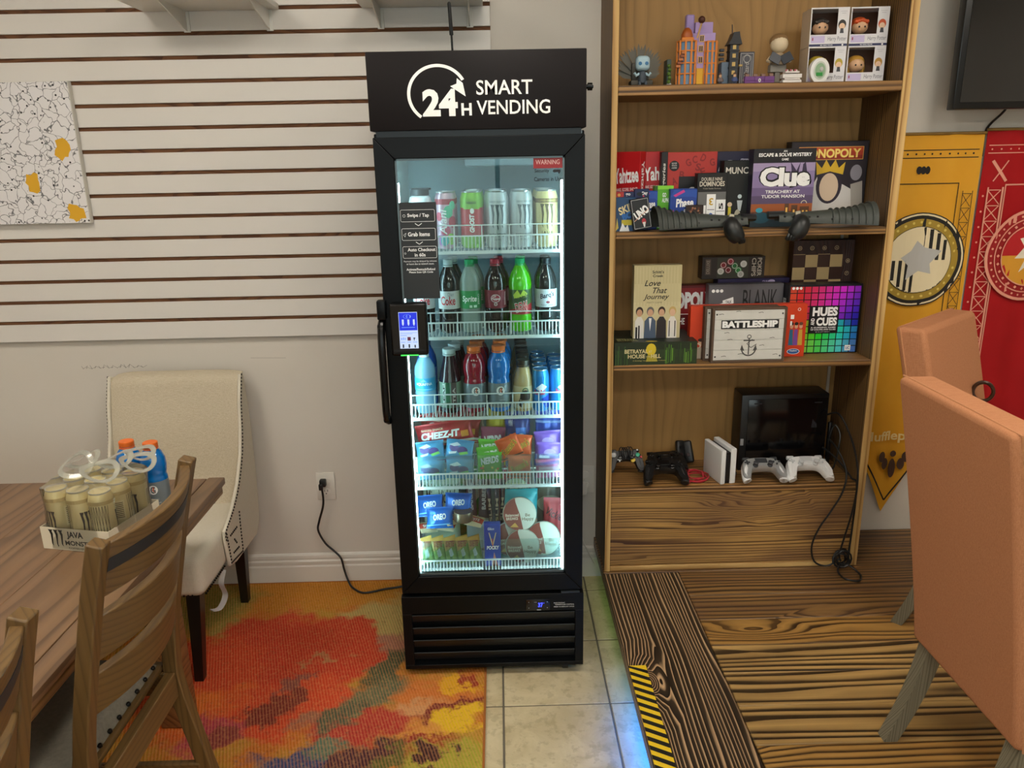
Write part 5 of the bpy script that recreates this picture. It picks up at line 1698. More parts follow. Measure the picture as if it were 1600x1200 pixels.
def a_nd(p):
    p.poly([(.0, .5), (1, .72), (1, 1), (0, 1)], C('#c89a50')); p.text('SIETE', .12, .8, .62, .84, C('#a02a20'), .03, 0, -.2); p.poly([(0, .0), (.9, .0), (.6, .4), (0, .3)], C('#9ab84a')); p.poly([(.25, .5), (.5, .58), (.6, .3), (.3, .2)], C('#e0e4da')); p.disc(.35, .2, .006, C('#5a8a2a'), .006, 10)
nd = None
for i, (x, lab) in enumerate(((-.252, 'beside the lit cabinet wall'), (-.213, 'second from the cabinet wall'), (-.174, 'in the middle of its row'), (-.135, 'second from the blue biscuit box'), (-.096, 'beside the dark bars'))):
    lb = 'green and tan snack packet standing in a row, ' + lab
    if nd is None:
        nd = pouch('snack_packet', lb, 'snack bag', .043, .092, .010, foil('#7da03c', .4, .1), a_nd, (x, 2.266, z5 + .004), (R_(-8), R_(-5), .42), g5, 23)
    else:
        dpouch(nd, (x, 2.266, z5 + .004), (R_(-8), R_(-5), .42), lb)
def a_nt(p):
    p.poly([(0, .4), (1, .3), (1, .75), (0, .85)], C('#b0382a')); p.text('SIETE', .2, .8, .45, .7, W_, .03)
nt = None
for i, (x, y, rz, c, lab) in enumerate(((-.250, 2.300, .5, 0, 'by the cabinet wall'), (-.200, 2.297, -.3, 1, 'beside the metal tin'), (-.110, 2.300, -.4, 0, 'in front of the grey bars'), (-.165, 2.290, .7, 1, 'between the other red ones'))):
    lb = 'cream and red packet on the green row, ' + lab
    if nt is None:
        nt = pouch('snack_packet', lb, 'snack bag', .060, .044, .010, foil('#d8c8a0', .4, .1), a_nt, (x, y, z5 + .094), (R_(-62), R_(8), rz), g5, 25)
    else:
        dpouch(nt, (x, y, z5 + .094 + .011 * i), (R_(-66), R_(-3 + 3 * i), rz), lb)
def a_br(p):
    p.text('BARBELL', .3, .7, .18, .72, C('#d8dce0'), .03, 0, PI / 2); p.rect(.05, .95, .78, .95, C('#8fa4ac'))
br = pouch('protein_bar', 'grey purple protein bar standing beside the blue cookie packs', 'snack bar', .036, .175, .018, foil('#55525f'), a_br, (-.113, 2.378, z5 + .108), (R_(-8), R_(-2), 0), g5, 26)
dpouch(br, (-.074, 2.378, z5 + .108), (R_(-8), R_(2), 0), 'grey purple protein bar standing beside the dark jerky sticks')
tag(G().ab(-.038, .038, -.022, .022, 0, .105, C('#c8d8dc', .5), .003).obj('snack_carton'), 'plain pale carton holding up the protein bars', 'carton').location = (-.094, 2.392, z5)
def a_jk(p):
    p.text('SLIM', .2, .8, .3, .7, C('#b8a890'), .02, 0, PI / 2)
jk = None
for i, x in enumerate((-.046, -.032, -.018)):
    lb = 'thin dark jerky stick ' + ('beside the protein bars', 'between two other sticks', 'beside the burgundy chip bag')[i]
    if jk is None:
        jk = pouch('jerky_stick', lb, 'snack bar', .015, .20, .010, foil('#2a2030'), a_jk, (x, 2.34, z5 + .05), (R_(-8), R_(-3), 0), g5, 28)
    else:
        dpouch(jk, (x, 2.335 + .006 * i, z5 + .05), (R_(-8), R_(2 * i), 0), lb)
# pocky box
pk_ = tag(G().ab(-.0265, .0265, -.011, .011, 0, .150, C('#1440a0', .35), .001, 1).obj('biscuit_box'), 'slim blue biscuit stick box standing in the middle of the bottom shelf', 'box')
pk_.location = (-.044, 2.258, z5)
p = Print(.053, .15)
p.text('Glico', .22, .62, .86, .92, W_, .02, .2); p.line([(.30, .80), (.50, .50)], .003, C('#e8cf9a')); p.line([(.72, .80), (.52, .50)], .003, C('#e8cf9a')); p.line([(.50, .66), (.51, .44)], .003, C('#c03a2a'))
p.text('POCKY', .14, .90, .40, .49, W_, .05, .1); p.poly([(.45, .0), (.58, .34), (.75, .1), (.8, .0)], C('#c88a78')); p.poly([(.5, .0), (.6, .2), (.7, .0)], C('#5a2a20'))
p.on_box(pk_, .053, .022)
# right-hand bags
def a_rv(p):
    p.disc(.55, .72, .045, C('#c8cfa0'), .035, 24); p.text('Miss Vickie', .28, .9, .66, .76, C('#20281c'), .01, .2)
pouch('chip_bag', 'burgundy kettle chip bag standing behind the teal bag', 'snack bag', .125, .275, .045, foil('#8a2c38', .4, .1), a_rv, (.030, 2.408, z5), (R_(-6), 0, 0), g5, 30)
def a_dk(p):
    p.disc(.5, .55, .045, C('#b8b89a'), .03, 24); p.rect(0, 1, .80, 1, C('#3a3a34'))
pouch('chip_bag', 'dark olive chip bag standing behind the red chip bag', 'snack bag', .096, .25, .04, foil('#565446', .4, .1), a_dk, (.152, 2.418, z5), (R_(-6), 0, 0), g5, 31)
def a_tl(p):
    p.disc(.5, .80, .02, C('#d4d8b0'), .015, 16); p.rect(0, 1, 0, .52, C('#b8a890'))
pouch('chip_bag', 'teal topped chip bag behind the round snack packs', 'snack bag', .118, .215, .04, foil('#0e96a0', .35, .1), a_tl, (.050, 2.352, z5), (R_(-6), 0, 0), g5, 32)
def a_rr(p):
    p.text('Vickie', .1, .9, .62, .78, C('#1c1c1c'), .01, .2, -.4)
pouch('chip_bag', 'small red chip bag leaning beside the lit cabinet wall', 'snack bag', .075, .175, .035, foil('#b03038', .4, .1), a_rr, (.158, 2.362, z5), (R_(-6), R_(3), 0), g5, 33)
def round_pack(label, loc, rot, big=True):
    r = .056
    o = tag(G().lathe([(r * .2, -.011), (r * .92, -.010), (r, -.004), (r, .0), (r * .97, .004), (r * .3, .0065)], C('#c8c4b4', .35), seg=32).obj('snack_cup'), label, 'snack pack', g5)
    p = Print(2 * r, 2 * r)
    p.disc(.5, .5, r * .95, C('#dedacb', .35), n=32); p.disc(.5, .5, r * .95, C('#8a3a30', .35), n=20, a0=PI * .58, a1=PI * 1.46); p.poly([(.36, .95), (.5, .5), (.58, .06), (.42, .06)], C('#8a3a30', .35))
    p.text('Balanced', .08, .47, .44, .52, C('#f0ddc8'), .02); p.text('BREAKS', .10, .44, .34, .42, C('#f0ddc8'), .02); p.text('Be', .66, .80, .42, .51, C('#7a5a3c'), .01); p.text('Happy', .56, .90, .28, .40, C('#7a5a3c'), .01)
    p.poly([(.2, .14), (.35, .26), (.45, .12)], C('#d8a048'))
    p.put(o, lambda x, y, e: (x - r, y - r, .0068 + e), 'lid_print')
    o.location = loc; o.rotation_euler = rot
    return o
round_pack('round cream and maroon snack pack at the front of the bottom shelf', (.052, 2.262, z5 + .062), (R_(72), 0, R_(0)))
round_pack('round cream and maroon snack pack leaning by the cabinet wall', (.124, 2.298, z5 + .070), (R_(70), R_(0), R_(-8)))
round_pack('round maroon and cream snack pack tucked behind the blue biscuit box', (.012, 2.300, z5 + .070), (R_(70), 0, R_(6)))
round_pack('round cream and maroon snack pack propped up above the other round packs', (.046, 2.300, z5 + .158), (R_(68), R_(0), R_(4)))

# ================================================================ ON THE DINING TABLE
TT = TZ + .0005
case = thing('drink_tray', 'cream cardboard tray under shrink film holding coffee energy cans', 'tray', (-1.02, 1.795, TT), R_(-12.5))
pit = .0605
cb = C('#d8cdb4', .7)
tw, td = 3 * pit + .006, 3 * pit + .006
g = G().ab(-tw / 2, tw / 2, -td / 2, td / 2, 0, .0015, cb)
for s in (-1, 1):
    g.ab(-tw / 2 - .0015, tw / 2 + .0015, s * td / 2 - .0008, s * td / 2 + .0008, 0, .058, cb).ab(s * tw / 2 - .0008, s * tw / 2 + .0008, -td / 2, td / 2, 0, .058, cb)
g.obj('cardboard_tray', case)
p = Print(tw, .058)
claw(p, .22, .12, .92, K_, .22)
p.text('JAVA', .38, .62, .52, .88, K_, .04, .0); p.text('MONSTER', .34, .78, .24, .46, K_, .03); p.text('COFFEE+ENERGY', .38, .74, .08, .16, K_, .01)
p.put(case, lambda x, y, e: (x - tw / 2, -td / 2 - .0011 - e, y), 'tray_print')
film = clear('shrink_film', '#fbfbf8', .2, .08, .03, '#f4f2ea')
def film_fn(u, v):
    a = 2 * PI * u
    n = 5.0
    ca, sa = math.cos(a), math.sin(a)
    k = (abs(ca) ** n + abs(sa) ** n) ** (-1 / n)
    rad = 1.0 if v < .75 else 1.0 - (v - .75) / .25 * .75
    z = .003 + min(v / .75, 1) * .150 + (0 if v < .75 else .003 + .003 * math.sin(u * 40))
    wv = .0015 * math.sin(u * 60 + v * 9)
    return ((tw / 2 + .003 + wv) * k * ca * rad, (td / 2 + .003 + wv) * k * sa * rad, z)
G().grid(film_fn, 60, 12, film).obj('shrink_film', case, angle=1.2, fix=False)
jm = monster('#d8c48a', '#3a2a18', 'JAVA')
first = None
names_r = ('printed front row', 'middle row', 'row by the bottles')
names_c = ('table side', 'centre', 'chair side')
M_ = Matrix.Translation(Vector((-1.02, 1.795, TT))) @ Matrix.Rotation(R_(-12.5), 4, 'Z')
def a_side(p, r):
    claw(p, .5, .10, .72, C('#33261a', .4), .16)
    p.rect(.70, .96, .35, .8, C('#efe3b4')); 
    for k in range(9):
        p.rect(.72, .94, .40 + k * .042, .415 + k * .042, C('#5a4628'))
    for k in range(9):
        a = .0 + k * .035
        p.line([(a, .0), (a + .03, .9)], .0008, C('#4a3a22')); p.line([(a + .03, .0), (a, .9)], .0008, C('#4a3a22'))
    p.rect(0, 1, .92, 1.0, C('#c9b27a'))
for r in range(3):
    for c in range(3):
        w = M_ @ Vector(((c - 1) * pit, (r - 1) * pit, .0025))
        lab = 'cream coffee can in the wrapped tray, %s, %s' % (names_r[r], names_c[c])
        if first is None:
            first = can('coffee_drink_can', lab, 'can', .0280, .146, (C('#e8d9a2', .35, .2), C('#d8d6cc', .35, .4)), a_side, 'coffee cans in the tray')
            first.location = w; first.rotation_euler = (0, 0, -.4)
        else:
            dup(first, w, lab, 'coffee cans in the tray', -.4 + (c * 1.25 + r * 2.1))
gt = GATB('blue sports drink bottle with an orange cap behind the can tray, farther from the chair', 'sports drinks on the dining table')
gt.name = 'table_sports_bottle'
gt.location = (-1.012, 1.957, TT); gt.scale = (.93, .93, .93)
g_ = dup(gt, (-.942, 1.942, TT), 'blue sports drink bottle with an orange cap behind the can tray, nearer the chair', 'sports drinks on the dining table')
# loose six pack rings lying over the cans
rg = thing('plastic_ring_carrier', 'loose translucent plastic ring carrier draped over the cans', 'packaging', (-1.0, 1.80, TT + .168))
ringm = clear('ring_plastic', '#f4f4ee', .2, .15, .22, '#e8e6da')
def loop(c, rx, ry, tilt, roll, parent, nm='ring'):
    M = Euler((tilt, roll, 0)).to_matrix()
    pts = [Vector(c) + M @ Vector((rx * math.cos(2 * PI * k / 28), ry * math.sin(2 * PI * k / 28) , .006 * math.sin(4 * PI * k / 28))) for k in range(28)]
    return G().tube(pts, .0075, ringm, 6, closed=True, flat=.16).obj(nm, parent)
loop((-.060, -.005, .020), .040, .032, R_(42), R_(-12), rg)
loop((.005, -.022, .010), .040, .034, R_(20), R_(10), rg)
loop((.015, .040, .014), .038, .034, R_(12), R_(-6), rg)
loop((.075, .030, .012), .038, .034, R_(14), R_(14), rg)
loop((-.075, .055, .010), .038, .034, R_(10), R_(-14), rg)
loop((.055, .085, .016), .034, .030, R_(8), R_(8), rg)
# ================================================================ GAMES AND TOYS IN THE BOOKCASE
def gbox(name, label, cx, yf, z, w, d, h, col, rz=0.0, cat='board game', group=None, rx=0.0, ry=0.0, bev=.0012):
    """box with its front face at y = yf"""
    m = col if not isinstance(col, str) else C(col, .4)
    o = tag(G().ab(-w / 2, w / 2, -d / 2, d / 2, 0, h, m, bev, 1).obj(name), label, cat, group)
    o.location = (cx, yf + d / 2, z + .0003)
    o.rotation_euler = (rx, ry, rz)
    return o
S1, S2, S3, S4 = 1.830, 1.387, .945, .493
gg2 = 'games on the second bookcase shelf'
# ---- Yahtzee pair
def yah(o, w, d, h):
    p = Print(w, h)
    p.grad(0, 1, 0, .5, [C('#d8401c'), C('#d03020'), C('#c82420'), C('#c02020')])
    p.text('Yahtzee', .06, 0.94, .60, .80, W_, .03, 0, .08); p.text('SHAKE. SCORE. SHOUT!', .08, .92, .50, .54, W_, .01, 0, .05)
    for (a, b, r) in ((.72, .28, .15), (.4, .14, .15)):
        p.poly([(a - r, b - .04), (a, b - .09), (a + r, b - .02), (a + r * .8, b + .09), (a - r * .2, b + .11), (a - r * 1.1, b + .06)], W_)
        for k in range(4):
            p.disc(a - .06 + .06 * (k % 2), b - .02 + .05 * (k // 2), .004, K_, n=8)
    p.on_box(o, w, d)
    q = Print(d, h)
    q.text('Yahtzee', .25, .75, .42, .88, W_, .02, 0, -PI / 2); q.rect(.3, .7, .02, .14, C('#1a3a8a'))
    q.on_side(o, w / 2, d, 1)
ya = gbox('dice_game_box', 'red dice game box turned to show its spine, beside the bookcase side panel', .438, 2.618, S2, .098, .045, .250, '#b8161c', R_(-34), group=gg2)
yah(ya, .098, .045, .250)
yb = gbox('dice_game_box', 'red dice game box standing square behind the turned red one', .529, 2.692, S2, .07, .05, .250, '#b8161c', 0, group=gg2)
p = Print(.07, .25)
p.text('Yaht', .04, .98, .62, .80, W_, .03, 0, .05); p.text('SHAKE. SCORE. SHOUT!', .08, .92, .52, .56, W_, .01); p.rect(0, 1, 0, .3, C('#d8401c'))
p.on_box(yb, .07, .05)
bs = gbox('word_game_box', 'black spined word game box between the red boxes', .558, 2.655, S2, .022, .03, .248, '#150f10', group=gg2)
p = Print(.022, .248); p.text('Scattergories', .2, .8, .25, .85, C('#d8d4cc'), .02, .1, PI / 2); p.rect(0, 1, .02, .10, C('#a02020')); p.on_box(bs, .022, .03)
rl = gbox('letter_game_box', 'red word game box patterned with darker letters', .655, 2.672, S2, .168, .05, .246, '#b8342c', group=gg2)
p = Print(.168, .246)
for (t, a, b, r) in (('G', .42, .86, .4), ('B', .12, .44, .1), ('D', .72, .92, -.4), ('G', .90, .86, .2), ('S', .62, .80, -.2), ('E', .72, .74, .3), ('B', .30, .70, -.1), ('A', .15, .62, .3), ('S', .93, .66, .2), ('C', .55, .90, .1)):
    p.text(t, a - .05, a + .05, b - .05, b + .05, C('#8a201e'), .03, 0, r)
p.disc(.14, .82, .017, K_, n=20); p.text('PLAY NOW', .09, .19, .845, .865, W_); p.text('WITH UP TO', .09, .19, .815, .835, W_); p.text('6 PLAYERS', .09, .19, .785, .805, W_)
p.rect(.24, .74, .10, .68, C('#1c1a1c')); p.disc(.52, .45, .018, C('#e0e0da'), .022, 14); p.disc(.6, .38, .012, C('#5a9a3a'), .014, 12); p.rect(.45, .62, .2, .36, C('#3a3f4a'))
p.on_box(rl, .168, .05)
pu = gbox('party_game_box', 'dark navy game box with a white arc, behind the dominoes', .800, 2.700, S2, .120, .045, .246, '#23223c', group=gg2)
p = Print(.12, .246); p.ring(.42, .72, .026, .040, C('#d8d8e0'), 20, 0, PI); p.text('STORM', .72, .98, .84, .90, C('#c8c8d8'), .02); p.disc(.1, .66, .012, C('#3a5a8a'), .02, 14); p.on_box(pu, .12, .045)
mu = gbox('card_game_box', 'black card game box with green hill artwork beside the purple mystery box', .795, 2.635, S2, .085, .055, .216, '#141513', group=gg2)
p = Print(.085, .216)
p.text('MUNCHKIN', .06, 1.5, .80, .90, C('#d8d4c8'), .02); 
p.rect(1.001, 1.002, 0, .001, K_)
p.disc(.5, .10, .036, C('#9ab83c'), .020, 24); p.disc(.3, .34, .008, C('#e0c8a8'), n=12); p.rect(.24, .36, .16, .30, C('#d8c83a')); p.disc(.68, .46, .007, C('#c8d8dc'), n=12); p.poly([(.58, .40), (.80, .40), (.74, .24), (.64, .24)], C('#c4ccd0')); p.disc(.62, .18, .010, C('#b8b4a0'), .018, 14)
p.text('LAND', .25, .80, .06, .12, C('#e8ec9a'), .03)
# keep the long title inside the box face
p.texts[0] = ([(min(x, .0848), y) for x, y in p.texts[0][0]],) + p.texts[0][1:]
p.texts.pop(0); p.text('MUNC', .08, .96, .80, .90, C('#d8d4c8'), .02)
p.on_box(mu, .085, .055)
cl = gbox('mystery_game_box', 'purple mystery game box with large white lettering', .938, 2.592, S2, .204, .055, .250, '#2a2234', group=gg2)
p = Print(.204, .250)
p.grad(0, 1, .30, .82, [C('#5a4a6a'), C('#6f5d86'), C('#8a78a4'), C('#8d7da8'), C('#a493b8')])
p.grad(0, 1, 0, .30, [C('#1f3038'), C('#5a3420'), C('#a0562a')])
p.rect(0, 1, .83, 1, C('#141216')); p.text('AN', .47, .53, .955, .98, W_, .02); p.text('ESCAPE & SOLVE MYSTERY', .08, .93, .90, .945, W_, .03); p.text('GAME', .45, .56, .85, .88, W_, .02)
p.poly([(.60, .83), (.64, .62), (.72, .62), (.76, .83), (.70, .72)], C('#3a2c4c')); p.poly([(.80, .80), (.84, .93 - .1), (.9, .6), (.78, .55)], C('#332a44'))
p.text('Clue', .095, .955, .50, .78, K_, .11); p.text('Clue', .12, .93, .52, .765, W_, .055)
p.text('TREACHERY AT', .22, .78, .435, .475, W_, .02); p.text('TUDOR MANSION', .16, .86, .375, .415, W_, .02)
for (a, b, c, d) in ((.55, .62, .12, .3), (.66, .76, .1, .28), (.8, .95, .08, .26)):
    p.rect(a, b, c, d, C('#5a3a24'))
for (a, b) in ((.57, .18), (.69, .15), (.84, .14), (.9, .14)):
    p.rect(a, a + .03, b, b + .07, C('#f0c060'))
p.disc(.17, .12, .03, C('#1f4a58'), .018, 20); p.disc(.14, .22, .012, C('#3a9ab0'), .008, 12); p.ring(.86, .30, .008, .010, C('#e8dcc0'), 12, 0, PI)
p.on_box(cl, .204, .055)
mo = gbox('property_game_box', 'large black property game box with a red title band and a crowned figure', 1.118, 2.672, S2, .262, .05, .272, '#151216', group=gg2)
p = Print(.262, .272)
p.rect(.02, .98, .02, .985, C('#241d26')); p.grad(.10, .93, .78, .93, [C('#8a2416'), C('#a8341c'), C('#b84822')]); p.line([(.10, .78), (.93, .78), (.93, .93), (.10, .93), (.10, .78)], .002, C('#d0a050'))
p.text('MONOPOLY', .13, .90, .80, .91, C('#e8c050'), .045); p.text('MONOPOLY', .135, .895, .805, .905, C('#f4dc80'), .01)
# a plain crowned face, purple and white artwork
p.poly([(.10, .05), (.9, .05), (.95, .35), (.7, .48), (.5, .52), (.25, .45), (.1, .3)], C('#d4d0cc')); p.poly([(.28, .42), (.36, .58), (.40, .30), (.34, .12)], C('#d8d4d0'))
p.disc(.52, .47, .044, C('#2a2030'), .060, 28); p.disc(.52, .45, .032, C('#d8bfa4'), .046, 28)
p.poly([(.35, .60), (.33, .76), (.41, .68), (.46, .78), (.52, .69), (.58, .78), (.63, .68), (.71, .75), (.69, .60), (.52, .64)], C('#d8b02a'))
p.disc(.86, .62, .020, C('#8d8a94'), .026, 18); p.poly([(.80, .48), (.95, .52), (.98, .2), (.84, .15)], C('#a8a29a')); p.disc(.22, .28, .022, C('#2f9a34'), .022, 20); p.disc(.20, .30, .006, C('#165a1c'), n=10); p.disc(.27, .30, .006, C('#c86a2a'), n=10)
p.disc(.84, .065, .022, C('#e4eef8'), .010, 20); p.disc(.84, .065, .020, C('#2a62a8'), .0085, 20); p.text('Hasbro', .79, .89, .062, .085, W_, .01); p.text('Gaming', .79, .89, .042, .060, W_, .01); p.ring(.80, .15, .005, .0065, C('#c8c8cc'), 12)
p.on_box(mo, .262, .05)
# small boxes in front
do = gbox('domino_box', 'black domino box with a clear grey lower half and number tiles', .704, 2.592, S2, .098, .04, .178, '#161412', group=gg2)
p = Print(.098, .178)
p.text('DOUBLE NINE', .14, .84, .86, .92, C('#d8d0c0'), .01); p.text('DOMINOES', .08, .92, .76, .85, C('#d8d0c0'), .02); p.text('9 Color Number Dominoes', .2, .8, .71, .735, C('#b8b0a0'))
p.rect(.04, .98, .04, .66, C('#6a6a68')); p.rects([(.34, .64, .05, .62), (.66, .98, .10, .52), (.10, .32, .05, .42)], W_)
p.text('3', .42, .56, .42, .55, C('#c8a020'), .02, 0, PI); p.rect(.37, .61, .335, .345, K_); p.text('9', .42, .57, .13, .28, C('#2a62b8'), .03); p.text('5', .76, .9, .34, .46, K_, .03, 0, PI / 2); p.rect(.68, .96, .305, .315, K_); p.text('4', .76, .92, .12, .24, C('#b82a6a'), .03)
p.on_box(do, .098, .04)
gr = gbox('picture_game_box', 'lime green card game box beside the blue number game box', .548, 2.600, S2, .062, .035, .140, '#5cb020', group=gg2)
p = Print(.062, .14); p.rect(0, .16, 0, 1, C('#2a5a1c')); p.text('GO', .42, .62, .74, .84, W_, .03); p.text('ALPHA', .40, .85, .62, .72, W_, .03); p.rect(.2, .6, .04, .3, C('#d8ecec')); p.text('D', .32, .48, .08, .25, C('#3a8ab0'), .01); p.rect(.16, 1, .92, 1, C('#8ad83a')); p.on_box(gr, .062, .035)
def phase(o, w, d, h):
    p = Print(w, h)
    p.poly([(0, .80), (.15, .97), (1, .97), (1, .76), (.85, .80)], C('#2850a8')); p.text('Phase', .22, .88, .55, .76, W_, .04, .1, .04); p.text('10', .5, .9, .30, .5, W_, .05, .1); p.poly([(.0, .35), (.16, .50), (.10, .30)], C('#d83a4a')); p.poly([(.12, .84), (.5, .98), (.55, .92), (.2, .8)], C('#c83a8a')); p.poly([(.02, .12), (.30, .20), (.30, .24), (.02, .15)], W_)
    p.rect(.66, .84, .06, .09, C('#a8c0e8')); p.on_box(o, w, d)
ph = gbox('number_game_box', 'blue number card game box in front of the dominoes', .608, 2.578, S2, .088, .03, .130, '#1c3f94', group=gg2); phase(ph, .088, .03, .130)
ph2 = gbox('number_game_box', 'blue number card game box behind the black card box', .497, 2.592, S2, .056, .03, .125, '#1c3f94', group=gg2); phase(ph2, .056, .03, .125)
wb = gbox('wizard_card_box', 'blue and yellow card game box beside the bookcase side panel', .413, 2.540, S2, .066, .028, .108, '#15406a', group=gg2)
p = Print(.066, .108); p.text('SKIP', .12, .9, .55, .78, C('#e8d8a0'), .03, .1, .4); p.text('BO', .3, .85, .36, .56, C('#2a70c0'), .06, .1, .4); p.rect(.3, .8, .18, .34, C('#c8b830')); p.poly([(.2, .0), (.35, .25), (.5, .1), (.6, .2), (.7, .0)], C('#e8ecf0')); p.poly([(.0, .0), (.08, .4), (.15, .1)], C('#d8c050')); p.on_box(wb, .066, .028)
rbx = gbox('card_game_box', 'small red and navy card box behind the blue and yellow card box', .414, 2.575, S2, .062, .026, .124, '#1b2450', group=gg2)
p = Print(.062, .124); p.rect(.0, .45, .86, 1, C('#b8322a')); p.text('go', .55, .8, .88, .96, W_, .02); p.disc(.2, .92, .005, C('#e8b050'), n=10); p.on_box(rbx, .062, .026)
blob_ = gbox('day_card_box', 'dark blue card box peeking over the black card box', .470, 2.575, S2, .048, .022, .132, '#16224e', group=gg2)
p = Print(.048, .132); p.text('Day', .5, .9, .84, .94, W_, .03, .1, .1); p.disc(.35, .88, .010, C('#0c1018'), .006, 12); p.disc(.62, .83, .003, C('#c83a5a'), n=8); p.on_box(blob_, .048, .022)
un = gbox('card_game_box', 'black card game box with white lettering leaning askew', .466, 2.512, S2 + .008, .060, .022, .098, '#131112', 0, group=gg2, ry=R_(-9), rx=R_(-3))
p = Print(.060, .098); p.line([(.06, .04), (.94, .04), (.94, .96), (.06, .96), (.06, .04)], .001, C('#c8c8c8')); p.text('UNO', .12, .94, .40, .68, W_, .06, .1, .5); p.line([(.08, .28), (.94, .62)], .0018, C('#d8a080')); p.disc(.60, .24, .007, C('#b82a34'), .010, 12); p.poly([(.52, .22), (.68, .22), (.62, .06), (.56, .06)], C('#e8e4e0')); p.on_box(un, .060, .022)
q = Print(.022, .098); q.text('UNO', .2, .8, .55, .9, C('#d8d8d8'), .03, 0, PI / 2); q.poly([(.2, .5), (.8, .2), (.8, .3), (.2, .55)], C('#b84a3a')); q.on_side(un, -.030, .022, -1)
sb = gbox('mini_card_box', 'tiny brown card box in front of the blue number game box', .642, 2.557, S2, .056, .018, .078, '#2c1a12', group=gg2)
p = Print(.056, .078)
random.seed(9)
for k in range(26):
    p.disc(random.uniform(.1, .9), random.uniform(.35, .92), .0035, C(random.choice(['#a06a4a', '#7a4030', '#c08a60', '#5a3020'])), n=8)
p.poly([(.3, .1), (.5, .5), (.7, .1)], C('#c8b8a0')); p.on_box(sb, .056, .018)

# ---- costume gauntlets
arm = mottled('black_rubber_armour', '#434843', '#363a36', 20, .5, .25, 160, .001)
arm2 = C('#1d1f1f', .4); buckle = C('#8d8878', .3, .8)
def gauntlet(label, loc, sgn, rot):
    """ribbed flared cuff at the far end of -x*sgn, tapering forearm, drooping hand guard at the wrist"""
    t = thing('costume_gauntlet', label, 'gauntlet', loc, 0, 'costume gauntlets on the second bookcase shelf', rot)
    def shell(u, v):
        # u along the arm 0 cuff .. 1 wrist ; v around the upper half
        a = PI * (.02 + .96 * v)
        r = .052 - .026 * min(u * 1.25, 1) + .012 * max(0, (.22 - u)) / .22
        x = -.19 + .30 * u
        return (sgn * x, -r * 1.05 * math.cos(a), .004 + r * math.sin(a) * 1.15)
    sh = G().grid(shell, 22, 14, arm, double=(0, 0, -.003)).obj('forearm_shell', t, angle=.9)
    for k in range(7):
        u = .05 + k * .065
        pts = [Vector(shell(u, j / 14)) * 1.0 for j in range(15)]
        pts = [Vector((q.x, q.y * 1.02, q.z * 1.02 + .001)) for q in pts]
        G().tube(pts, .0032, arm, 6).obj('rib', sh)
    g = G()
    for k in range(5):
        q = Vector(shell(.60 + k * .085, .18)); g.ball((q.x, q.y - .001, q.z), .004, arm2, 8, 5)
    for k in range(2):
        q = Vector(shell(.25 + k * .2, .1)); g.ball((q.x, q.y - .001, q.z), .004, arm2, 8, 5)
    g.obj('rivet', sh)
    # strap and drooping hand guard over the shelf edge
    sx = sgn * .052
    st = G().box((sx, -.034, .020), (.018, .004, .042), buckle, .0015, (R_(-18), R_(10 * sgn), 0), 1).obj('strap_buckle', t)
    hand = G()
    pts = smooth_path([(sx, -.032, .020), (sx - sgn * .004, -.050, .006), (sx + sgn * .002, -.058, -.016), (sx + sgn * .018, -.058, -.038)], 6)
    n = len(pts)
    hand.tube(pts, .03, arm2, 14, radii=[.016 + .013 * math.sin(PI * (i / (n - 1)) * .85) for i in range(n)])
    h = hand.obj('hand_guard', t)
    for k in range(3):
        G().tube(smooth_path([(sx + sgn * (.010 + .008 * k), -.066 + .006 * k, -.028), (sx + sgn * (.016 + .008 * k), -.070 + .006 * k, -.040), (sx + sgn * (.020 + .007 * k), -.064 + .006 * k, -.048)], 3), .007, arm2, 8).obj('finger_plate', h)
    G().tube(smooth_path([(sgn * .09, .0, .026), (sgn * .115, .0, .024), (sgn * .140, .002, .022)], 4), .020, arm2, 10, flat=.6).obj('loose_strap', t)
    return t
gauntlet('black ribbed costume gauntlet with its flared cuff beside the card boxes', (.690, 2.520, S2 + .010), 1, (0, R_(-2), R_(3)))
gauntlet('black ribbed costume gauntlet with its flared cuff beside the bookcase end panel', (1.012, 2.522, S2 + .014), -1, (0, R_(3), R_(-3)))

# ---- third shelf
gg3 = 'games on the third bookcase shelf'
be = gbox('adventure_game_box', 'dark green adventure game box lying flat with yellow lettering', .518, 2.503, S3, .278, .20, .078, '#1c2a16', group=gg3)
p = Print(.278, .078)
p.grad(0, 1, 0, 1, [C('#27361a'), C('#2c3d1c'), C('#1f2c14')])
random.seed(11)
for k in range(34):
    u0 = random.uniform(.60, .97); p.rect(u0, u0 + .012, random.uniform(.0, .2), random.uniform(.4, .95), C(random.choice(['#4f7a2a', '#2f4a1c', '#6a9a34', '#22341a'])))
for k in range(14):
    u0 = random.uniform(.0, .16); p.rect(u0, u0 + .010, .0, random.uniform(.3, .9), C(random.choice(['#3a5a24', '#22341a'])))
p.disc(.44, .68, .017, C('#d8c02a'), .021, 16); p.poly([(.40, .45), (.5, .45), (.52, .15), (.38, .15)], C('#a89a24'))
p.text('BETRAYAL', .12, .40, .52, .70, C('#d8cc9a'), .03); p.text('AT', .41, .45, .54, .64, C('#d8cc9a'), .02); p.text('HOUSE', .16, .37, .30, .48, C('#d8cc9a'), .03); p.text('on the', .38, .43, .34, .42, C('#d8cc9a')); p.text('HILL', .44, .56, .30, .48, C('#d8cc9a'), .03); p.text('A Strategy Game of Hidden Traitors', .22, .62, .16, .22, C('#c8bc70'))
p.on_box(be, .278, .20)
p = Print(.278, .20); p.rect(.0, 1, .0, 1, C('#18221a')); p.text('BETRAYAL', .05, .30, .1, .3, C('#8a8a5a'), .02); p.disc(.45, .06, .02, C('#c8b428'), .008, 14); p.on_top(be, .278, .20, .078)
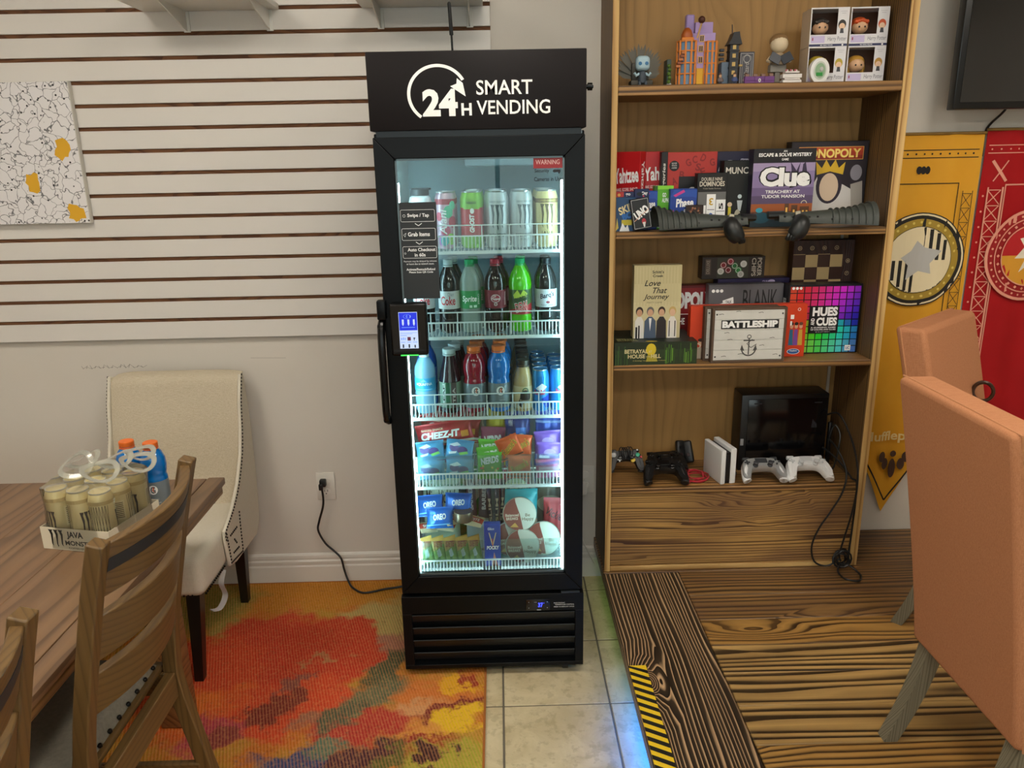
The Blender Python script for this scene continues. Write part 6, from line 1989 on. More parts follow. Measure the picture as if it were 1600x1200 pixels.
lv = gbox('party_card_box', 'tall cream party game box with black script standing on the green box', .529, 2.560, S3 + .079, .160, .045, .248, '#b8ac80', group=gg3)
p = Print(.160, .248)
p.grad(0, 1, 0, 1, [C('#c8bc90'), C('#d0c498'), C('#cbbf92'), C('#c2b688')])
for k in range(14):
    p.rect(.05 + .065 * k, .08 + .065 * k, .45, .98, C('#c9bd90'))
ink = C('#1f1c18', .5)
p.text('Schitt’s'.replace('’', "'"), .38, .62, .89, .93, ink, .02); p.text('Creek', .39, .61, .84, .875, ink, .02)
p.text('Love', .22, .56, .72, .80, ink, .012, .35); p.text('That', .40, .70, .62, .70, ink, .012, .35); p.text('Journey', .20, .75, .52, .61, ink, .012, .35); p.text('PARTY GAME', .28, .60, .485, .505, C('#6a6248'))
# four plain people
for (cx, hair, skin, top, w) in ((.13, '#2a1c14', '#c89a78', '#e0dcd4', .10), (.36, '#6a6460', '#d0a484', '#4a5a70', .13), (.60, '#3a2418', '#d0a484', '#2a2426', .11), (.83, '#c8a868', '#dcb494', '#e4e0d8', .10)):
    p.poly([(cx - w, 0), (cx + w, 0), (cx + w * .9, .24), (cx + .04, .30), (cx - .04, .30), (cx - w * .9, .24)], C(top)); p.disc(cx, .375, .0125, C(hair), .016, 16); p.disc(cx, .355, .0095, C(skin), .0125, 16)
p.rects([(.05, .09, .0, .16), (.11, .14, .0, .18)], K_); p.poly([(.33, .28), (.39, .28), (.36, .1)], C('#e8e8ea')); p.rects([(.76, .78, .02, .24), (.88, .9, .02, .24)], K_)
p.on_box(lv, .160, .045)
mo2 = gbox('property_game_box', 'dark red property game box half hidden behind the grey box', .690, 2.705, S3, .150, .045, .235, '#6a1418', group=gg3)
p = Print(.15, .235); p.rect(0, 1, .56, .96, C('#8f1c20')); p.text('MONOPOLY', .02, .98, .62, .90, W_, .05); p.line([(0, .56), (1, .56)], .002, W_); p.text('THE', .1, .3, .40, .5, W_, .02)
p.texts[0] = ([(x, y) for x, y in p.texts[0][0]],) + p.texts[0][1:]
p.texts.pop(0); p.text('OPOLY', .05, .98, .64, .90, W_, .06)
p.on_box(mo2, .15, .045)
bkx = gbox('word_game_box', 'grey word game box with thin black capitals behind the white crate game', .858, 2.650, S3, .262, .045, .243, '#5a585c', group=gg3)
p = Print(.262, .243)
p.rect(.02, .98, .02, .97, C('#5f5d61')); p.text('BLANK', .46, .92, .62, .92, K_, .0); p.text('SLATE', .46, .92, .28, .58, K_, .0)
p.poly([(.05, .58), (.22, .64), (.20, .74), (.04, .68)], W_); p.poly([(.20, .68), (.34, .73), (.33, .82), (.19, .77)], W_); p.text('SNACK', .07, .18, .63, .67, K_, .02); p.text('TALK', .23, .31, .73, .77, K_, .02)
for k in range(3):
    p.disc(.06 + k * .055, .91, .006, W_, .006, 10)
p.on_box(bkx, .262, .045)
pu2 = gbox('trivia_game_box', 'purple game box lying on edge behind the grey box', .90, 2.705, S3, .255, .06, .255, '#2c2050', group=gg3)
p = Print(.255, .255); p.disc(.75, .955, .012, C('#c8b8e0'), .006, 16); p.text('OUIJA', .62, .72, .93, .97, C('#b8a8d8'), .03); p.on_box(pu2, .255, .06)
pk2 = gbox('poker_chip_box', 'brown poker chip box lying on top of the purple box', .823, 2.700, S3 + .2556, .222, .055, .078, '#2c211b', group=gg3)
p = Print(.222, .078)
p.rect(.24, .74, .04, .96, C('#3a3a2c'))
for (a, b, c) in ((.34, .62, '#8e2430'), (.42, .40, '#7a1c28'), (.52, .58, '#2a7a3c'), (.58, .38, '#2f8a44'), (.30, .35, '#c8c8c0'), (.66, .66, '#d8d8d0'), (.62, .2, '#b8b8b0'), (.45, .78, '#a83040')):
    p.disc(a, b, .012, C(c), n=18); p.ring(a, b, .008, .0095, W_, 14)
p.text('POKER', .88, .95, .1, .92, C('#c8bfb0'), .02, 0, -PI / 2); p.text('CHIPS', .79, .86, .1, .92, C('#c8bfb0'), .02, 0, -PI / 2); p.rect(.05, .14, .2, .9, C('#54463c')); p.text('DELUXE', .07, .12, .25, .85, C('#a89c8c'), 0, 0, PI / 2)
p.on_box(pk2, .222, .055)
og = gbox('guessing_game_box', 'bright orange guessing game box behind the white crate game', .846, 2.569, S3, .400, .034, .184, '#d2401c', group=gg3)
p = Print(.400, .184)
p.text('GUESS', .18, .5, .55, .9, W_, .05); p.disc(.10, .30, .010, C('#e8b890'), n=14); p.disc(.10, .36, .011, C('#3a2418'), .006, 14); p.text('OG', .05, .15, .2, .3, C('#f0d8c0'), .03); p.poly([(.03, .0), (.14, .0), (.13, .22), (.05, .22)], C('#c8b8a0'))
p.on_box(og, .400, .034)
p = Print(.400, .184)
p.disc(.905, .10, .022, C('#e0e8ee'), .010, 18); p.disc(.905, .10, .020, C('#2a5a98'), .0085, 18); p.text('Hasbro', .875, .935, .10, .13, W_, .01)
for (a, c1, c2) in ((.875, '#2a6a8a', '#4a2a20'), (.915, '#7a4a9a', '#2a1c14'), (.955, '#c8a03a', '#6a4030')):
    p.poly([(a - .02, .22), (a + .02, .22), (a + .014, .52), (a - .014, .52)], C(c1)); p.disc(a, .58, .006, C('#d0a080'), .008, 12); p.disc(a, .63, .007, C(c2), .006, 12)
p.rects([(.86, .89, .72, .80), (.86, .875, .60, .68)], W_); p.ring(.93, .90, .004, .0055, W_, 10)
p.on_box(og, .400, .034)
# crate style game in two trays
bt = thing('naval_game_crate', 'white plank crate game with a black anchor and brown frame', 'board game', (.830, 2.529, S3 + .0003), 0, gg3)
wht = mottled('painted_plank', '#d9d8d2', '#c9c8c0', 30, .6); brn = C('#5a4636', .6)
for (dx, y0, nm) in ((-.018, .011, 'rear_tray'), (0, -.020, 'front_tray')):
    tr = G().ab(-.118 + dx, .118 + dx, y0 + .003, y0 + .024, .006, .180, wht).obj(nm, bt)
    for k in range(5):
        G().ab(-.117 + dx, .117 + dx, y0, y0 + .004, .008 + k * .0346, .0415 + k * .0346, wht, .0012, 1).obj('plank', tr)
    g = G()
    for s in (-1, 1):
        g.ab(s * .121 - .004 + dx, s * .121 + .004 + dx, y0 - .002, y0 + .026, 0, .186, brn, .001, 1)
    g.ab(-.117 + dx, .117 + dx, y0 - .002, y0 + .026, 0, .007, brn, .001, 1).ab(-.117 + dx, .117 + dx, y0 - .002, y0 + .026, .179, .186, brn, .001, 1)
    g.obj('frame', tr)
    for s in (-1, 1):
        for z in (.02, .165):
            G().ball((s * .110 + dx, y0, z), .003, C('#3a3a3a', .4, .6), 8, 5, (1, .4, 1)).obj('corner_bolt', tr)
p = Print(.236, .18)
p.rect(.10, .92, .625, .79, K_); p.text('BATTLESHIP', .115, .905, .645, .775, W_, .06)
ank = C('#4a4a48')
p.ring(.51, .47, .005, .0075, ank, 16); p.line([(.51, .45), (.51, .13)], .004, ank); p.line([(.43, .40), (.59, .40)], .004, ank); p.ring(.51, .24, .021, .0255, ank, 24, PI * 1.05, PI * 1.95); p.poly([(.39, .22), (.45, .20), (.41, .32)], ank); p.poly([(.63, .22), (.57, .20), (.61, .32)], ank); p.line([(.56, .42), (.48, .34), (.54, .26), (.62, .33)], .002, ank)
for (a, b) in ((.06, .9), (.3, .95), (.62, .92), (.2, .42), (.8, .44), (.86, .12), (.12, .10), (.36, .14), (.72, .62), (.15, .55), (.66, .3)):
    p.line([(a, b), (a + .05, b + .012), (a + .07, b)], .0016, C('#3f3b38'))
p.put(bt, lambda x, y, e: (x - .118, -.0203 - e, y + .003), 'crate_print')
hu = gbox('colour_game_box', 'black game box covered in a rainbow grid of colour squares', 1.119, 2.606, S3, .256, .065, .243, '#17161c', group=gg3)
import colorsys
p = Print(.256, .243)
N = 10
for i in range(N):
    for j in range(10):
        if 3 <= i <= 6 and 3 <= j <= 6:
            continue
        x, y = i / (N - 1), j / 9.0
        if y > .55:
            hue = (1.02 - .28 * x) if True else 0
            hue = (.03 - .25 * x) % 1.0
            hue = (hue - (1 - y) * (.22 * x)) % 1.0
        else:
            hue = .145 + .46 * x * (1.0 - .25 * y) if y < .35 else .07 + .58 * x
        s_, v_ = .82, .88 if y < .35 or y > .6 else .8
        r_, g_, b_ = colorsys.hsv_to_rgb(hue, s_ - .2 * (y < .2), v_)
        p.rect(.025 + i * .0955, .025 + i * .0955 + .083, .02 + j * .0965, .02 + j * .0965 + .084, C('#%02x%02x%02x' % (int(r_ * 235), int(g_ * 235), int(b_ * 235))))
p.rect(.30, .70, .30, .70, C('#0f0e12')); p.text('HUES', .34, .68, .55, .68, W_, .05); p.text('AND', .325, .375, .42, .52, W_, .03, 0, PI / 2); p.text('CUES', .40, .68, .41, .53, W_, .05); p.text('A GUESSING GAME', .33, .67, .375, .395, W_, .02); p.text('OF COLORS AND CLUES', .33, .67, .345, .365, W_, .02); p.text('BY SCOTT BRADY', .40, .60, .315, .328, C('#c8c8c8'))
p.rect(.82, .90, .04, .12, W_); p.text('UC', .835, .885, .06, .10, C('#2a5a9a'), .02)
for k in range(3):
    p.disc(.055 + k * .05, .955, .005, W_, n=10)
p.on_box(hu, .256, .065)
q = Print(.065, .243); q.text('HUES AND CUES', .3, .7, .3, .8, W_, .03, 0, PI / 2); q.on_side(hu, -.128, .065, -1)
ch = gbox('chess_board_case', 'folded wooden chess board case standing upright behind the colour game', 1.135, 2.690, S3, .215, .045, .385, wood('chess_frame', 2, '#2a1410', '#4a2a20', '#351c16', 50), cat='chess set', group=gg3)
for i in range(4):
    for j in range(7):
        m = C('#c8ad7c', .35) if (i + j) % 2 else C('#40241c', .35)
        x0, z0 = -.1065 + i * .0435, .335 - (j + 1) * .0435
        G().ab(x0 + .0003, x0 + .0432, -.0235, -.0222, z0 + .0003, z0 + .0432, m).obj('square', ch)
p = Print(.215, .385)
for i in range(4):
    p.ring(.105 + i * .20, .93, .006, .0075, C('#d0b890'), 14); p.text('DCBA'[i], .09 + i * .20, .12 + i * .20, .922, .938, C('#d0b890'), .02)
    p.rect(.005 + i * .202, .20 + i * .202, .872, .876, C('#c8ad7c')) if i % 2 == 0 else None
for j in range(5):
    p.ring(.905, .81 - j * .113, .006, .0075, C('#d0b890'), 14); p.text(str(8 - j), .89, .92, .802 - j * .113, .818 - j * .113, C('#d0b890'), .02)
p.on_box(ch, .215, .045)
# ================================================================ FOURTH SHELF: CONSOLES
pc = thing('media_console', 'large black console box with a glossy dark front panel', 'game console', (1.026, 2.695, S4 + .0003))
G().ab(-.159, .159, -.05, .05, 0, .292, C('#0e0e10', .35), .003).obj('case', pc)
G().ab(-.135, .155, -.0535, -.049, .004, .276, C('#08080a', .12), .002).obj('front_panel', pc)
g = G()
for x in (-.115, .105):
    g.ab(x, x + .028, -.0545, -.0533, .258, .262, C('#2a2a2e', .4))
g.obj('vent_slot', pc)
G().ab(-.156, -.145, -.052, -.049, .10, .125, C('#8d8d90', .4)).obj('sticker', pc)
p = Print(.03, .045)
for k in range(7):
    p.line([(.2 + .1 * k, .2), (.3 + .08 * k, .9 - .06 * k)], .0006, C('#5a5a60'))
p.put(pc, lambda x, y, e: (x + .095, -.0537 - e, y + .155), 'smudge_print')
# white dock
dk = thing('console_dock', 'small white console dock with a dark slot along its edge', 'console dock', (.782, 2.590, S4 + .0003), R_(12))
wpl = C('#e2e2e0', .35)
for y0, nm in ((-.024, 'front_shell'), (.008, 'rear_shell')):
    pass
G().ab(-.030, -.012, -.068, .068, 0, .128, wpl, .004, 3).obj('front_shell', dk)
G().ab(.006, .028, -.068, .068, 0, .132, wpl, .004, 3).obj('rear_shell', dk)
G().ab(-.013, .007, -.064, .066, .003, .118, C('#0c0c0e', .4)).obj('slot_liner', dk)
G().ab(-.010, .004, -.0685, -.0635, .012, .11, C('#161618', .3), .004).obj('front_slot', dk)
G().ab(.027, .034, -.064, -.054, .030, .040, C('#101010', .4), .001, 1).obj('usb_plug', dk)

def gamepad(name, label, loc, rz, body_m, grip_m, dark, rx=0.0, scale=1.0):
    """two-grip controller lying on its back; width ~0.155"""
    t = thing(name, label, 'controller', loc, rz, 'controllers on the bookcase', (rx, 0, rz))
    t.scale = (scale,) * 3
    out = []
    prof = [(-.050, .034), (-.020, .040), (.020, .040), (.050, .034), (.068, .018), (.076, -.012), (.078, -.045), (.066, -.058), (.052, -.050), (.040, -.018), (.022, -.008), (-.022, -.008), (-.040, -.018), (-.052, -.050), (-.066, -.058), (-.078, -.045), (-.076, -.012), (-.068, .018)]
    sp = [(q.x, q.y) for q in smooth_path([(a, b, 0) for a, b in prof], 4, True)]
    cx_, cy_ = 0, 0
    V, F = [], []
    lv = [(.004, .86), (.0, .62)]
    layers = [(0.004, .84), (.010, .96), (.020, 1.0), (.030, .95), (.036, .82)]
    n = len(sp)
    def inset(x, y, k):
        # shrink towards the spine of the pad, not its centre
        sxp = max(-.06, min(.06, x)); syp = .014 if abs(x) < .045 else (.014 - (abs(x) - .045) * 1.6 - max(0, -y) * .35)
        return (sxp + (x - sxp) * k, syp + (y - syp) * k)
    for (z, k) in layers:
        for (x, y) in sp:
            a, b = inset(x, y, k)
            lift = .006 if y < -.02 else 0
            V.append((a, b, z - (.006 if y < -.03 and z > .02 else 0)))
    for L in range(len(layers) - 1):
        for i in range(n):
            F.append([L * n + i, L * n + (i + 1) % n, (L + 1) * n + (i + 1) % n, (L + 1) * n + i])
    F.append(list(range(n))[::-1]); F.append([(len(layers) - 1) * n + i for i in range(n)])
    b = G().add(V, F, body_m).obj('body', t, angle=.9)
    for s in (-1, 1):
        G().tube(smooth_path([(s * .058, .005, .020), (s * .064, -.022, .019), (s * .066, -.044, .015), (s * .064, -.056, .012)], 4), .015, grip_m, 10, radii=None).obj('grip', t)
        st = G().lathe([(.010, .034), (.009, .038), (.005, .040), (.005, .046), (.009, .048), (.009, .051), (.006, .0525)], dark, (s * .026, .0, 0), 16).obj('thumbstick', t)
        G().box((s * .050, .038, .026), (.026, .012, .014), dark, .004).obj('trigger', t)
    G().box((0, .022, .0365), (.042, .022, .003), dark, .001, seg=1).obj('touch_pad', t)
    G().box((-.052, .014, .0375), (.020, .006, .004), dark, .001, seg=1).box((-.052, .014, .0375), (.006, .020, .004), dark, .001, seg=1).obj('direction_pad', t)
    for (a, c) in ((0, '#3a8a7a'), (1, '#a84a5a'), (2, '#5a6ab0'), (3, '#b07ab0')):
        an = a * PI / 2
        G().lathe([(.0038, .036), (.0038, .0395), (.003, .040)], dark, (.052 + .010 * math.cos(an), .014 + .010 * math.sin(an), 0), 10).obj('button', t)
    return t
sil = C('#b9bbbc', .3, .5); whp = C('#e4e4e4', .35); dgr = C('#3a3c40', .4); bkp = C('#131314', .38); lg = C('#c9cbcc', .35)
gamepad('game_controller', 'silver grey controller with pale grips beside the white dock', (.922, 2.556, S4 + .030), 0, sil, whp, dgr, R_(24), 1.0)
gamepad('game_controller', 'white controller beside the tangle of black cables', (1.084, 2.556, S4 + .031), 0, whp, whp, lg, R_(24), 1.02)
gamepad('game_controller', 'black controller lying in front beside the red cord', (.572, 2.558, S4 + .030), 0, bkp, C('#1c1c1e', .5), C('#0a0a0b', .3), R_(24), 1.0)
gamepad('game_controller', 'black controller lying behind the front black one', (.598, 2.672, S4 + .022), .1, bkp, bkp, C('#0a0a0b', .3), R_(16), .95)
cube_pad = gamepad('game_controller', 'black controller with green and yellow buttons and its cord coiled on top', (.446, 2.652, S4 + .046), 0, C('#1e1f22', .4), C('#17181a', .4), C('#0c0c0d', .3), R_(48), .85)
g = G()
for (a, b, r, c) in ((.052, .014, .009, '#2fa884'), (.066, .004, .005, '#b8323a'), (.052, .036, .004, '#c8c8c8'), (.034, .012, .004, '#c8c8c8')):
    o = G().lathe([(r, .036), (r, .041), (r * .8, .042)], C(c, .35), (-a if False else a, b, 0), 16).obj('colour_button', cube_pad)
G().lathe([(.010, .036), (.010, .043), (.006, .045)], C('#d8b83a', .35), (.030, -.010, 0), 16).obj('colour_button', cube_pad)
G().lathe([(.012, .036), (.011, .042), (.006, .046)], C('#c9cacc', .35), (-.052, .016, 0), 16).obj('grey_stick', cube_pad)
G().box((-.028, -.008, .043), (.020, .006, .004), C('#d0d2d4', .35), .001, seg=1).box((-.028, -.008, .043), (.006, .020, .004), C('#d0d2d4', .35), .001, seg=1).obj('grey_direction_pad', cube_pad)
pts = []
for k in range(60):
    a = 2 * PI * k / 12
    pts.append((.0 + .012 * math.cos(a) + .0008 * k - .02, .018 + .028 * math.sin(a), .048 + .0012 * (k // 12) + .004 * math.sin(a * 1.3)))
G().tube(pts, .0022, C('#0e0e0f', .4), 6).obj('coiled_cord', cube_pad)
for (x, y, rz, lab) in ((.668, 2.712, .3, 'small black remote half leaning behind the black controllers'), (.706, 2.710, -.3, 'small black rounded remote half standing nearer the red cord')):
    t = thing('remote_half', lab, 'controller', (x, y, S4 + .007), rz, None, (R_(-20), R_(8 if rz > 0 else -14), rz))
    G().ab(-.017, .017, -.010, .010, .003, .088, C('#161617', .4), .008, 3).obj('body', t)
    G().lathe([(.007, 0), (.006, .004), (.008, .007)], C('#0b0b0c', .35), (0, -.010, .062), 12, rot=(PI / 2, 0, 0)).obj('thumbstick', t)
    G().ab(-.006, .006, -.0115, -.009, .028, .040, C('#2a1416', .35), .002, 1).obj('button', t)
# red cord
pts = []
random.seed(4)
for k in range(90):
    a = 2 * PI * k / 22
    pts.append((.696 + (.034 + .006 * math.sin(k * .7)) * math.cos(a) + .006 * math.sin(k * .13), 2.585 + (.046 + .006 * math.cos(k * .5)) * math.sin(a), S4 + .0035 + .004 * (k // 22) + .001 * math.sin(k)))
pts = [(.652, 2.528, S4 + .004), (.660, 2.54, S4 + .004)] + pts
rc = tag(G().tube(pts, .0024, C('#b8303c', .45), 6).obj('charging_cable'), 'thin red charging cable coiled on the bottom shelf board', 'cable')
G().box((.649, 2.524, S4 + .0045), (.012, .008, .006), C('#c03a44', .4), .002).obj('connector', rc)
# sensor bar and cables
sb_ = tag(G().box((0, 0, .09), (.014, .016, .17), C('#0c0c0d', .3), .004).obj('sensor_bar'), 'slim black sensor bar standing upright beside the black console', 'sensor bar')
sb_.location = (1.208, 2.668, S4 + .0008)
cab = C('#141414', .42)
def cable(label, pts, r=.0034, n=8):
    return tag(G().tube(smooth_path(pts, n), r, cab, 8).obj('black_cable'), label, 'cable', 'black cables hanging from the bookcase')
cable('black cable looping from the console top and falling past the drawer front', [(1.19, 2.66, .70), (1.205, 2.60, .72), (1.225, 2.54, .66), (1.238, 2.50, .58), (1.238, 2.476, .50), (1.230, 2.474, .40), (1.210, 2.474, .29), (1.20, 2.474, .23), (1.21, 2.48, .20)])
cable('black cable swinging across the drawer front in a wide loop', [(1.185, 2.62, .62), (1.195, 2.56, .60), (1.205, 2.50, .54), (1.195, 2.488, .47), (1.16, 2.484, .40), (1.12, 2.482, .33), (1.10, 2.482, .26), (1.115, 2.48, .20), (1.16, 2.475, .185), (1.20, 2.47, .215)])
cable('black cable lying in loops along the bookcase end panel', [(1.175, 2.64, .58), (1.20, 2.58, .56), (1.222, 2.54, .53), (1.232, 2.51, .51), (1.242, 2.49, .50), (1.243, 2.486, .42), (1.240, 2.484, .30), (1.235, 2.48, .22)])
cable('black cable curling on the shelf beside the white controller', [(1.19, 2.64, .498), (1.205, 2.605, .51), (1.222, 2.61, .60), (1.228, 2.63, .64), (1.215, 2.652, .66), (1.20, 2.654, .60)])
kn = []
for k in range(70):
    a = 2 * PI * k / 13
    kn.append((1.205 + .026 * math.cos(a) + .006 * math.sin(k * .41), 2.468 + .012 * math.sin(a * .53 + 1), .218 + .028 * math.sin(a) + .006 * math.cos(k * .37)))
tag(G().tube(kn, .0034, cab, 6).obj('cable_bundle'), 'knotted bundle of black cable hanging at the bookcase foot', 'cable', 'black cables hanging from the bookcase')
cable('black cable loop resting on the stage planks below the knot', [(1.215, 2.470, .20), (1.245, 2.455, .185), (1.258, 2.42, .1742), (1.235, 2.385, .1742), (1.195, 2.40, .1742), (1.185, 2.44, .180), (1.20, 2.465, .195)])

# ================================================================ TOP SHELF: TOYS
Z1 = S1 + .0005
# figurine on a fan of blades
tf = thing('toy_figurine', 'small pale blue big-headed toy figure seated before a fan of grey blades', 'figurine', (.462, 2.60, Z1))
gm = C('#5f5a50', .4, .6); gm2 = C('#3b372f', .5, .4)
G().ab(-.035, .035, -.02, .03, 0, .022, gm2, .004).obj('throne_base', tf)
G().ab(-.028, .028, .012, .026, .02, .075, gm2, .004).obj('throne_back', tf)
random.seed(21)
for k in range(26):
    a = R_(-82 + k * 6.6)
    L = .058 + .046 * max(0, math.cos(a)) + random.uniform(-.006, .006)
    w = .0045
    y = .028 + (k % 3) * .006
    d = Vector((math.sin(a), 0, math.cos(a))); s = Vector((math.cos(a), 0, -math.sin(a)))
    b0 = Vector((0, y, .030))
    P = [b0 - s * w * .7, b0 + s * w * .7, b0 + d * L * .85 + s * w, b0 + d * L, b0 + d * L * .85 - s * w]
    P = [q if q.z > .001 else Vector((q.x, q.y, .001)) for q in P]
    g = G(); n = 5
    V = P + [q + Vector((0, .002, 0)) for q in P]
    g.add(V, [[0, 1, 2, 3, 4], [9, 8, 7, 6, 5]] + [[i, (i + 1) % 5, (i + 1) % 5 + 5, i + 5] for i in range(5)], gm).obj('blade', tf, angle=.3)
skin = C('#a8c4d0', .45); cloth_ = C('#3d4650', .6)
G().lathe([(.012, .012), (.014, .022), (.011, .042), (.006, .048)], cloth_, (0, -.022, 0), 14).obj('torso', tf)
for s in (-1, 1):
    G().tube([(s * .010, -.024, .040), (s * .020, -.028, .034), (s * .026, -.030, .042)], .0042, skin, 8).obj('arm', tf)
    G().tube([(s * .007, -.024, .018), (s * .010, -.034, .012), (s * .010, -.036, .0045)], .005, cloth_, 8).obj('leg', tf)
hd_ = G().box((0, -.022, .070), (.044, .036, .044), skin, .013, seg=4).obj('head', tf)
for s in (-1, 1):
    G().lathe([(.0055, 0), (.0055, .001)], C('#2a6a9a', .3), (s * .010, -.0395, .068), 14, rot=(PI / 2, 0, 0)).obj('eye', hd_)
G().tube([(-.010, -.041, .0015), (-.012, -.058, .0015), (0, -.066, .0015), (.012, -.058, .0015), (.010, -.041, .0015)], .0012, gm2, 6).obj('stand_ring', tf)

# toy brick building
orb = C('#d27a1e', .35); lil = C('#a98fc4', .4); dko = C('#a8541c', .4); ylw = C('#e0a818', .35); wpane = C('#6f8fae', .1)
bb = thing('brick_building', 'orange and lilac toy brick building with a round windowed front', 'toy building', (.640, 2.645, Z1))
G().ab(-.066, .070, -.045, .05, 0, .006, C('#8a8f94', .5), .001, 1).obj('base_plate', bb)
G().ab(-.030, .066, .0, .045, .006, .165, lil, .001, 1).obj('rear_wall', bb)
G().ab(.005, .062, .022, .045, .165, .20, lil, .001, 1).obj('upper_wall', bb)
G().ab(-.026, .0, .015, .04, .165, .222, C('#9a84bd', .4), .003, 1).obj('gable_wall', bb)
def bay(cx, r, z0, z1, n):
    b = G().lathe([(r * .9, z0), (r * .9, z1)], wpane, (cx, 0, 0), 16).obj('glazed_bay', bb)
    for k in range(n):
        a = -PI + PI * k / (n - 1)
        G().ab(cx + r * math.cos(a) - .0028, cx + r * math.cos(a) + .0028, r * math.sin(a) - .0028, r * math.sin(a) + .0028, z0, z1, orb).obj('column', b)
    for z in (z0, (z0 + z1) / 2 - .002, z1 - .005, z0 + (z1 - z0) * .25, z0 + (z1 - z0) * .75):
        G().lathe([(r * .93, z), (r * 1.06, z), (r * 1.06, z + .004), (r * .93, z + .004)], orb, (cx, 0, 0), 18, caps=False).obj('brick_band', b)
bay(-.026, .030, .006, .142, 6)
bay(.052, .019, .006, .140, 5)
G().ab(.008, .030, -.004, .0, .006, .060, ylw, .001, 1).obj('door', bb)
for (x, z) in ((.012, .075), (.012, .108), (.014, .138)):
    w = G().ab(x, x + .015, -.003, .0, z, z + .020, C('#e8c070', .4)).obj('window', bb)
    G().ab(x + .002, x + .0068, -.004, -.003, z + .002, z + .018, C('#4a2f3a', .2)).obj('pane', w)
    G().ab(x + .0082, x + .013, -.004, -.003, z + .002, z + .018, C('#4a2f3a', .2)).obj('pane', w)
G().ab(-.046, -.008, -.02, .02, .142, .150, orb, .001, 1).obj('parapet', bb)
G().lathe([(.018, .150), (.019, .158), (.014, .172), (.006, .180)], dko, (-.026, 0, 0), 14).obj('dome_roof', bb)
G().cyl((.004, -.012, .148), (.014, -.02, .190), .003, C('#c8a060', .4), 8).obj('broom_pole', bb)
G().ball((.014, -.02, .200), .011, C('#4a2416', .5), 12, 8).obj('round_top', bb)
for k in range(5):
    G().ab(-.064 + .004 * k, -.050 + .004 * k, -.03, -.018, .06 + .010 * k, .068 + .010 * k, C(('#b06a3a', '#8a4a2a')[k % 2], .4), .001, 1).obj('stair_brick', bb)
g2_ = thing('brick_plant_wall', 'narrow dark toy brick wall with green leaves beside the orange building', 'toy building', (.560, 2.66, Z1))
G().ab(-.008, .006, -.02, .03, 0, .088, C('#3a4a42', .5), .001, 1).obj('wall_brick', g2_)
for k in range(5):
    G().ball((-.002 + .003 * (k % 2), -.023, .02 + .012 * k), .006, C('#5a7a2a', .6), 8, 6).obj('leaf', g2_)
G().lathe([(.008, 0), (.008, .003)], C('#a8a8a0', .4), (0, -.021, .010), 12, rot=(PI / 2, 0, 0)).obj('round_plate', g2_)
# dark toy tower
tw_ = thing('brick_tower', 'dark grey toy brick tower with a crooked pointed roof', 'toy building', (.750, 2.635, Z1))
dk1, dk2, dk3 = C('#2a2d33', .4), C('#3d4a58', .4), C('#1b1c20', .4)
G().ab(-.030, .034, -.03, .035, 0, .005, C('#6a7078', .5), .001, 1).obj('base_plate', tw_)
G().ab(-.026, .005, -.01, .03, .005, .075, C('#5a6b7c', .4), .001, 1).obj('lower_house', tw_)
G().ab(-.004, .024, -.02, .015, .005, .125, dk1, .001, 1).obj('tower_shaft', tw_)
for z in (.03, .055, .08, .105):
    G().ab(-.006, .026, -.022, .017, z, z + .004, dk3).obj('brick_band', tw_)
    G().ab(.004, .014, -.0225, -.019, z + .006, z + .018, C('#c8a860', .4)).obj('window', tw_)
G().prism([(-.012, .125), (.032, .125), (.024, .150), (.022, .162), (.004, .160), (-.002, .142)], -.026, .02, dk3, 'y').obj('roof', tw_)
G().cyl((.006, 0, .158), (.004, 0, .186), .0015, dk3, 6).obj('spire', tw_)
for k in range(3):
    G().ab(-.034, -.020, -.012, .0, .080 + k * .013, .088 + k * .013, dk1, .001, 1).obj('balcony_brick', tw_)
G().ab(.026, .038, -.022, -.008, .060, .066, C('#b89a5a', .4), .001, 1).obj('hanging_sign', tw_)
for i, (x, y, c1, c2, lab) in enumerate(((.708, 2.575, '#6a5a58', '#2a2a34', 'tiny toy figure in grey standing before the dark brick tower'), (.752, 2.570, '#3a4a7a', '#28304a', 'tiny toy figure in navy standing before the dark brick tower'), (.792, 2.585, '#c8a0a8', '#a87a6a', 'tiny toy figure in pink standing by the purple brick wall'))):
    t = thing('mini_figure', lab, 'figurine', (x, y, Z1), 0, 'tiny toy figures')
    G().ab(-.006, -.0005, -.004, .004, 0, .012, C(c2, .4), .001, 1).ab(.0005, .006, -.004, .004, 0, .012, C(c2, .4), .001, 1).obj('legs', t)
    G().prism([(-.007, .012), (.007, .012), (.005, .024), (-.005, .024)], -.0035, .0035, C(c1, .4), 'y').obj('torso', t)
    G().lathe([(.004, .0245), (.0045, .026), (.0045, .032), (.003, .034)], C('#d8b088', .4), (0, 0, 0), 12).obj('head', t)
    G().lathe([(.0048, .031), (.0050, .034), (.003, .038)], C('#4a2c1a', .5), (0, .0005, 0), 12).obj('hair', t)
    for s in (-1, 1):
        G().tube([(s * .006, 0, .022), (s * .0085, -.002, .016), (s * .008, -.005, .012)], .0018, C(c1, .4), 6).obj('arm', t)
cd_ = gbox('card_case', 'upright dark card case with an ornate pale frame on its front', .812, 2.650, S1, .048, .012, .108, '#4a4a52', 0, 'case')
p = Print(.048, .108); p.line([(.08, .05), (.92, .05), (.92, .95), (.08, .95), (.08, .05)], .0012, C('#c8c4c0')); p.ring(.5, .8, .010, .0115, C('#c8c4c0'), 16); p.line([(.2, .12), (.8, .12), (.8, .85), (.5, .93), (.2, .85), (.2, .12)], .001, C('#b8b4b0')); p.text('Wizard', .34, .66, .25, .7, C('#a8a4a0'), .01, .1, PI / 2); p.on_box(cd_, .048, .012)
